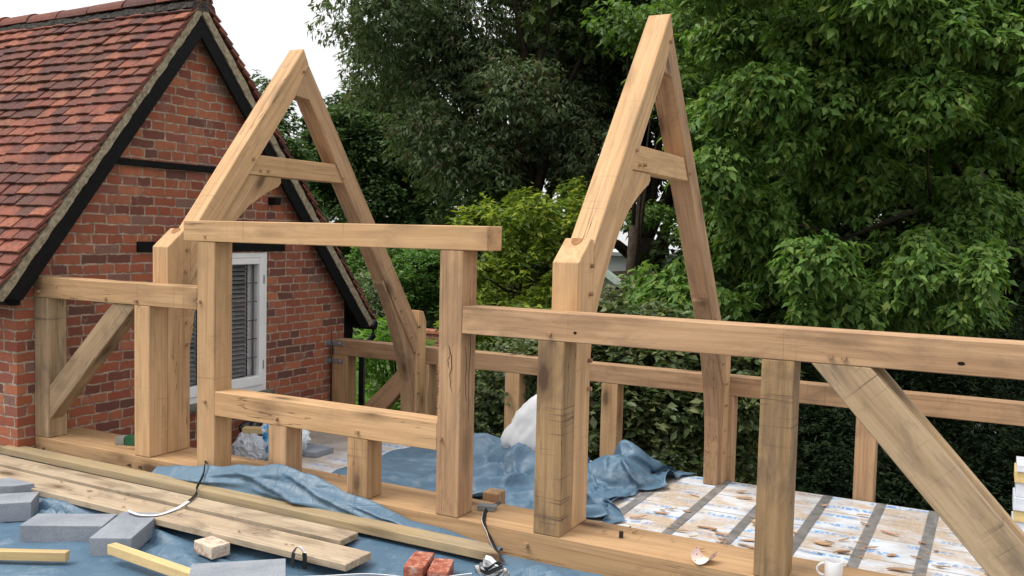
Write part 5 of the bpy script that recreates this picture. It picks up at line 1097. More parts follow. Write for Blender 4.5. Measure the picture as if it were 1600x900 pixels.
111,-428,12,120,-405,36,112,-377,23,111,-348,24,111,-320,30,98,-300,21,87,-278,19,81,-254,16,80,-224,12,85,-190,12,93,-162,30,101,-130,28,98,-106,16,97,-82,14,97,-59,12,97,-37,16,98,-16,23,100,6,36,103,23,58,105,52,52,115,82,62,134,104,82,145,132,100,150,160,118,146,189,127,135,216,122,121,240,108,108,264,94,96,288,80,86,307,56,79,325,28,86,358,28,94,387,32,102,414,45,106,439,64,112,440,98,119,469,114,106,498,98,106,538,105,131,567,122,101,584,103,103,620,98,96,654,106,91,688,116,91,721,118,93,754,116,104,782,116,87,804,103,77,828,90,69,809,66,66,828,43,73,853,29,74,878,41,63,882,20,73,897,12,84,916,12,99,938,18,102,960,47,114,994,23,134,1034,16,141,1072,32,169,1090,22,
125,-438,26,130,-404,14,136,-372,23,135,-343,14,130,-317,12,121,-294,12,113,-271,12,108,-248,20,108,-220,14,112,-188,12,119,-160,26,122,-131,12,123,-104,12,122,-80,12,121,-57,14,120,-36,20,121,-14,30,120,1,49,126,26,46,132,56,44,139,88,44,136,122,56,143,152,76,163,168,94,166,194,110,156,221,108,144,246,100,132,269,86,116,282,62,106,302,35,106,334,18,117,364,36,126,392,28,132,420,38,133,427,70,142,445,94,144,478,94,135,510,82,142,536,112,140,567,84,134,586,118,136,620,105,128,654,102,118,686,101,113,718,96,110,748,92,108,776,87,106,804,84,101,830,84,94,809,66,88,816,38,97,846,34,76,862,18,88,880,15,86,894,32,99,900,12,114,926,32,129,970,41,142,1015,20,143,1056,45,168,1083,48,194,1082,27,
140,-436,12,152,-400,12,159,-366,20,159,-336,13,155,-310,12,148,-286,12,141,-264,12,137,-240,12,138,-212,16,140,-184,12,146,-157,20,149,-128,12,149,-102,12,148,-78,12,146,-55,19,144,-34,29,143,-16,42,145,6,54,151,32,59,157,62,62,166,94,59,166,131,56,154,164,49,173,182,68,184,200,88,175,226,86,166,252,82,153,272,65,139,290,42,129,308,12,135,336,36,149,368,25,159,398,26,163,424,39,165,426,70,170,454,78,165,482,66,165,499,98,156,532,79,159,556,110,161,594,108,153,624,126,132,650,128,134,682,120,127,714,118,127,742,108,123,770,106,118,794,104,114,818,103,119,812,77,113,815,45,109,834,14,99,864,12,99,868,34,102,882,17,115,906,32,133,945,12,153,996,20,166,1044,36,164,1070,74,192,1085,64,212,1075,42,
161,-432,12,174,-394,12,182,-359,16,183,-329,12,180,-302,12,176,-278,12,172,-255,12,169,-231,12,169,-206,12,170,-182,14,173,-154,12,176,-125,19,177,-100,12,173,-78,21,170,-56,30,165,-38,44,168,-14,52,174,12,54,180,40,49,176,68,36,179,101,31,181,138,30,179,173,36,173,203,46,186,221,62,162,221,56,175,244,49,157,258,32,153,280,12,156,309,36,168,342,22,183,374,23,191,403,23,196,426,41,197,436,68,195,459,55,195,475,80,193,508,82,183,542,76,181,564,104,173,589,128,147,608,138,145,642,142,142,676,139,141,706,133,142,734,123,143,758,116,142,782,110,140,804,101,133,831,94,136,821,59,134,831,22,124,858,12,118,879,18,121,897,37,144,918,12,170,966,15,189,1018,36,177,1042,78,186,1072,100,210,1078,82,227,1072,54,
183,-428,12,196,-390,12,203,-354,12,206,-324,12,206,-296,12,205,-271,12,203,-247,12,202,-224,12,199,-202,18,199,-178,13,201,-151,17,204,-122,12,204,-96,17,199,-78,33,193,-59,45,193,-35,46,195,-8,40,192,18,27,192,46,20,197,77,18,204,110,24,206,146,34,200,172,56,200,202,56,190,204,32,191,230,38,184,239,12,187,268,12,186,298,22,188,326,45,204,348,20,215,379,12,224,402,28,228,423,46,229,442,65,222,464,76,224,490,81,217,516,66,200,528,89,184,544,111,173,568,132,166,600,146,165,635,144,162,668,146,159,698,148,161,726,144,162,752,140,162,775,134,157,797,128,155,811,98,140,842,80,143,850,42,153,850,16,146,866,33,161,895,26,186,934,24,209,986,41,207,1027,80,189,1042,118,207,1068,123,225,1066,98,242,1069,67,
205,-426,12,216,-388,12,224,-353,12,228,-322,12,231,-293,12,232,-266,12,234,-241,12,231,-222,24,229,-202,14,228,-176,12,230,-148,12,232,-118,12,231,-98,28,226,-76,38,216,-57,28,213,-31,22,213,-2,14,216,26,12,217,55,12,221,84,22,223,114,40,229,150,41,225,173,66,223,190,42,221,214,30,220,240,19,207,252,41,210,280,42,218,312,42,218,342,22,229,369,41,238,399,29,246,422,12,240,446,25,240,464,42,249,472,62,242,496,58,232,502,81,217,518,98,205,540,114,197,569,127,191,600,143,185,630,162,186,663,164,186,694,167,187,722,164,188,746,160,186,770,155,180,791,145,177,813,118,161,844,99,165,852,65,166,869,45,185,886,30,197,914,58,227,953,54,236,1002,84,213,1016,126,203,1041,152,225,1060,144,239,1058,112,256,1065,80,
225,-426,12,235,-389,12,243,-354,12,249,-322,12,254,-292,12,259,-264,12,258,-244,26,259,-220,28,257,-202,12,256,-174,12,258,-146,12,260,-116,12,258,-93,24,252,-70,28,243,-46,22,239,-20,30,240,6,14,240,34,19,239,61,12,240,83,34,243,118,32,248,148,52,248,178,66,243,204,57,241,232,48,241,260,40,230,266,12,234,298,12,246,327,14,251,346,42,259,370,23,265,400,12,269,422,31,269,448,24,266,472,30,265,487,44,264,496,66,251,506,84,237,513,106,228,538,120,221,565,140,217,596,159,217,630,172,215,660,184,217,691,182,218,718,180,216,742,177,211,764,172,204,788,162,194,816,140,184,845,118,184,862,92,196,877,74,226,892,59,247,930,68,263,972,90,247,998,132,223,1010,166,219,1038,182,240,1046,162,253,1048,128,272,1060,94,
242,-427,12,252,-391,12,260,-357,12,268,-324,14,274,-294,18,273,-268,31,281,-244,32,281,-226,17,283,-200,12,284,-174,12,288,-145,12,289,-116,18,286,-90,21,278,-64,20,268,-38,18,259,-10,16,258,18,29,261,40,12,259,67,12,258,88,36,260,122,32,266,152,50,268,182,59,267,210,47,269,239,40,259,246,12,265,278,12,270,310,12,271,318,40,279,346,28,286,372,19,290,404,13,283,433,12,292,451,27,289,474,31,284,480,51,269,478,68,263,490,91,259,516,106,254,538,130,251,566,152,247,594,177,250,629,182,248,660,193,245,687,202,246,712,195,243,736,190,237,758,183,229,784,171,220,812,151,211,841,137,214,861,119,235,874,101,268,897,90,286,938,105,279,970,138,253,982,175,236,1002,203,239,1032,210,253,1028,182,269,1041,148,287,1055,110,
257,-428,12,266,-393,12,274,-360,12,283,-328,18,283,-301,34,292,-274,32,299,-251,20,305,-226,22,309,-202,23,313,-176,23,318,-147,22,319,-118,19,314,-88,19,304,-60,14,293,-33,13,283,-4,12,274,23,13,276,47,26,276,72,15,274,93,38,277,125,32,284,156,45,289,186,52,292,215,42,279,224,14,289,254,12,295,286,12,299,314,22,289,338,29,289,357,50,301,378,36,298,410,34,303,428,12,307,454,14,299,457,35,288,462,54,287,484,68,283,486,98,283,516,114,281,539,142,277,561,172,275,592,193,278,626,196,276,656,204,271,680,215,271,706,210,268,728,199,262,752,194,255,779,182,246,809,169,241,833,156,252,852,138,270,881,134,305,900,121,307,937,148,288,956,181,263,969,213,252,994,236,255,1022,236,268,1032,207,285,1036,168,304,1050,128,
270,-428,12,279,-396,12,288,-363,12,287,-336,32,296,-307,24,310,-281,29,320,-254,26,330,-230,24,337,-205,16,344,-179,13,350,-151,15,351,-122,24,343,-92,18,332,-62,12,319,-32,12,307,-5,17,297,22,12,292,50,12,293,76,20,290,97,39,292,128,40,302,158,38,311,188,44,300,204,18,302,236,12,306,260,32,311,290,30,299,310,46,307,332,35,304,359,37,312,382,52,315,410,36,320,426,12,322,450,22,308,442,40,304,466,48,305,484,70,302,486,102,305,515,124,302,532,160,301,558,188,299,588,206,297,620,213,295,649,219,294,676,222,294,696,208,291,720,208,287,744,200,280,772,194,275,800,182,277,822,169,287,848,161,309,868,143,334,901,153,314,920,186,293,937,215,277,958,245,271,986,262,274,1014,259,286,1028,230,301,1036,188,321,1044,143,
284,-428,12,292,-397,12,294,-368,26,301,-338,38,312,-312,26,319,-284,12,337,-257,10,353,-232,12,368,-208,14,377,-182,22,377,-158,37,383,-129,26,374,-98,18,361,-66,12,348,-36,12,334,-8,16,322,21,12,312,50,14,307,72,30,304,100,30,310,128,40,319,158,47,317,179,24,320,208,12,323,238,12,325,262,28,325,286,42,312,308,34,318,329,50,319,352,35,319,380,34,332,409,36,336,424,12,335,444,31,321,446,51,319,471,42,322,482,71,321,484,107,325,514,132,322,530,170,321,556,197,318,587,210,314,616,219,313,644,224,313,670,228,314,687,212,314,710,209,312,736,208,309,762,200,306,790,192,310,814,182,321,838,172,343,858,153,334,880,183,322,902,214,309,924,240,295,948,268,291,976,282,294,1004,276,304,1020,246,319,1026,201,341,1040,153,
299,-426,12,306,-396,18,306,-372,37,316,-342,34,321,-318,12,336,-288,19,359,-263,12,378,-234,20,391,-210,34,389,-189,55,406,-166,54,408,-136,49,402,-104,37,391,-72,23,379,-42,14,363,-12,12,347,19,12,331,46,24,321,76,20,319,105,25,323,134,30,335,160,40,333,179,16,337,207,12,339,235,12,338,253,32,332,278,28,326,304,24,332,322,42,336,350,42,336,380,40,336,403,20,353,426,14,341,430,38,336,448,54,334,473,42,334,470,74,335,495,104,335,502,144,339,528,176,339,558,197,334,588,206,326,616,206,325,644,210,331,660,227,335,678,214,338,700,211,338,726,210,337,753,206,336,780,198,340,806,190,351,829,174,352,861,181,356,896,188,343,920,212,332,937,240,320,942,276,313,968,292,315,995,288,325,1010,254,342,1017,204,366,1040,158,
315,-422,17,315,-400,34,321,-372,42,323,-351,20,338,-323,12,354,-288,14,356,-252,32,376,-222,44,401,-212,62,413,-187,72,406,-164,88,424,-141,78,422,-110,62,413,-78,48,403,-46,35,374,-25,37,364,14,29,347,44,12,338,79,14,336,108,24,338,136,23,350,160,33,349,179,14,350,204,20,354,227,12,347,250,16,350,273,28,341,294,16,345,319,29,336,346,24,334,376,20,350,398,12,364,418,24,354,426,48,346,450,40,350,475,44,350,469,76,352,496,104,352,500,144,355,531,170,353,560,189,340,588,190,339,617,197,342,644,205,349,654,227,353,676,225,359,694,214,361,718,216,361,745,208,362,774,200,365,801,191,370,830,188,374,861,186,372,889,203,366,920,214,358,936,243,345,938,278,338,960,296,340,988,290,349,996,250,368,1014,205,389,1040,162,
331,-414,26,329,-399,46,329,-380,26,340,-356,17,354,-325,14,352,-290,34,361,-250,50,372,-212,65,399,-208,84,410,-183,96,428,-164,90,425,-138,104,438,-114,87,432,-83,74,408,-58,64,396,-20,48,376,2,14,365,45,20,355,81,12,353,110,21,353,136,17,364,158,28,364,176,12,364,200,12,367,220,22,365,242,14,362,268,13,356,292,28,352,316,12,350,346,12,349,372,28,365,390,12,370,405,36,368,433,40,359,456,32,366,476,48,367,468,79,369,496,104,370,504,144,363,541,156,354,570,174,356,588,200,354,615,209,360,640,204,366,652,224,370,672,230,373,694,227,381,714,216,381,742,218,383,771,203,386,801,190,389,831,188,392,860,194,392,891,194,390,912,218,383,933,242,371,934,276,366,956,292,371,984,284,379,993,244,396,1016,203,412,1042,164,
344,-418,44,347,-397,35,343,-374,40,357,-358,24,360,-326,32,367,-284,27,375,-242,44,374,-222,78,398,-209,100,420,-191,96,435,-168,106,436,-146,119,447,-120,111,430,-92,100,420,-56,85,416,-24,48,395,4,12,383,48,19,374,84,12,369,111,12,370,132,24,374,154,12,379,172,24,380,189,12,383,211,12,383,236,14,379,263,16,373,289,28,370,315,12,367,345,16,365,368,36,382,386,18,373,414,18,381,440,28,374,466,27,384,474,52,385,468,84,388,498,108,388,510,147,381,549,160,372,572,186,369,602,192,372,616,214,377,638,202,380,655,218,385,672,230,388,694,234,388,718,231,394,738,209,396,772,198,400,804,185,399,836,174,412,859,187,413,884,204,414,914,211,408,920,242,404,932,269,402,956,277,409,984,268,416,1004,235,427,1020,194,440,1048,160,
365,-407,46,362,-386,50,360,-378,30,375,-357,32,377,-323,28,380,-282,20,377,-255,54,386,-224,72,405,-219,100,427,-195,107,436,-170,118,450,-147,117,450,-122,130,441,-90,116,437,-56,85,423,-38,36,413,9,12,402,54,18,393,86,14,389,111,12,390,130,22,393,148,12,396,168,13,400,186,20,391,202,31,389,228,32,393,258,28,383,284,14,387,316,12,385,346,20,383,370,40,386,400,32,390,422,12,389,452,13,393,472,31,401,464,58,406,474,90,406,496,123,408,524,156,402,561,171,391,579,198,391,606,192,392,620,211,389,643,215,390,664,207,398,676,222,392,698,220,401,720,230,399,750,218,411,778,192,416,815,179,416,848,162,417,878,169,435,880,192,439,899,214,444,916,233,444,937,248,446,961,249,453,988,240,458,1015,216,465,1029,180,472,1060,152,
386,-392,54,383,-377,42,381,-375,21,379,-354,12,382,-322,10,392,-289,30,385,-250,42,392,-234,75,417,-216,94,437,-200,112,447,-173,114,460,-150,122,461,-120,126,454,-85,116,450,-57,74,438,-30,25,432,20,12,422,60,18,413,90,17,410,110,12,412,126,22,416,144,14,413,157,26,412,175,36,411,199,32,399,220,18,403,252,12,401,285,12,399,314,26,399,346,32,401,377,40,404,404,24,408,432,10,408,462,14,415,475,38,424,472,68,426,490,98,426,518,130,421,552,154,423,570,190,411,592,210,414,608,190,409,628,204,406,645,218,406,663,207,402,683,209,407,700,222,400,724,214,414,756,211,425,795,192,433,830,166,434,862,147,433,892,152,451,901,174,470,904,190,479,925,199,485,946,206,493,969,208,501,996,202,507,1026,192,505,1056,174,511,1072,140,
410,-378,50,406,-374,32,402,-370,13,400,-347,12,400,-314,12,403,-275,20,389,-258,54,398,-227,66,424,-220,86,439,-194,100,455,-172,103,463,-146,110,470,-116,114,465,-76,104,460,-60,53,456,-16,18,450,32,14,441,66,20,434,89,12,434,110,12,437,127,16,434,136,31,434,154,36,433,176,34,423,194,16,418,224,12,418,255,25,420,287,15,415,320,16,417,350,28,414,385,26,421,417,28,426,445,12,428,475,18,439,477,46,444,489,76,447,510,106,446,542,136,444,574,166,438,596,192,432,606,221,436,612,194,428,626,210,424,648,215,420,668,217,417,689,216,413,709,206,418,736,210,429,769,192,446,811,177,455,848,153,453,877,130,452,909,132,472,922,148,495,926,156,518,936,158,528,958,158,531,982,150,531,1008,140,531,1036,134,551,1054,148,554,1084,131,
432,-367,42,429,-366,24,423,-354,12,420,-334,24,422,-301,20,416,-268,38,398,-260,68,408,-230,60,417,-208,82,435,-184,92,445,-161,99,453,-134,101,469,-107,94,478,-66,88,475,-51,38,472,-4,16,467,38,18,461,68,16,455,90,23,460,108,15,458,116,30,458,132,40,457,154,36,447,170,18,443,200,13,438,232,12,431,264,12,435,294,28,435,324,14,428,358,12,428,395,12,432,430,10,443,456,24,448,487,23,456,494,52,465,504,84,469,530,116,470,564,147,469,583,186,447,572,208,449,588,230,457,603,206,448,629,203,439,652,202,438,675,209,435,696,203,436,721,206,440,750,196,455,789,182,471,828,158,472,858,126,478,894,116,473,926,108,493,945,118,517,960,120,544,974,115,567,976,104,576,1000,100,579,1026,98,571,1050,93,578,1072,110,594,1096,124,
454,-358,34,452,-350,20,447,-334,12,442,-310,16,443,-283,36,418,-286,58,414,-259,78,420,-233,60,429,-207,77,434,-177,80,443,-150,84,454,-124,81,466,-94,76,492,-65,73,490,-42,28,490,6,16,485,44,16,481,72,20,476,93,12,479,102,32,481,116,42,481,138,40,474,154,20,466,182,12,460,212,23,458,242,12,451,274,12,445,306,12,449,336,28,448,370,12,448,406,12,451,440,14,456,472,13,468,495,29,478,502,58,486,519,90,491,550,123,494,570,167,471,550,194,462,552,224,466,573,238,466,604,227,464,635,216,460,663,204,456,686,194,459,710,201,461,736,194,469,769,182,484,807,160,494,844,132,492,870,98,498,906,89,498,939,82,516,965,84,541,988,80,565,1010,71,580,1005,46,585,1028,45,598,1045,50,605,1066,64,597,1090,78,614,1103,102,
477,-348,24,475,-332,20,471,-314,12,466,-302,36,444,-308,55,432,-290,78,431,-258,83,435,-235,60,442,-204,70,446,-172,66,456,-144,65,466,-118,62,478,-88,57,507,-62,56,506,-27,17,507,19,18,502,52,24,500,76,16,497,101,12,503,106,32,504,122,40,500,146,32,492,168,12,484,198,18,477,228,15,470,256,26,472,284,12,464,312,26,467,344,14,468,380,12,469,416,12,471,450,15,476,482,12,489,500,34,499,510,62,506,535,94,514,562,134,494,539,174,480,525,209,479,536,234,485,564,234,485,598,215,477,630,194,480,663,186,482,692,191,485,720,188,489,751,178,499,786,161,513,824,134,519,856,102,514,882,71,523,918,68,524,950,54,543,978,50,572,993,48,544,1010,30,541,1032,38,554,1052,34,565,1062,42,589,1084,42,610,1100,60,624,1108,92,
499,-338,18,498,-322,12,488,-326,32,472,-325,54,456,-314,78,448,-289,93,448,-257,86,453,-233,58,462,-197,60,466,-164,51,473,-136,47,482,-110,42,495,-78,36,523,-50,34,524,-6,13,523,31,29,518,58,16,517,84,20,516,109,11,521,115,31,521,134,36,515,156,16,506,187,12,498,216,12,493,242,23,488,270,19,481,298,30,478,326,12,483,356,26,489,389,12,490,426,12,492,458,12,497,490,12,510,500,38,516,524,60,524,552,94,524,540,146,502,513,182,496,506,216,498,524,233,501,554,218,492,588,190,501,627,186,505,662,183,507,694,178,510,727,170,518,764,159,531,804,137,540,838,103,538,865,68,536,896,46,535,932,37,548,965,34,577,988,36,552,1008,16,534,1040,20,519,1054,36,535,1050,54,555,1066,59,573,1088,46,602,1108,60,631,1117,86,
519,-330,14,515,-318,26,503,-320,48,487,-328,71,471,-316,92,467,-286,100,471,-254,84,479,-226,52,486,-188,44,491,-155,36,496,-126,29,504,-100,22,518,-70,14,531,-31,13,537,4,29,532,34,12,533,63,18,533,91,20,533,115,10,536,127,27,533,149,26,527,176,12,519,206,12,511,229,24,511,256,20,503,279,34,500,305,17,497,339,14,496,372,12,500,404,28,510,434,12,511,466,20,518,494,12,525,514,32,532,538,54,542,542,101,526,514,145,514,494,186,515,496,214,518,519,220,510,543,194,512,582,174,520,622,168,522,658,162,529,694,161,536,734,150,549,777,138,560,818,108,564,849,69,562,881,42,558,917,32,559,952,42,577,972,18,563,1002,11,554,1036,22,534,1061,22,533,1062,47,526,1056,68,545,1072,65,567,1096,50,598,1119,66,645,1125,76,
540,-320,14,536,-320,32,523,-324,54,507,-326,79,494,-310,100,495,-278,93,500,-250,66,509,-214,45,514,-178,34,518,-144,26,523,-116,18,532,-88,12,545,-57,13,549,-24,31,548,10,12,546,40,10,546,70,12,547,98,21,549,120,11,549,140,20,544,162,14,539,192,12,532,216,21,526,242,18,526,266,31,515,292,20,511,325,21,500,351,36,505,383,29,517,414,17,519,447,28,529,472,12,537,500,12,542,524,29,550,544,56,544,520,98,535,496,144,531,482,180,534,490,202,538,515,202,531,540,176,532,578,156,536,616,146,544,655,145,553,696,143,565,740,133,579,789,116,585,826,74,591,866,46,585,899,24,582,936,26,584,967,43,582,994,23,570,1024,16,551,1052,10,541,1065,33,521,1073,46,518,1068,70,538,1084,62,565,1110,48,613,1125,54,657,1148,80,
571,-312,16,567,-308,34,555,-316,57,542,-314,82,532,-294,101,531,-272,76,533,-238,60,539,-201,44,544,-166,31,547,-133,20,553,-103,16,556,-78,29,565,-47,28,564,-16,20,562,16,10,561,46,10,560,76,12,560,104,16,559,128,18,559,150,14,557,174,15,552,199,18,548,224,12,545,250,20,539,280,24,526,309,16,523,336,34,513,364,24,522,390,38,534,420,26,538,454,31,546,477,14,554,504,18,559,530,29,566,536,62,559,510,99,549,486,134,549,478,167,553,490,183,557,514,181,552,540,156,554,577,139,555,614,126,563,655,122,577,698,121,590,748,108,597,800,82,613,852,72,613,894,48,610,914,16,603,949,24,596,980,38,585,1010,32,569,1035,27,557,1064,18,541,1078,31,526,1082,48,520,1082,72,548,1089,73,576,1121,62,624,1146,63,675,1170,74,
615,-308,22,611,-292,35,601,-298,58,586,-294,84,571,-275,102,562,-248,88,566,-220,65,571,-185,49,575,-150,34,572,-116,38,578,-88,30,576,-69,12,578,-40,10,578,-10,13,576,20,11,575,51,12,574,80,16,573,107,18,571,132,20,571,154,20,571,177,18,571,200,14,568,226,12,561,256,12,550,288,12,538,322,12,534,351,30,526,374,16,540,396,35,548,429,38,556,460,33,564,484,18,566,506,30,575,530,32,577,525,60,575,516,98,566,487,120,566,479,147,570,494,158,578,518,156,580,552,148,582,590,140,583,624,120,584,660,98,601,706,96,610,758,77,625,812,60,640,864,52,627,892,22,625,926,12,616,954,34,607,989,28,594,1017,20,583,1042,29,571,1069,22,551,1070,36,540,1074,51,532,1092,54,552,1112,68,588,1139,76,635,1168,74,684,1193,62,
667,-302,36,664,-282,37,650,-279,60,630,-274,86,611,-254,102,596,-226,98,590,-194,85,590,-158,72,599,-126,54,603,-98,38,604,-84,12,595,-63,24,594,-36,13,591,-6,16,590,24,19,587,54,23,584,82,28,580,108,32,578,132,34,577,156,36,576,178,36,576,202,36,582,228,27,580,258,14,564,292,22,554,328,12,538,356,12,542,384,12,554,410,25,568,435,40,572,460,23,573,482,32,579,504,36,588,523,33,588,537,56,586,514,82,583,492,104,585,490,126,576,506,125,579,533,121,588,566,114,608,596,117,608,628,96,615,670,84,626,717,70,640,770,59,656,823,60,651,860,30,643,892,12,641,931,16,633,966,36,626,998,18,615,1027,14,593,1046,12,591,1060,32,576,1080,29,555,1084,35,549,1104,40,566,1129,52,598,1160,60,640,1190,65,686,1206,46,
714,-293,67,715,-276,52,694,-255,60,672,-252,86,650,-231,96,634,-203,95,629,-175,76,627,-148,50,622,-133,19,629,-103,12,624,-85,34,616,-60,22,592,-38,28,583,-8,30,585,22,39,576,52,40,570,78,42,568,105,43,566,130,44,563,153,43,557,176,40,554,199,37,561,226,26,578,258,34,579,297,18,565,332,26,556,358,12,563,383,19,573,406,37,580,432,26,581,455,33,587,476,33,585,494,22,594,507,36,599,532,45,600,526,75,597,502,85,604,500,103,604,521,107,610,550,104,617,580,88,637,609,92,643,646,88,651,690,80,663,737,70,673,784,58,678,828,46,669,860,24,661,894,14,657,932,32,656,975,24,648,1011,33,633,1039,35,622,1048,12,604,1069,12,593,1087,13,581,1099,24,578,1116,38,584,1145,34,608,1176,43,644,1208,50,686,1214,26,
684,-328,40,700,-316,25,689,-284,22,675,-256,40,657,-230,50,630,-218,49,631,-190,30,648,-166,12,663,-136,12,664,-106,18,651,-84,36,631,-54,30,599,-30,36,568,-6,42,570,20,23,562,48,24,563,75,25,564,100,28,561,126,30,555,149,30,544,170,27,537,194,28,543,226,30,561,260,32,584,296,34,581,328,15,573,354,26,578,378,33,586,404,30,588,426,34,594,448,29,596,466,18,599,486,14,596,506,20,609,520,38,611,535,62,610,514,66,621,516,80,622,540,78,641,566,81,652,600,71,663,634,64,669,673,55,671,714,41,687,755,38,699,794,40,697,829,36,685,858,22,680,896,20,681,942,26,674,982,49,670,1021,56,666,1046,36,655,1058,13,638,1076,22,629,1096,22,617,1106,34,610,1124,28,611,1152,23,627,1186,24,654,1224,30,699,1240,27,
689,-371,30,679,-350,16,668,-318,24,654,-286,20,648,-256,14,656,-226,12,673,-200,12,692,-172,13,698,-148,30,694,-115,30,670,-85,23,641,-48,36,602,-19,50,568,8,56,553,16,30,548,42,23,551,68,24,554,92,32,551,117,32,544,141,37,531,162,34,525,186,38,537,220,43,554,258,45,571,296,46,587,322,32,590,350,30,591,374,34,594,398,37,600,418,28,605,436,14,614,456,18,614,475,20,608,499,13,604,526,24,613,539,44,624,524,50,635,537,62,651,562,70,661,596,55,658,630,30,673,668,20,688,702,13,704,736,13,715,770,15,720,800,23,713,828,32,700,860,28,687,898,42,700,946,46,696,990,72,702,1029,64,701,1050,38,691,1066,16,678,1086,18,667,1102,30,652,1117,32,643,1135,30,644,1157,16,659,1190,15,683,1230,13,710,1272,14,
712,-382,12,708,-355,16,695,-324,10,685,-292,10,685,-263,14,697,-236,12,715,-212,12,731,-188,26,732,-160,16,717,-124,16,684,-86,29,644,-47,49,596,-22,64,558,-2,60,544,10,38,539,34,30,540,60,27,545,84,36,545,108,41,534,131,40,525,154,45,527,182,50,545,214,52,564,250,48,580,285,50,589,316,46,595,344,42,601,368,39,606,392,35,611,407,14,625,426,14,631,445,10,626,466,10,620,493,16,611,522,14,611,542,28,630,540,38,638,564,49,669,584,42,678,624,16,703,663,28,721,694,11,733,726,12,743,752,22,744,776,12,739,801,20,727,827,30,706,856,43,699,899,60,699,952,74,720,998,88,734,1032,66,735,1059,47,729,1072,22,714,1092,16,699,1110,14,682,1122,12,676,1142,12,682,1168,12,699,1199,24,724,1235,12,751,1275,12,
732,-384,12,728,-356,12,719,-326,14,714,-296,14,719,-270,16,733,-246,12,753,-224,22,766,-200,12,759,-170,11,731,-130,21,689,-86,40,640,-48,64,588,-34,70,558,-16,52,537,2,45,535,28,44,547,50,36,540,73,46,538,97,50,535,123,53,535,148,57,545,177,56,561,209,48,576,243,48,589,276,46,598,306,42,604,334,39,611,362,38,609,384,20,629,404,20,637,424,26,645,435,14,639,459,12,632,490,14,621,519,17,616,542,15,631,558,29,666,569,36,689,608,12,720,650,31,746,688,17,753,722,32,769,740,18,769,762,10,764,776,23,743,788,30,725,816,40,712,854,55,714,903,70,712,957,94,746,998,89,761,1025,58,763,1052,40,756,1080,31,740,1100,33,727,1118,28,717,1126,12,716,1148,12,725,1175,16,743,1208,26,769,1242,12,795,1280,12,
745,-382,12,743,-355,12,739,-327,12,740,-301,12,750,-278,12,767,-256,17,785,-234,12,786,-211,25,772,-176,16,735,-128,32,677,-92,52,628,-52,76,586,-24,84,558,-22,64,538,-6,60,542,20,56,556,41,46,556,66,46,555,90,50,554,116,55,558,142,56,567,171,54,579,202,50,589,234,42,596,265,36,603,295,32,611,324,31,606,356,26,622,381,12,641,394,31,651,415,26,651,433,26,633,452,22,628,486,28,626,517,28,627,536,12,652,552,26,685,587,11,725,626,30,759,674,21,774,714,38,782,741,28,777,764,28,785,773,11,771,788,15,751,798,22,733,815,49,724,857,61,713,902,88,723,957,110,755,984,78,765,1011,46,766,1038,24,754,1063,14,753,1090,12,751,1114,12,751,1136,12,752,1154,28,767,1182,28,788,1214,16,814,1249,12,837,1286,12,
757,-380,10,758,-354,14,758,-328,12,762,-305,12,773,-284,12,790,-263,12,801,-242,20,796,-215,23,762,-177,25,724,-122,52,661,-93,70,613,-56,66,581,-36,84,567,-14,70,544,-12,71,549,13,68,561,35,61,567,60,60,572,84,58,577,110,58,582,136,56,590,164,50,595,194,40,604,224,40,607,252,28,611,283,21,614,316,18,606,350,12,632,372,12,645,397,18,648,407,36,644,428,38,630,456,35,616,486,32,614,513,29,638,533,24,677,557,14,721,598,20,761,649,26,785,696,36,794,733,32,787,754,40,786,756,22,787,774,22,776,790,24,753,795,34,737,824,40,730,855,70,724,905,82,732,953,116,759,972,74,760,1000,39,766,1026,16,770,1056,12,773,1084,16,776,1109,18,780,1132,24,789,1159,18,805,1190,12,829,1220,14,851,1254,16,871,1287,12]
HNX, HNY = 84, 62
Vv = [(-3.0 + HEAP_MM[k] / 1000, 2.0 + HEAP_MM[k + 1] / 1000, -0.455 + HEAP_MM[k + 2] / 1000) for k in range(0, len(HEAP_MM), 3)]
HF = [ang_fold(-4.1, 1.75, -3.0, 2.85, .10, .16, .15), ang_fold(-3.8, 1.6, -2.9, 2.45, .08, .13, -.1), ang_fold(-4.3, 2.1, -3.3, 3.0, .09, .12), ang_fold(-3.4, 1.55, -2.75, 2.1, .06, .09, .2),
      ang_fold(-4.7, 2.3, -3.6, 2.5, .06, .06, .1), ang_fold(-4.6, 1.9, -3.9, 1.95, .05, .05), ang_fold(-4.5, 2.75, -3.6, 2.95, .07, .09)]
Vv = [(x, y, z + 0.6 * max(0.0, fold_h(x, y, HF))) for (x, y, z) in Vv]
Ff = [[i * HNY + j, (i + 1) * HNY + j, (i + 1) * HNY + j + 1, i * HNY + j + 1] for i in range(HNX - 1) for j in range(HNY - 1)]
hp_ = tag(raw("tarpaulin", Vv, Ff, TARP), "crumpled heap of dark blue tarpaulin on the flat roof between the two trusses", "tarpaulin", "blue tarpaulins")
md = hp_.modifiers.new("smooth", 'SUBSURF')
md.levels = 1
md.render_levels = 1

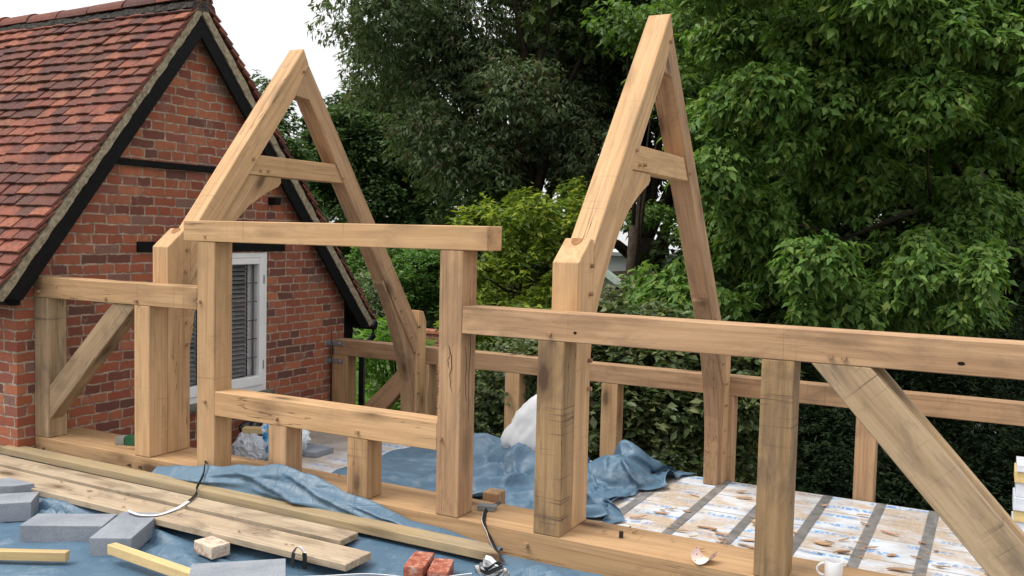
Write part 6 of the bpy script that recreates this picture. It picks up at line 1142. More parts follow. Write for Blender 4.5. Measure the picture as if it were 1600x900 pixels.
# ================================================================== BOARDS, BLOCKS, BRICKS
def quadboard(name, a, b, w, zt, th, mat, label, cat, group=None, zt2=None, bev=0.003, skew=0.0):
    """long board from a to b (back edge), width w towards the camera"""
    a, b = Vector((*a, 0)), Vector((*b, 0))
    d = (b - a).normalized()
    s = Vector((d.y, -d.x, 0)) * w
    z2 = zt if zt2 is None else zt2
    top = [Vector((a.x, a.y, zt)), Vector((b.x, b.y, z2)), Vector((b.x, b.y, z2)) + s + d * skew, Vector((a.x, a.y, zt)) + s]
    Vv = [p - Vector((0, 0, th)) for p in top] + top
    Ff = [[3, 2, 1, 0], [4, 5, 6, 7]] + [[i, (i + 1) % 4, 4 + (i + 1) % 4, 4 + i] for i in range(4)]
    o = mesh_obj(name, Vv, Ff, mat, None, d, bev, 1, False, 0.001)
    return tag(o, label, cat, group)
gb = "timber boards lying along the sill"
quadboard("timber_board", (-6.16, -.075), (-2.24, -.10), 0.115, -0.058, 0.047, DUSTY, "long thick softwood timber, the board closest to the oak sill", "board", gb, -0.062, skew=.13)
quadboard("scaffold_board", (-6.25, -.235), (-2.96, -.243), 0.150, -0.092, 0.036, BOARD, "thin middle board between the thick timber and the widest board", "board", gb)
quadboard("scaffold_board", (-6.05, -.408), (-2.735, -.43), 0.205, -0.102, 0.038, BOARD, "widest dusty scaffold board, stained with wood chips, furthest from the sill", "board", gb)
quadboard("timber_batten", (-4.55, -1.38), (-4.10, -1.14), 0.045, -0.130, 0.048, PINE, "short pale batten at the bottom corner before the concrete blocks", "batten", "pale softwood battens on the tarpaulin", skew=0)
quadboard("timber_batten", (-3.93, -1.00), (-2.55, -1.13), 0.050, -0.100, 0.05, PINE, "long pale batten leading from beside the paired concrete blocks", "batten", "pale softwood battens on the tarpaulin")

def block(pts, zt, th, label, name="concrete_block", mat=None, group="grey concrete blocks on the tarpaulin", cat="block", bev=0.004, tilt=0.0):
    top = [Vector((x, y, zt + tilt * i)) for i, (x, y) in enumerate(pts)]
    Vv = [p - Vector((0, 0, th)) for p in top] + top
    Ff = [[3, 2, 1, 0], [4, 5, 6, 7]] + [[i, (i + 1) % 4, 4 + (i + 1) % 4, 4 + i] for i in range(4)]
    o = mesh_obj(name, Vv, Ff, mat or BLOCK, None, top[1] - top[0], bev, 2, False, 0.0015)
    return tag(o, label, cat, group)
def rect(cx, cy, l, w, deg):
    a = math.radians(deg)
    c, s = math.cos(a), math.sin(a)
    return [(cx + c * u * l / 2 - s * v * w / 2, cy + s * u * l / 2 + c * v * w / 2) for u, v in ((-1, -1), (1, -1), (1, 1), (-1, 1))]
block(rect(-4.452, -.885, .44, .215, 31), -0.102, 0.098, "grey concrete block lying lengthwise, touching the one turned crosswise")
block(rect(-4.115, -.785, .44, .215, -60), -0.100, 0.098, "grey concrete block turned crosswise against its lengthwise neighbour")
block(rect(-3.10, -.985, .44, .30, 42), -0.098, 0.10, "grey concrete block by the loop of strap, partly behind the long batten")
block(rect(-5.10, -.905, .44, .22, 44), -0.085, 0.11, "grey concrete block at the left edge, before the broken one")
block([(-5.52, -.92), (-5.22, -.70), (-5.17, -.60), (-5.42, -.60)], -0.075, 0.10, "broken piece of grey block behind the one at the left edge")
block(rect(-1.50, -.18, .40, .215, 14), -0.115, 0.095, "grey concrete block at the bottom edge below the oak sill, cut off by the frame")
gr = "loose red bricks by the strap coil"
block(rect(-2.435, -.445, .215, .10, 108), -0.075, 0.072, "red brick with a mortar smear, left one of the loose pair", "brick", RED_BRICK, gr, "brick", 0.006)
block(rect(-2.315, -.435, .185, .10, 112), -0.085, 0.066, "red brick nearest the strap coil, right one of the loose pair", "brick", RED_BRICK, gr, "brick", 0.006)
block(rect(-3.565, -.70, .17, .11, -12), -0.118, 0.066, "pale limewashed broken brick beside the wide board", "brick", PALE_BRICK, None, "brick", 0.008)

# ================================================================== STRAPS
def ribbon(name, pts, w, label, flip=False, sub=6, twist=None, white_from=0.0):
    P = [Vector(p) for p in pts]
    S = []
    for i in range(len(P) - 1):                      # Catmull-Rom
        p0, p1, p2, p3 = P[max(i - 1, 0)], P[i], P[i + 1], P[min(i + 2, len(P) - 1)]
        for k in range(sub):
            t = k / sub
            S.append(0.5 * ((2 * p1) + (p2 - p0) * t + (2 * p0 - 5 * p1 + 4 * p2 - p3) * t * t + (3 * p1 - p0 - 3 * p2 + p3) * t ** 3))
    S.append(P[-1])
    Vv, Ff, fm = [], [], []
    n = len(S)
    for i, p in enumerate(S):
        d = (S[min(i + 1, n - 1)] - S[max(i - 1, 0)]).normalized()
        tw = interp(twist, i / (n - 1)) if twist else 0.0
        up = Vector((0, 0, 1)) if abs(d.z) < .95 else Vector((0, 1, 0))
        s = d.cross(up).normalized()
        u = s.cross(d)
        s2 = s * math.cos(tw) + u * math.sin(tw)
        u2 = s2.cross(d)
        for (a, b) in ((-.5, 0), (.5, 0), (.5, 1), (-.5, 1)):
            Vv.append(p + s2 * a * w + u2 * b * 0.003)
        if i:
            q = (i - 1) * 4
            for k in range(4):
                Ff.append([q + k, q + (k + 1) % 4, q + 4 + (k + 1) % 4, q + 4 + k])
                fm.append(1 if k == 2 and i / n >= white_from else 0)
    o = raw(name, Vv, Ff, [BLACK_PLASTIC, WHITE_STRAP] if not flip else [WHITE_STRAP, BLACK_PLASTIC], None, smooth=False, fmat=fm)
    return tag(o, label, "strap", "black and white webbing straps")
ribbon("webbing_strap", [(-4.36, .02, .025), (-4.31, -.045, .06), (-4.27, -.10, -.005), (-4.21, -.205, -.05), (-4.17, -.25, -.078), (-4.10, -.40, -.085), (-4.09, -.50, -.095), (-4.10, -.60, -.097), (-4.17, -.66, -.09), (-4.27, -.65, -.085)], 0.017,
       "strap running from the foot of the left door post across the boards", False, 6, [(0, 1.3), (.35, 1.2), (.5, .3), (1, .1)], 0.52)
ribbon("webbing_strap", [(-2.42, .355, .005), (-2.42, .20, .006), (-2.36, .06, .012), (-2.315, -.015, .0), (-2.27, -.03, -.06), (-2.19, -.10, -.10), (-2.10, -.20, -.105)], 0.022,
       "strap lying over the oak sill right of the darker door post", True, 6, [(0, 1.0), (.4, .5), (.7, .2), (1, .2)])
coil = []
for k in range(46):
    a = k * 0.62
    r = 0.085 - 0.0011 * k + 0.008 * math.sin(k * 1.7)
    coil.append((-2.05 + r * math.cos(a) * 1.0, -.41 + r * math.sin(a) * .8, -0.10 + 0.0016 * k + 0.012 * math.sin(k * 1.3)))
ribbon("webbing_strap", coil, 0.022, "strap wound into a loose coil by the end of the thick timber", False, 4, [(0, 1.2), (.3, .6), (.6, 1.4), (1, .8)])
ribbon("webbing_strap", [(-2.96, -.86, -.13), (-2.86, -.83, -.125), (-2.74, -.735, -.13), (-2.62, -.64, -.13), (-2.50, -.58, -.13), (-2.38, -.55, -.125), (-2.26, -.48, -.12), (-2.14, -.43, -.10)], 0.024,
       "black strap trailing along the tarpaulin in front of the red bricks", True, 6, [(0, .3), (.4, .9), (.7, .3), (1, .8)])
ribbon("webbing_strap", [(-3.02, -.70, -.15), (-3.01, -.70, -.075), (-2.985, -.69, -.045), (-2.955, -.685, -.075), (-2.95, -.69, -.15)], 0.024,
       "short strap standing up in a hoop behind the concrete block", False, 6, [(0, .2), (1, .2)])

# ================================================================== SMALL THINGS
def lathe(name, prof, loc, mat, parent, n=28):
    Vv, Ff = [], []
    for (r, z) in prof:
        for k in range(n):
            a = 2 * math.pi * k / n
            Vv.append((loc[0] + r * math.cos(a), loc[1] + r * math.sin(a), loc[2] + z))
    for i in range(len(prof) - 1):
        for k in range(n):
            Ff.append([i * n + k, i * n + (k + 1) % n, (i + 1) * n + (k + 1) % n, (i + 1) * n + k])
    return raw(name, Vv, Ff, mat, parent)
ML = (-0.585, 0.13, 0.001)
mug = empty("mug", ML, "white china mug standing on the oak sill near the bottom edge", "mug")
lathe("cup", [(0.0, 0), (.034, 0), (.038, .004), (.040, .05), (.041, .092), (.0395, .0945), (.0375, .092), (.036, .05), (.034, .012), (0, .01)], ML, WHITE_GLAZE, mug)
lathe("tea", [(0.0, .070), (.0365, .070)], ML, plain("tea", (.12, .05, .02), .1, .5, bump=0), mug)
hp = []
for k in range(11):
    a = math.pi * 0.5 + math.pi * k / 10
    hp.append((ML[0] - .037 + .032 * math.cos(a) * 1.0, ML[1] - 0.012 + .010 * math.cos(a), ML[2] + .05 + .028 * math.sin(a)))
Vv, Ff = tube_geo(hp, 0.0055, 8)
raw("handle", Vv, Ff, WHITE_GLAZE, mug)

# curled scrap of paper with red spots
def paper_mat():
    t = NT("spotted_pink_paper")
    v = t.node("ShaderNodeTexVoronoi")
    t.set(v.inputs["Vector"], t.coord()); v.inputs["Scale"].default_value = 38
    return t.fin(t.mix(t.ramp(v.outputs["Distance"], [(.16, .8), (.24, 0)]), (.74, .60, .55), (.45, .06, .05)), .8, .2)
PAPER = paper_mat()
Vv, Ff = [], []
for i in range(15):
    for j in range(9):
        u, v = i / 14, j / 8
        a = math.pi * (1.02 * u) - 0.1
        w = 0.055 * (1 - 0.45 * abs(u - .5) * 2)
        Vv.append((-1.165 + 0.045 * math.cos(a) * -1 + v * 0.02, 0.035 + (v - .5) * w * 2 + .01, 0.006 + 0.055 * (1 - math.sin(a)) * (0.75 + .25 * v)))
for i in range(14):
    for j in range(8):
        a = i * 9 + j
        Ff.append([a, a + 9, a + 10, a + 1])
tag(raw("paper_scrap", Vv, Ff, PAPER), "curled scrap of pinkish paper with red spots on the oak sill", "paper scrap")

pk = empty("packers", (-2.46, .21, 0), "small stack of flat grey plastic packers beside the darker door post", "packers")
for k in range(4):
    block(rect(-2.43 + random.uniform(-.006, .006), .215 + random.uniform(-.006, .006), .10, .055, 14 + random.uniform(-6, 6)), .0075 + k * .0065, .0058, None, "packer_plate", GREY_PLASTIC, None, None, .0008).parent = None
for o in [o for o in C.objects if o.name.startswith("packer_plate")]:
    o.parent = pk; o.matrix_parent_inverse = WORLD["packers"].inverted()
GREENBOX = plain("green_card", (.02, .10, .045), .6, .3)
gp = empty("screw_packet", (-5.28, .20, 0), "small green and grey packet on the sill beside the left stud", "packet")
block(rect(-5.25, .20, .10, .075, 20), .062, .061, None, "packet_body", GREENBOX, None, None, .002).parent = gp
block(rect(-5.333, .17, .065, .075, 20), .055, .054, None, "packet_end", plain("grey_card", (.22, .22, .20), .8), None, None, .002).parent = gp
for n_ in ("packet_body", "packet_end"):
    bpy.data.objects[n_].matrix_parent_inverse = WORLD["screw_packet"].inverted()
tag(box("oak_offcut", (-2.552, -2.452), (.375, .475), (DZ + .001, .045), OAK_DEEP, None, 'z', .006), "square oak offcut standing on end behind the sill by the darker post", "offcut")
tag(box("wood_sliver", (-5.20, -5.13), (.10, .13), (.001, .012), OAK, None, 'x', .002), "pale sliver of wood on the sill before the green packet", "wood chip")

# heap of rubbish on the flat roof by the cottage wall
def crumple(name, loc, size, mat, label, cat, seed, n=22, flat=.5):
    Vv, Ff = [], []
    for i in range(n + 1):
        th = math.pi * i / n
        for k in range(n * 2):
            ph = math.pi * k / n
            d = Vector((math.sin(th) * math.cos(ph), math.sin(th) * math.sin(ph), math.cos(th)))
            r = 1 + 0.38 * noise.noise(d * 1.7 + Vector((seed, 0, 0))) + 0.30 * (abs(noise.noise(d * 3.4 + Vector((0, seed, 0)))) - .2) + 0.12 * abs(noise.noise(d * 8 + Vector((0, 0, seed))))
            p = Vector((d.x * size[0], d.y * size[1], d.z * size[2])) * r
            Vv.append(Vector(loc) + Vector((p.x, p.y, max(p.z, -size[2] * flat))))
    m = n * 2
    for i in range(n):
        for k in range(m):
            Ff.append([i * m + k, i * m + (k + 1) % m, (i + 1) * m + (k + 1) % m, (i + 1) * m + k])
    return tag(raw(name, Vv, Ff, mat, smooth=False), label, cat)
def sack_mat():
    t = NT("printed_plastic_sack")
    nz = t.noise(t.coord(), 4.2, 2, 0.5)
    return t.fin(t.ramp(nz, [(.42, (.62, .68, .74)), (.52, (.70, .76, .82)), (.56, (.06, .30, .62)), (.64, (.10, .42, .75)), (.67, (.6, .7, .78))]), .35, .5)
crumple("plastic_sack", (-5.45, 1.95, DZ + .14), (.17, .22, .20), sack_mat(), "crumpled white and blue plastic sack on the roof under the cottage window", "sack", 3.3, 26, .68)
crumple("plastic_sack", (-5.55, 1.62, DZ + .09), (.16, .13, .13), plain("grey_white_plastic", (.42, .45, .50), .4, .5), "greyish white plastic bundle in front of the blue and white sack", "sack", 8.1, 22, .66)
crumple("dark_bag", (-5.78, 2.0, DZ + .12), (.16, .2, .18), BLACK_PLASTIC, "black plastic bag against the cottage wall behind the sacks", "bag", 5.7, 20, .66)
o = quadboard("timber_offcut", (-5.72, 1.75), (-5.45, 1.88), .10, DZ + .26, .05, PINE, "short yellow timber offcut leaning in the rubbish by the sacks", "offcut")
# loose bag of polythene on the heap: a soft upright bulge with pleats
Vv, Ff = [], []
n, m = 40, 64
for i in range(n + 1):
    th = math.pi * i / n
    for k in range(m):
        ph = 2 * math.pi * k / m
        d = Vector((math.sin(th) * math.cos(ph), math.sin(th) * math.sin(ph), math.cos(th)))
        st_ = Vector((math.cos(ph) * 2.6, math.sin(ph) * 2.6, d.z * 1.1))
        r = 1 + 0.20 * noise.noise(d * 1.4 + Vector((2.2, 4, 1))) + 0.20 * (0.25 - abs(noise.noise(st_))) + 0.09 * (0.25 - abs(noise.noise(st_ * 2.3 + Vector((5, 1, 2))))) + 0.05 * (0.2 - abs(noise.noise(d * 5.5)))
        Vv.append((-3.33 + 0.25 * d.x * r * (1 - .35 * d.z) + 0.07 * d.z, 2.62 + 0.15 * d.y * r, -0.09 + max(-.25, 0.30 * d.z * r)))
for i in range(n):
    for k in range(m):
        Ff.append([i * m + k, i * m + (k + 1) % m, (i + 1) * m + (k + 1) % m, (i + 1) * m + k])
tag(raw("polythene_bag", Vv, Ff, SHEET), "rounded bag of translucent white polythene resting on the blue tarpaulin heap", "plastic bag")
tag(box("paving_slab", (-5.55, -5.15), (2.0, 2.25), (DZ + .001, DZ + .05), BLOCK, None, 'x', .004), "thin grey slab on the roof beside the white and blue sack", "slab")
tag(box("brick_rubble", (-5.62, -5.42), (.75, .90), (DZ + .001, DZ + .10), PALE_BRICK, None, 'x', .012), "pinkish lump of rubble behind the sill between stud and door post", "rubble")

# leaning insulation pieces at the right edge
ins = empty("insulation_offcuts", (.42, 3.1, DZ), "pale stack of insulation offcuts with yellow core against the end post", "insulation")
YC = plain("yellow_foam", (.62, .47, .22), .9, .1)
FW = plain("foil_face", (.62, .65, .72), .4, .5, var=.15)
for k, (z0, z1, mt) in enumerate(((DZ + .001, -.37, FW), (-.369, -.29, YC), (-.289, -.20, FW), (-.199, -.10, FW), (-.099, -.02, YC), (-.019, .03, FW))):
    box("foam_slab", (.175 + .01 * (k % 2), .70), (2.98 - .01 * (k % 3), 3.25), (z0, z1), mt, ins, 'x', .003)

# split oak chips lying about
def chip(x, y, z, l, w, ang, label, mat=OAK):
    a = math.radians(ang)
    d = Vector((math.cos(a), math.sin(a), 0)); s = Vector((-d.y, d.x, 0))
    th = random.uniform(.002, .006)
    m = random.randint(5, 7)
    prof = []
    for q in range(m):
        f = 2 * math.pi * (q + random.uniform(-.3, .3)) / m
        rr = random.uniform(.55, 1.0)
        prof.append((.5 * rr * math.cos(f), .5 * rr * math.sin(f)))
    base = Vector((x, y, z + 0.0025))
    tiltv, curl = random.uniform(0, .02), random.uniform(0, .02)
    poly = [base + d * u * l + s * v * w + Vector((0, 0, (u + .5) * tiltv + curl * u * u)) for u, v in prof]
    o = prism("wood_chip", poly, (0, 0, th), mat, None, d, 0)
    return tag(o, label, "wood chip", "split oak chips scattered on the white boards")
CH = "small split oak chip lying on the white insulation boards"
for (x, y, l, w, a) in ((-1.68, 2.96, .16, .06, 20), (-1.62, 2.80, .24, .05, 10), (-1.98, 2.68, .26, .03, -25), (-1.42, 2.35, .2, .05, -8), (-0.78, 2.82, .2, .05, -20), (-0.74, 2.62, .22, .045, -50),
                        (-0.56, 2.50, .26, .045, -22), (-0.92, 2.03, .24, .09, -15), (-0.78, 1.93, .16, .10, 10), (-1.66, 1.95, .3, .06, 5), (-1.55, 1.86, .28, .05, -12), (-1.36, 1.84, .22, .06, 18),
                        (-1.05, 2.92, .1, .06, 30), (-0.42, 1.78, .30, .07, 8), (-0.12, 1.72, .22, .13, -30), (-0.22, 1.98, .2, .03, -5), (0.05, 2.02, .16, .11, -20), (-1.80, 1.78, .2, .04, 0),
                        (-0.35, 2.4, .12, .04, -10), (-1.28, 1.70, .26, .06, -20), (-1.14, 1.66, .2, .05, 14), (-2.05, 2.1, .22, .05, 12), (-1.9, 2.25, .16, .07, -30), (-0.5, 2.05, .13, .08, 40),
                        (-2.15, 1.9, .2, .06, 30), (0.12, 1.6, .3, .05, 12), (-0.2, 1.6, .26, .05, -8), (-4.6, 1.5, .14, .04, 30), (-4.2, 1.2, .12, .04, 0)):
    chip(x, y, DZ + .003, l * .66, w * .75, a, CH, random.choice((CHIP, CHIP, OAK_DEEP)))
for k in range(46):
    chip(random.uniform(-2.1, 0.1), random.uniform(1.62, 2.3), DZ + .003, random.uniform(.03, .10), random.uniform(.012, .03), random.uniform(-40, 40), CH, random.choice((CHIP, OAK_DEEP, OAK_GREY)))
for k in range(14):
    x = random.uniform(-5.4, -3.0)
    o = chip(x, random.uniform(-.60, -.44), -0.102, random.uniform(.025, .06), random.uniform(.006, .012), random.uniform(-60, 60), "tiny dark chip of wood lying on the widest dusty scaffold board", OAK_GREY)
    o["group"] = "tiny chips on the wide scaffold board"
for k in range(16):
    o = chip(random.uniform(-5.6, -0.9), random.uniform(.18, .34), .001, random.uniform(.02, .06), random.uniform(.008, .02), random.uniform(-60, 60), "tiny pale shaving of oak lying on the sill plate", random.choice((CHIP, OAK)))
    o["group"] = "oak shavings on the sill plate"
tag(cyl("bolt_stub", (-1.62, .17, .001), (0, 0, 1), .012, .03, BLACK_PLASTIC, None, 8), "small black bolt standing on the oak sill left of the paper scrap", "bolt")

# ================================================================== WHITE BUILDING BEHIND THE TREES
wb = empty("garden_building", (-6.5, 18.6, GZ), "long white low building far behind the trees, only its top showing", "building")
a, b = Vector((-11.2, 17.02, 0)), Vector((1.5, 20.3, 0))
d = (b - a).normalized(); s = Vector((-d.y, d.x, 0))
def wbox(name, u0, u1, v0, v1, z0, z1, mat):
    poly = [a + d * u0 + s * v0, a + d * u1 + s * v0, a + d * u1 + s * v1, a + d * u0 + s * v1]
    return prism(name, [p + Vector((0, 0, z0)) for p in poly], (0, 0, z1 - z0), mat, wb, d, .01)
L = (b - a).length
WALLW = plain("white_cladding", (.62, .64, .68), .5, .3, var=.1, scale=2)
wbox("wall", 0, L, 0, 4, GZ, .45, WALLW)
wbox("fascia", -.2, L + .2, -.18, 4.2, .45, 1.02, WALLW)
wbox("roof_edge", -.25, L + .25, -.25, 4.3, 1.02, 1.13, WALLW)
for k in range(22):
    wbox("panel_joint", k * L / 22, k * L / 22 + .05, -.20, -.181, .46, 1.01, plain("joint", (.30, .32, .35), .6) if k == 0 else bpy.data.materials["joint"])
lt = empty("lean_to", (-4.2, 7.6, GZ), "small shed roof with pale green edging almost hidden in the bushes", "shed")
GREENP = plain("pale_green_paint", (.34, .42, .37), .6, .3, var=.2)
mesh_obj("roof_edge", [(-4.55, 7.0, 1.10), (-3.98, 7.0, .72), (-3.98, 7.0, .62), (-4.55, 7.0, 1.0), (-4.55, 7.1, 1.10), (-3.98, 7.1, .72), (-3.98, 7.1, .62), (-4.55, 7.1, 1.0)],
         [[0, 1, 2, 3], [7, 6, 5, 4], [0, 4, 5, 1], [1, 5, 6, 2], [2, 6, 7, 3], [3, 7, 4, 0]], GREENP, lt, (1, 0, -.6), .004)
mesh_obj("shed_roof", [(-4.6, 7.12, 1.05), (-3.9, 7.12, .58), (-3.9, 8.8, .58), (-4.6, 8.8, 1.05), (-4.6, 7.12, 1.01), (-3.9, 7.12, .54), (-3.9, 8.8, .54), (-4.6, 8.8, 1.01)],
         [[0, 1, 2, 3], [7, 6, 5, 4], [0, 4, 5, 1], [1, 5, 6, 2], [2, 6, 7, 3], [3, 7, 4, 0]], BARK, lt, (1, 0, -.6), .004)
mesh_obj("shed_wall", [(-4.5, 7.3, GZ), (-4.0, 7.3, GZ), (-4.0, 8.7, GZ), (-4.5, 8.7, GZ), (-4.5, 7.3, .9), (-4.0, 7.3, .55), (-4.0, 8.7, .55), (-4.5, 8.7, .9)],
         [[0, 1, 5, 4], [1, 2, 6, 5], [2, 3, 7, 6], [3, 0, 4, 7]], BLACK_PAINT, lt, (0, 0, 1), 0)
gw = empty("garden_wall", (-10.7, 12.7, GZ), "low old brick garden wall with coping glimpsed beyond the rear frame", "wall")
box("wall", (-11.8, -10.0), (12.7, 12.95), (GZ, -.72), BRICK, gw, 'x', 0)
box("coping", (-11.85, -9.95), (12.66, 12.99), (-.718, -.64), RED_BRICK, gw, 'x', .01)

# ================================================================== TREES AND SHRUBS
rng = np.random.default_rng(7)
def unit(v):
    return v / (np.linalg.norm(v, axis=1, keepdims=True) + 1e-9)
def leaves_obj(name, P, D, N, ln, wd, mat, parent, fold=0.25):
    """kite shaped leaves, folded along the midrib: base P, direction D, face normal N"""
    n = len(P)
    D = unit(D); S = unit(np.cross(D, N)); N = np.cross(S, D)
    ln = ln[:, None]; wd = wd[:, None]
    b = P
    t = P + D * ln
    m = P + D * ln * 0.42 + N * wd * fold
    l = m + S * wd * 0.5; r = m - S * wd * 0.5
    k = P + D * ln * 0.45 - N * wd * 0.05
    V = np.stack([b, l, t, r], axis=1).reshape(-1, 3)
    base = np.arange(n) * 4
    F = np.stack([base, base + 3, base + 2, base, base + 2, base + 1], axis=1).reshape(-1)
    me = bpy.data.meshes.new(name)
    me.vertices.add(len(V)); me.vertices.foreach_set("co", V.astype(np.float32).ravel())
    me.loops.add(len(F)); me.loops.foreach_set("vertex_index", F.astype(np.int32))
    me.polygons.add(n * 2)
    me.polygons.foreach_set("loop_start", (np.arange(n * 2) * 3).astype(np.int32))
    me.update(calc_edges=True)
    return link(name, me, mat, parent)
def sample_blobs(blobs, per, shell=0.55, squash=0.8):
    B = np.array(blobs, dtype=float)
    cnt = np.maximum(3, (per * (B[:, 3] / B[:, 3].mean()) ** 2).astype(int))
    idx = np.repeat(np.arange(len(B)), cnt)
    u = unit(rng.normal(size=(len(idx), 3)))
    r = rng.uniform(shell ** 3, 1, len(idx)) ** (1 / 3)
    # lumpy outline: radius differs with direction, differently for every blob
    ph = rng.uniform(0, 6.28, (len(B), 6))
    lump = 1 + 0.28 * np.sin(3 * u[:, 0] + ph[idx, 0]) * np.sin(3 * u[:, 1] + ph[idx, 1]) + 0.22 * np.sin(6 * u[:, 2] + ph[idx, 2]) * np.sin(5 * u[:, 0] + ph[idx, 3])
    off = u * (r * lump * B[idx, 3])[:, None]
    off[:, 2] *= squash
    return B[idx, :3] + off, u
def sprays(P, U, k, ln, wd, droop, outward, flat, jit, mat, name, parent, lj=0.48, fold=0.25):
    """k leaves fanned round every twig end"""
    n = len(P)
    az = rng.uniform(0, 6.28, n)[:, None] + np.arange(k)[None, :] * (6.28 / k) + rng.normal(0, .35, (n, k))
    dr = droop + rng.normal(0, .22, (n, k))
    D = np.stack([np.cos(az) * np.cos(dr), np.sin(az) * np.cos(dr), -np.sin(dr)], axis=2)
    D = D + U[:, None, :] * np.array([outward, outward, outward * .4])
    D = D.reshape(-1, 3) + rng.normal(0, jit, (n * k, 3))
    N = np.array([0, 0, 1.0])[None, :] * flat + rng.normal(0, .35, (n * k, 3)) + np.repeat(U, k, 0) * .35
    Pk = np.repeat(P, k, 0) + rng.normal(0, ln * .25, (n * k, 3))
    s = rng.uniform(1 - lj, 1 + lj, n * k)
    return leaves_obj(name, Pk, D, N, ln * s, wd * s * rng.uniform(.8, 1.2, n * k), mat, parent, fold)
def limbs(base, r0, fork_z, targets, parent, name="trunk", wob=.12, twigs=0):
    V, F = [], []
    b = Vector(base)
    top = Vector((b.x + random.uniform(-.3, .3), b.y + random.uniform(-.3, .3), fork_z))
    pts = [b.lerp(top, t) + Vector((random.uniform(-wob, wob), random.uniform(-wob, wob), 0)) * (t > 0) * .6 for t in (0, .25, .5, .75, 1)]
    tube_geo(pts, [r0 * 1.25, r0, r0 * .92, r0 * .85, r0 * .8], 9, V, F)
    for t in targets:
        e = Vector(t[:3])
        st = pts[-1].lerp(pts[2], random.random())
        mid = st.lerp(e, .5) + Vector((random.uniform(-.3, .3), random.uniform(-.3, .3), random.uniform(0, .5)))
        q = [st, st.lerp(mid, .5) + Vector((0, 0, .12)), mid, mid.lerp(e, .5) + Vector((random.uniform(-.1, .1), 0, random.uniform(-.05, .1))), e]
        tube_geo(q, [r0 * .5, r0 * .36, r0 * .25, r0 * .15, r0 * .06], 6, V, F)
    return raw(name, V, F, BARK, parent)
def tree(name, base, blobs, per, k, ln, wd, mat, label, cat, r0=.18, fork=1.0, group=None, droop=.5, outward=.4, flat=1.0, jit=.15, nl=14, shell=.5, squash=.8, fold=.25, cname="crown"):
    T = empty(name, (base[0], base[1], GZ), label, cat, group)
    P, U = sample_blobs(blobs, per, shell, squash)
    sprays(P, U, k, ln, wd, droop, outward, flat, jit, mat, cname, T, fold=fold)
    tg = random.sample(list(blobs), min(nl, len(blobs)))
    limbs((base[0], base[1], GZ), r0, fork, tg, T)
    return T
G = "trees behind the rear frame"
EVERGREEN = [(-12.39,11.92,8.64,0.89),(-10.98,12.72,8.59,0.6),(-7.62,14.03,8.61,0.61),(-10.53,9.68,6.96,1.01),(-10.36,11.4,7.71,0.86),(-10.87,13.1,7.97,0.96),(-8.46,10.72,7.21,0.58),(-8.13,13.9,8.15,0.77),(-6.37,11.35,7.07,1.0),(-10.29,10.61,6.94,0.82),(-11.28,12.78,7.66,0.64),(-8.99,11.33,6.58,0.71),(-9.18,13.08,7.13,0.92),(-7.17,11.14,6.7,0.71),(-7.92,14.46,7.28,0.8),(-6.06,11.56,6.56,0.62),(-9.88,9.33,5.53,1.01),(-10.59,11.5,6.37,0.93),(-9.54,13.29,6.88,0.61),(-8.77,13.46,6.39,0.6),(-7.34,11.96,6.26,0.76),(-6.63,12.95,6.11,0.77),(-10.5,10.51,5.48,1.01),(-9.53,10.98,5.39,0.59),(-9.19,11.29,5.36,0.91),(-9.06,13.19,5.77,0.72),(-8.36,13.58,6.0,0.87),(-7.48,13.15,5.51,0.55),(-6.47,13.05,5.74,0.93),(-11.3,11.25,4.82,0.89),(-11.07,12.51,5.25,0.87),(-9.58,11.84,4.74,0.62),(-9.25,12.78,4.88,0.88),(-8.38,12.73,5.19,0.86),(-7.87,13.22,5.02,0.88),(-7.33,13.52,5.26,0.65),(-9.75,10.73,4.33,0.63),(-9.24,11.35,4.4,0.83),(-7.7,10.47,4.1,0.74),(-8.63,13.73,4.54,0.72),(-7.51,12.98,4.28,0.7),(-9.44,10.1,3.34,0.82),(-9.89,12.02,3.4,0.71),(-8.97,12.36,3.87,0.83),(-8.22,11.89,3.5,0.75),(-7.5,12.26,3.67,1.0),(-8.58,10.54,2.89,0.84),(-9.28,13.38,3.13,0.55),(-8.39,13.62,3.14,0.66),(-6.98,12.11,3.05,0.83),(-8.98,11.89,2.32,0.71)]
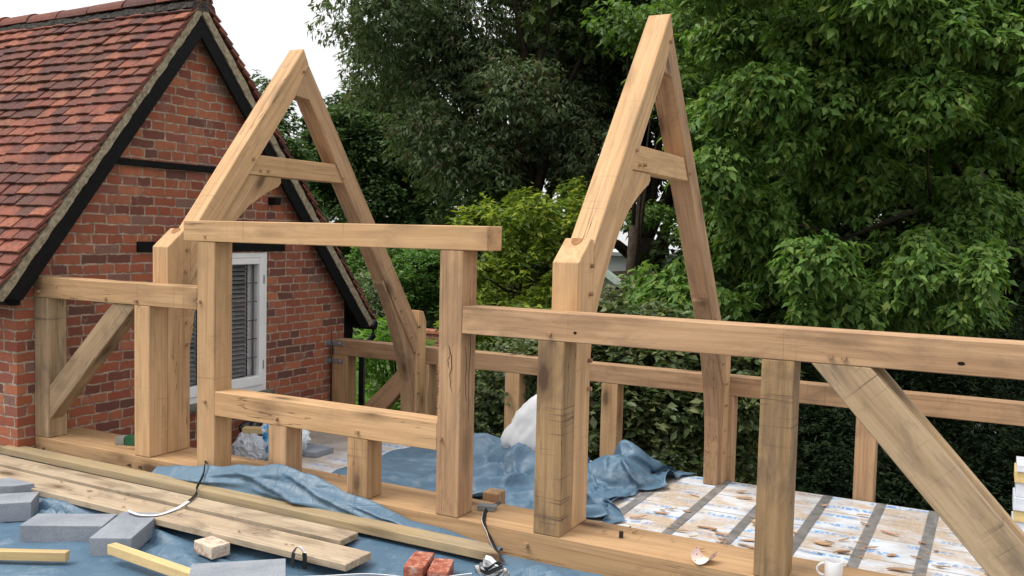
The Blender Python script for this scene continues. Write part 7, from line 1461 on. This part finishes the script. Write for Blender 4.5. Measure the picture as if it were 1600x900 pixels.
FARDARK = [(-18.38,21.54,6.13,0.97),(-19.94,20.8,5.47,0.82),(-19.72,21.51,5.81,0.95),(-19.77,22.5,5.99,0.88),(-19.64,23.62,5.9,0.9),(-18.19,22.91,5.69,1.02),(-19.61,19.42,4.8,0.86),(-18.89,19.55,5.0,0.59),(-18.31,20.32,4.8,0.77),(-19.71,23.28,5.24,0.74),(-18.47,22.65,5.09,0.8),(-16.71,22.05,5.02,0.82),(-16.07,21.84,4.9,0.67),(-21.23,20.95,4.32,0.87),(-19.27,19.52,4.17,0.85),(-19.16,20.62,4.18,0.94),(-18.24,20.45,4.21,1.02),(-19.32,23.72,4.78,0.88),(-17.25,22.14,4.6,0.67),(-16.87,22.53,4.42,0.63),(-20.3,20.71,3.78,0.84),(-18.76,19.78,3.55,0.58),(-19.26,21.34,3.98,0.92),(-19.06,22.17,3.85,0.77),(-17.23,21.21,3.91,0.74),(-16.87,21.91,3.62,0.69),(-16.82,23.02,3.97,0.58),(-20.97,21.04,3.19,0.88),(-20.5,21.32,2.94,0.7),(-18.7,20.36,2.98,0.57),(-20.12,23.16,3.45,0.73),(-18.89,22.85,3.24,0.9),(-18.77,23.94,3.41,0.87),(-21.62,22.06,2.73,0.81),(-20.81,22.25,2.72,0.8),(-17.96,20.16,2.65,0.75),(-18.29,21.18,2.6,0.58),(-18.16,22.27,2.33,0.75),(-16.48,21.46,2.69,0.82),(-20.4,20.9,1.81,0.74),(-18.96,20.69,1.75,0.78),(-18.32,21.19,1.99,0.6),(-17.33,21.0,1.74,0.6),(-17.92,22.76,2.1,0.68),(-16.53,21.86,1.82,0.7),(-20.05,21.6,1.17,0.92),(-19.52,22.02,1.24,1.02),(-19.2,23.02,1.13,0.74),(-17.55,21.49,1.44,0.88),(-17.53,22.92,1.46,0.57),(-17.61,24.3,1.44,1.02),(-20.32,22.27,0.75,0.91),(-19.51,22.29,0.53,0.77),(-17.67,21.67,0.48,1.0),(-18.23,23.47,0.6,1.01),(-16.13,21.66,0.46,0.95)]
YELLOWGREEN = [(-6.56,10.36,2.25,0.27),(-7.34,10.04,2.11,0.28),(-6.19,9.88,2.1,0.21),(-6.95,7.98,1.79,0.27),(-6.19,7.09,1.78,0.12),(-7.24,9.42,1.82,0.18),(-5.77,7.29,1.82,0.31),(-6.69,9.58,1.78,0.34),(-6.16,9.08,1.82,0.35),(-5.8,8.7,1.76,0.1),(-6.37,10.66,1.93,0.36),(-7.06,7.96,1.59,0.35),(-7.41,8.9,1.63,0.35),(-6.43,7.63,1.58,0.11),(-7.12,9.55,1.57,0.22),(-6.14,8.13,1.61,0.18),(-6.29,9.4,1.69,0.15),(-6.18,9.83,1.62,0.31),(-8.12,9.55,1.3,0.28),(-7.86,9.66,1.42,0.23),(-6.11,7.26,1.46,0.31),(-6.95,9.57,1.35,0.36),(-5.62,7.5,1.41,0.13),(-6.14,8.83,1.46,0.29),(-5.97,9.28,1.48,0.2),(-6.05,9.86,1.41,0.24),(-7.71,10.09,1.17,0.21),(-7.26,9.75,1.17,0.26),(-6.54,8.9,1.22,0.11),(-5.53,7.41,1.28,0.17),(-6.16,9.18,1.21,0.21),(-6.26,10.32,1.26,0.1),(-6.34,6.89,1.05,0.16),(-6.16,7.15,1.05,0.18),(-5.91,7.13,1.03,0.21),(-7.27,10.25,0.94,0.28),(-6.66,10.21,0.97,0.36),(-6.58,10.53,0.87,0.14),(-6.44,11.04,0.95,0.16),(-6.57,7.09,0.87,0.14),(-7.9,9.89,0.75,0.35),(-7.83,10.22,0.75,0.27),(-7.55,10.27,0.72,0.1),(-6.97,9.74,0.74,0.2),(-7.03,10.69,0.75,0.3),(-5.87,8.58,0.87,0.2),(-5.39,8.21,0.84,0.26),(-7.82,9.05,0.55,0.1),(-7.4,8.86,0.53,0.32),(-7.37,10.3,0.46,0.2),(-7.14,10.53,0.42,0.38),(-5.44,7.47,0.73,0.23),(-6.57,10.68,0.47,0.18),(-7.23,8.23,0.34,0.11),(-7.37,9.67,0.29,0.31),(-6.5,8.34,0.34,0.28),(-6.38,8.62,0.41,0.35),(-6.46,10.5,0.21,0.11),(-6.83,7.39,0.22,0.37),(-6.45,7.02,0.34,0.12),(-7.43,9.35,0.02,0.12),(-5.63,7.04,0.37,0.31),(-5.74,7.68,0.23,0.16),(-5.46,7.51,0.25,0.2),(-6.21,9.64,0.12,0.15),(-7.92,9.9,-0.26,0.26),(-7.5,9.83,-0.21,0.18),(-7.44,10.11,-0.21,0.17),(-5.75,7.5,0.09,0.32),(-6.85,10.2,-0.15,0.26),(-6.3,9.54,-0.19,0.3),(-7.58,9.58,-0.39,0.35),(-6.26,7.73,-0.09,0.1),(-6.27,8.8,-0.32,0.13),(-5.38,7.53,-0.01,0.38),(-5.97,9.31,-0.27,0.38),(-7.1,8.65,-0.5,0.14),(-6.83,8.41,-0.54,0.36),(-7.1,9.63,-0.63,0.17),(-5.79,7.56,-0.32,0.15)]
SYC = [(-1.34,8.87,5.63,0.6),(-2.76,5.49,4.48,0.61),(-2.86,6.99,4.88,0.56),(-2.47,7.38,5.06,0.51),(-1.91,8.43,5.37,0.56),(-1.32,6.21,4.55,0.3),(-0.64,8.12,4.97,0.31),(-0.4,7.9,5.03,0.52),(0.38,8.52,5.02,0.4),(-2.46,5.95,4.42,0.4),(-2.33,7.47,4.62,0.22),(-2.05,8.64,4.88,0.47),(-1.29,5.86,4.1,0.58),(-0.77,6.16,4.27,0.3),(0.24,6.63,4.12,0.38),(-3.18,8.49,4.58,0.5),(-2.63,8.38,4.48,0.38),(-2.2,8.18,4.45,0.4),(-0.87,6.17,3.85,0.46),(-0.37,6.24,3.95,0.21),(0.04,7.02,3.93,0.6),(-2.94,7.08,3.98,0.6),(-2.11,6.47,3.8,0.33),(-1.68,6.51,3.85,0.49),(-1.47,7.21,3.97,0.34),(-0.68,6.14,3.68,0.48),(-0.11,6.41,3.62,0.33),(0.17,6.73,3.74,0.33),(-2.09,7.3,3.68,0.25),(-1.6,7.35,3.63,0.58),(-0.97,7.05,3.42,0.42),(-0.57,8.16,3.64,0.47),(0.32,6.49,3.3,0.4),(-2.71,5.75,3.02,0.24),(-2.24,5.74,3.1,0.4),(-2.34,7.43,3.34,0.57),(-1.62,6.37,3.09,0.41),(-1.19,9.12,3.52,0.6),(-0.71,6.31,2.99,0.52),(-0.16,7.28,3.19,0.32),(0.25,7.46,3.19,0.33),(-3.06,6.29,2.77,0.42),(-3.03,8.24,3.07,0.34),(-1.82,6.68,2.95,0.43),(-1.93,8.49,3.13,0.3),(-0.16,8.8,2.98,0.54),(0.32,7.59,2.95,0.21),(-3.27,8.66,2.67,0.44),(-2.07,6.09,2.53,0.24),(-1.9,7.43,2.63,0.56),(-1.25,8.81,2.75,0.54),(-2.77,5.92,2.23,0.46),(-3.04,8.57,2.27,0.47),(-1.6,7.59,2.3,0.56),(-1.38,8.09,2.27,0.34),(-1.0,8.09,2.29,0.27),(0.44,9.05,2.42,0.24),(-2.44,6.5,1.78,0.41),(-2.35,8.18,2.02,0.41),(-0.35,8.02,1.97,0.49),(0.06,8.34,1.9,0.31),(-3.12,7.29,1.6,0.51),(-2.65,7.12,1.55,0.45),(-2.57,8.97,1.6,0.25)]
SYC_LOW = [(-1.15,7.54,1.44,0.25),(-0.73,6.59,1.57,0.15),(-0.61,7.28,1.41,0.39),(-0.41,7.67,1.54,0.42),(-0.1,6.35,1.44,0.17),(-2.25,6.93,1.17,0.35),(-1.61,5.57,1.31,0.35),(-0.69,6.29,1.21,0.36),(-0.49,7.13,1.19,0.17),(-0.17,6.14,1.24,0.22),(-3.51,6.18,0.83,0.39),(-3.28,6.23,0.83,0.42),(-3.23,7.26,0.78,0.4),(-2.51,6.89,0.89,0.16),(-1.79,6.11,0.99,0.27),(-1.62,7.62,0.92,0.16),(-0.99,6.68,0.96,0.37),(-0.64,7.75,1.06,0.25),(-0.29,6.76,1.07,0.2),(-3.21,5.84,0.71,0.33),(-3.06,6.28,0.67,0.43),(-2.88,6.67,0.6,0.33),(-1.75,5.58,0.82,0.16),(-1.72,7.03,0.72,0.42),(-1.3,6.0,0.83,0.32),(-1.16,6.96,0.77,0.36),(-0.97,6.99,0.69,0.37),(-0.74,7.81,0.75,0.35),(-0.38,6.25,0.82,0.17),(-0.22,7.83,0.72,0.34),(-3.27,6.45,0.4,0.19),(-2.88,6.5,0.39,0.33)]
SYC_LEFT = [(-4.05,9.6,5.31,0.45),(-5.0,8.79,4.67,0.56),(-4.94,9.78,4.94,0.37),(-3.91,8.96,4.68,0.49),(-4.94,9.37,4.47,0.33),(-4.49,10.09,4.64,0.45),(-4.26,8.72,3.74,0.51),(-4.01,9.52,3.94,0.57),(-4.26,8.7,3.58,0.45),(-3.83,8.96,3.44,0.47),(-4.35,9.89,3.28,0.32),(-3.59,8.93,2.57,0.41)]
DARKWOOD = [(-7.9,14.82,8.88,0.9),(-4.2,15.7,8.3,1.48),(0.02,13.69,7.26,0.98),(-8.16,14.96,8.08,1.45),(-7.24,15.03,7.48,1.13),(-5.18,13.28,7.22,1.41),(-3.43,14.69,7.29,0.81),(-2.29,15.34,7.01,1.28),(-1.09,14.42,6.56,1.15),(0.03,13.76,6.52,1.26),(0.78,16.84,7.02,1.46),(1.41,16.05,7.29,1.19),(-6.55,11.66,6.07,1.38),(-6.1,14.7,6.25,0.99),(-5.32,15.78,6.79,1.11),(-2.65,13.22,5.79,0.98),(-1.88,16.45,6.55,1.22),(-0.72,13.08,5.71,1.08),(0.06,16.42,6.22,1.22),(1.03,13.14,5.43,1.18),(-7.64,13.64,5.52,1.19),(-6.74,13.99,5.41,1.41),(-5.6,14.56,5.39,0.97),(-4.55,14.9,5.1,0.98),(-2.9,12.92,4.94,1.47),(-2.32,13.9,5.28,0.94),(-0.96,15.53,4.93,1.08),(0.15,15.36,5.08,0.9),(0.68,12.76,4.51,1.49),(-8.68,14.63,4.58,1.15),(-7.57,14.06,4.67,1.45),(-5.96,13.31,4.5,1.12),(-5.15,14.96,4.22,1.1),(-3.49,13.5,4.2,1.13),(-2.37,15.25,4.11,1.37),(-1.46,12.63,3.69,1.24),(-0.69,16.23,4.4,1.24),(0.56,14.13,4.18,0.93),(1.55,16.34,4.23,1.14),(-9.57,12.23,2.86,1.18),(-7.45,13.98,3.18,1.23),(-6.86,14.68,3.24,1.07),(-4.82,13.2,3.33,0.89),(-3.64,13.08,2.84,1.41),(-2.84,14.4,3.43,0.9),(-1.33,16.45,3.34,1.47),(0.04,13.9,3.29,1.41),(0.87,15.52,3.16,1.32),(1.82,16.61,3.59,0.83),(-8.21,10.73,1.87,0.82),(-4.99,15.04,2.65,0.87),(-3.97,15.35,2.12,1.32),(-2.47,12.82,2.03,1.32),(-1.35,15.63,2.48,1.01),(-0.54,16.61,2.04,1.42),(0.71,14.33,2.46,0.92),(1.57,14.52,2.27,1.15),(-4.75,12.71,1.1,1.03),(-2.87,14.37,0.97,1.12),(-2.02,16.34,1.24,1.42),(-0.69,13.25,1.25,1.14),(-0.09,13.42,1.58,1.37),(1.6,13.9,1.36,1.22),(-4.92,14.26,-0.11,1.28),(-3.15,13.87,0.25,1.47),(-2.21,15.14,0.57,1.04),(-1.28,14.85,0.54,1.21),(-0.67,15.79,0.09,1.01),(0.64,13.92,0.78,1.13),(1.24,13.4,0.86,0.93),(-4.17,15.13,-0.48,1.39),(-2.97,13.55,-0.52,0.89),(-2.07,15.26,-0.95,1.45),(-0.74,13.83,-0.24,1.14),(1.15,14.62,-0.36,0.94),(1.93,14.02,-0.09,1.14)]
LAUREL = [(-3.53,4.64,0.59,0.29),(-4.0,3.92,0.36,0.25),(-3.77,4.39,0.43,0.36),(-3.62,4.4,0.38,0.32),(-3.14,4.31,0.38,0.23),(-3.0,4.55,0.51,0.37),(-2.62,4.48,0.42,0.36),(-4.56,4.33,0.07,0.32),(-4.31,4.41,0.09,0.4),(-3.76,3.72,0.29,0.31),(-3.71,4.4,0.18,0.4),(-3.56,4.71,0.13,0.31),(-3.37,5.04,0.11,0.35),(-2.81,4.65,0.13,0.38),(-2.64,4.98,0.18,0.28),(-2.42,4.94,0.23,0.4),(-1.96,4.42,0.3,0.34),(-4.24,3.51,-0.01,0.23),(-4.44,4.39,-0.17,0.23),(-3.81,3.62,0.03,0.27),(-4.04,4.79,-0.2,0.24),(-3.59,4.4,-0.17,0.28),(-3.02,4.05,-0.06,0.3),(-2.91,4.47,-0.05,0.24),(-2.72,4.62,-0.1,0.26),(-2.51,5.07,-0.07,0.28),(-2.13,4.27,0.05,0.29),(-4.38,3.46,-0.28,0.28),(-4.66,4.45,-0.56,0.3),(-3.98,3.58,-0.23,0.24),(-3.62,3.78,-0.32,0.41),(-3.55,3.98,-0.24,0.23),(-3.38,4.42,-0.38,0.25),(-3.08,4.59,-0.39,0.25),(-2.74,4.41,-0.18,0.4),(-2.53,4.4,-0.27,0.32),(-2.34,4.81,-0.22,0.36),(-2.09,4.86,-0.27,0.27),(-4.24,3.46,-0.45,0.28),(-4.49,4.44,-0.68,0.28),(-4.2,4.4,-0.66,0.4),(-3.54,3.79,-0.45,0.36),(-3.51,4.57,-0.7,0.38),(-3.45,4.97,-0.71,0.32),(-2.91,4.24,-0.56,0.39),(-2.62,4.46,-0.51,0.28),(-2.42,4.72,-0.46,0.26),(-2.36,5.28,-0.55,0.38),(-4.5,3.67,-0.83,0.29),(-4.38,4.06,-0.85,0.23),(-4.09,4.01,-0.89,0.4),(-4.12,4.52,-1.03,0.31),(-3.46,3.99,-0.8,0.37),(-3.31,4.47,-0.78,0.28),(-3.01,4.46,-0.75,0.25),(-2.59,4.11,-0.59,0.29),(-2.56,4.41,-0.65,0.36),(-2.03,4.54,-0.73,0.23),(-3.82,3.84,-0.98,0.33),(-3.37,4.3,-1.06,0.37),(-3.17,4.39,-1.07,0.36),(-2.89,4.24,-0.93,0.39),(-2.87,5.15,-1.22,0.31),(-2.49,5.12,-1.04,0.28),(-2.3,5.11,-1.06,0.24)]
SHADED_HEDGE = [(-1.78,8.2,-0.1,0.69),(-0.76,7.99,-0.01,0.56),(-0.2,7.99,0.01,0.74),(0.24,8.18,0.19,0.47),(0.55,8.22,0.19,0.72),(-2.43,7.4,-0.37,0.55),(-2.1,8.33,-0.71,0.72),(-1.51,7.01,-0.32,0.46),(-0.99,8.47,-0.47,0.58),(-0.68,8.21,-0.32,0.6),(-0.21,7.58,-0.38,0.7),(0.52,8.41,-0.34,0.66),(0.85,8.02,-0.27,0.51),(-2.86,7.87,-0.93,0.44),(-2.15,7.34,-0.78,0.59),(-1.91,8.69,-0.99,0.47),(-1.28,7.03,-0.61,0.77),(-0.66,8.1,-0.68,0.49),(-0.2,8.29,-0.68,0.67),(0.09,7.61,-0.54,0.64),(0.73,8.82,-0.64,0.57),(-2.47,7.21,-1.32,0.46),(-1.97,7.27,-1.3,0.75),(-1.42,7.06,-1.15,0.75),(-0.86,7.11,-1.04,0.71),(-0.38,7.92,-1.26,0.73),(0.07,7.99,-1.32,0.43),(0.55,8.15,-1.02,0.48),(0.81,7.77,-0.96,0.56),(-2.94,8.3,-2.3,0.51),(-2.15,7.13,-1.85,0.54),(-1.72,7.7,-1.8,0.67),(-1.47,8.73,-2.24,0.54),(-0.6,7.19,-1.7,0.66),(-0.12,8.26,-1.59,0.59),(0.11,7.44,-1.5,0.74),(0.74,8.13,-1.47,0.76)]
HEDGE = [(-14.68,15.19,0.82,0.44),(-14.81,17.04,0.88,0.67),(-13.68,16.27,0.92,0.39),(-13.28,16.29,0.91,0.66),(-14.96,15.61,0.45,0.41),(-14.91,16.38,0.54,0.51),(-13.49,15.48,0.56,0.5),(-12.75,15.45,0.46,0.67),(-13.24,16.86,0.47,0.68),(-12.05,15.73,0.48,0.48),(-15.79,16.42,-0.13,0.45),(-14.91,16.06,-0.0,0.55),(-13.47,14.78,0.06,0.65),(-13.48,15.6,0.05,0.41),(-13.84,17.22,-0.02,0.44),(-12.32,15.96,0.21,0.42),(-12.27,16.59,0.26,0.63),(-15.55,16.51,-0.5,0.45),(-13.5,14.85,-0.37,0.71),(-13.77,15.94,-0.39,0.7),(-13.4,16.49,-0.51,0.62),(-12.52,15.6,-0.39,0.48),(-12.21,16.34,-0.41,0.66),(-14.18,14.38,-0.68,0.4),(-14.22,15.17,-0.66,0.43),(-14.05,15.67,-0.73,0.59),(-14.39,17.27,-1.09,0.67),(-13.37,16.79,-0.96,0.49),(-12.3,16.15,-0.65,0.5)]
tree("evergreen_oak", (-8.8, 12.2), EVERGREEN, 520, 5, .12, .042, L_EVER, "tall evergreen tree with drooping grey-green leaves against the white sky", "tree", .28, 2.6, G, .75, .5, .8, .25, 26, .35, .95)
fl = [b for b in FARDARK]
tree("broadleaf_tree", (-19.3, 21.8), fl, 300, 5, .17, .10, L_FAR, "dark round-headed tree far beyond the left truss", "tree", .3, 1.0, G, .35, .5, 1.0, .2, 16, .45, .85)
tree("broadleaf_tree", (-19.4, 16.4), [(-19.4, 16.3, 5.5, .7), (-19.1, 16.4, 4.9, .8), (-19.8, 16.2, 4.6, .9), (-19.2, 16.2, 4.0, 1.0), (-19.6, 16.0, 3.0, 1.2)], 300, 5, .16, .09, L_FAR,
     "small dark treetop peeping over the cottage roof", "tree", .2, 1.0, G, .35, .5, 1.0, .2, 5, .45)
tree("broadleaf_tree", (-17.5, 15.3), [(-17.6, 15.0, 3.9, .45), (-17.2, 15.3, 3.6, .5), (-17.5, 15.2, 2.9, .7), (-17.4, 15.2, 2.0, .9), (-17.0, 15.4, 1.1, 1.0), (-16.6, 15.2, 2.3, .35)], 240, 5, .15, .08, L_FAR,
     "thin dark treetop in the gap between cottage roof and left truss", "tree", .15, .5, G, .35, .5, 1.0, .2, 6, .4)
tree("acacia_tree", (-7.2, 9.6), YELLOWGREEN, 62, 6, .11, .046, L_YEL, "feathery yellow-green tree between the door opening and the right truss", "tree", .10, .2, G, .35, .6, .9, .25, 18, .3, .85)
tree("sycamore_tree", (-0.5, 10.6), SYC + SYC_LOW, 270, 6, .105, .052, L_SYC, "large bright green broad-leaved tree overhanging the right half", "tree", .09, 2.6, G, .75, .35, .9, .25, 16, .1, .8)
tree("sycamore_tree", (-5.1, 9.6), SYC_LEFT + [(-4.75, 10.6, 5.3, .5), (-4.2, 10.4, 5.9, .5), (-5.4, 11.0, 1.95, .30), (-5.65, 10.9, 1.75, .24), (-4.87, 11.2, 1.62, .24), (-4.3, 11.2, 2.0, .3), (-5.15, 11.3, 1.9, .22)], 80, 6, .115, .055,
     leaf_mat("lime_leaves", [(.06, .12, .03), (.09, .165, .04), (.14, .22, .05)], .45, .4), "slender tree with a dark forked stem and lime leaves seen through the right truss", "tree", .085, 1.7, G, .6, .3, 1.0, .15, 5, .3, .7)
dw = sorted(DARKWOOD)
n3 = len(dw) // 3
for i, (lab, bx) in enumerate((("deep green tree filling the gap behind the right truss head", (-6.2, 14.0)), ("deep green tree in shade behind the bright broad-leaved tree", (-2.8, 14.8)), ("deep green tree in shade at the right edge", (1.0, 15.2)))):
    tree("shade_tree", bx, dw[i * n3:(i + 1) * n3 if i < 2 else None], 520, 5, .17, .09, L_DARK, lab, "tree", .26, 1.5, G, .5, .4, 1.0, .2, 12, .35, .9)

def shrub(name, blobs, per, k, ln, wd, mat, label, cat, group=None, droop=.1, outward=.9, flat=.7, jit=.25, shell=.55, squash=.95):
    B_ = np.array(blobs)
    base = (float(B_[:, 0].mean()), float(B_[:, 1].mean()))
    T = empty(name, (base[0], base[1], GZ), label, cat, group)
    P, U = sample_blobs(blobs, per, shell, squash)
    sprays(P, U, k, ln, wd, droop, outward, flat, jit, mat, "foliage", T)
    V, F = [], []
    for t in random.sample(list(blobs), min(12, len(blobs))):
        e = Vector(t[:3]); st = Vector((base[0] * .6 + e.x * .4, base[1] * .6 + e.y * .4, GZ))
        tube_geo([st, st.lerp(e, .5) + Vector((random.uniform(-.15, .15), 0, .2)), e], [.04, .028, .012], 6, V, F)
    raw("stems", V, F, BARK, T)
    return T
lau = sorted(LAUREL)
cut = -3.55
shrub("variegated_shrub", [b for b in lau if b[0] < cut], 300, 5, .065, .034, L_LAUREL, "small-leaved variegated shrub behind the tarpaulin heap and polythene", "shrub", "shrubs pressed against the rear frame")
shrub("laurel_shrub", [b for b in lau if b[0] >= cut], 260, 5, .10, .05, L_LAUREL, "glossy large-leaved dark shrub behind the rear studs of the right truss", "shrub", "shrubs pressed against the rear frame")
shrub("shaded_hedge", SHADED_HEDGE + [(-.2, 7.6, -1.6, .8), (.9, 7.7, -1.4, .9), (-1.3, 7.5, -1.5, .8), (1.8, 7.8, -1, .9)], 900, 5, .06, .02, L_SHADED, "hedge below the right rear rail, leaves coloured near-black for deep shade", "hedge", None)
shrub("pale_shrub", [(-3.95, 6.75, .78, .3), (-3.75, 6.85, .72, .28), (-3.6, 6.95, .7, .3), (-4.25, 6.55, .62, .3), (-3.85, 6.5, .45, .3)], 170, 4, .085, .045, L_PALE, "pale leafy climber around the shed roof seen through the right truss", "shrub", None, .4)
shrub("garden_hedge", HEDGE, 420, 5, .10, .055, L_HEDGE, "bright green clipped hedge far off between cottage roof and door post", "hedge")
shrub("round_bush", [(-13.0, 15.6, -.62, .62), (-12.7, 15.7, -.75, .55), (-13.3, 15.5, -.8, .55)], 1500, 5, .055, .025, L_BLUE, "rounded blue-grey bush beyond the left truss foot", "bush", None, 0, 1.2, .3)
shrub("flowering_bush", [(-12.9, 12.9, .1, .5), (-12.6, 13.1, -.4, .5), (-13.1, 12.7, -.6, .55), (-12.4, 13.3, -.9, .5)], 420, 5, .08, .045, L_FLOWER, "white-flowered bush beside the end of the cottage roof", "bush")
shrub("flowering_bush", [(-11.6, 11.6, -1.9, .3), (-11.3, 11.7, -2.1, .3), (-11.0, 11.9, -2.3, .3)], 260, 5, .09, .045, L_FLOWER, "low white-flowered bush on the lawn by the rear truss post", "bush")
ft = empty("fern", (-6.5, 4.9, GZ), "bright green fern fronds beside the cottage corner under the gutter", "fern")
P, U = sample_blobs([(-6.4, 4.75, .28, .28), (-6.7, 4.9, .05, .3), (-6.15, 4.9, .1, .22), (-6.5, 4.9, -.6, .5), (-6.5, 4.9, -1.5, .6)], 120, .3)
sprays(P, U, 8, .12, .03, -.2, .8, .6, .2, L_FERN, "fronds", ft)
V, F = tube_geo([(-6.5, 4.9, GZ), (-6.5, 4.9, -.2)], [.05, .03], 6)
raw("stem", V, F, BARK, ft)
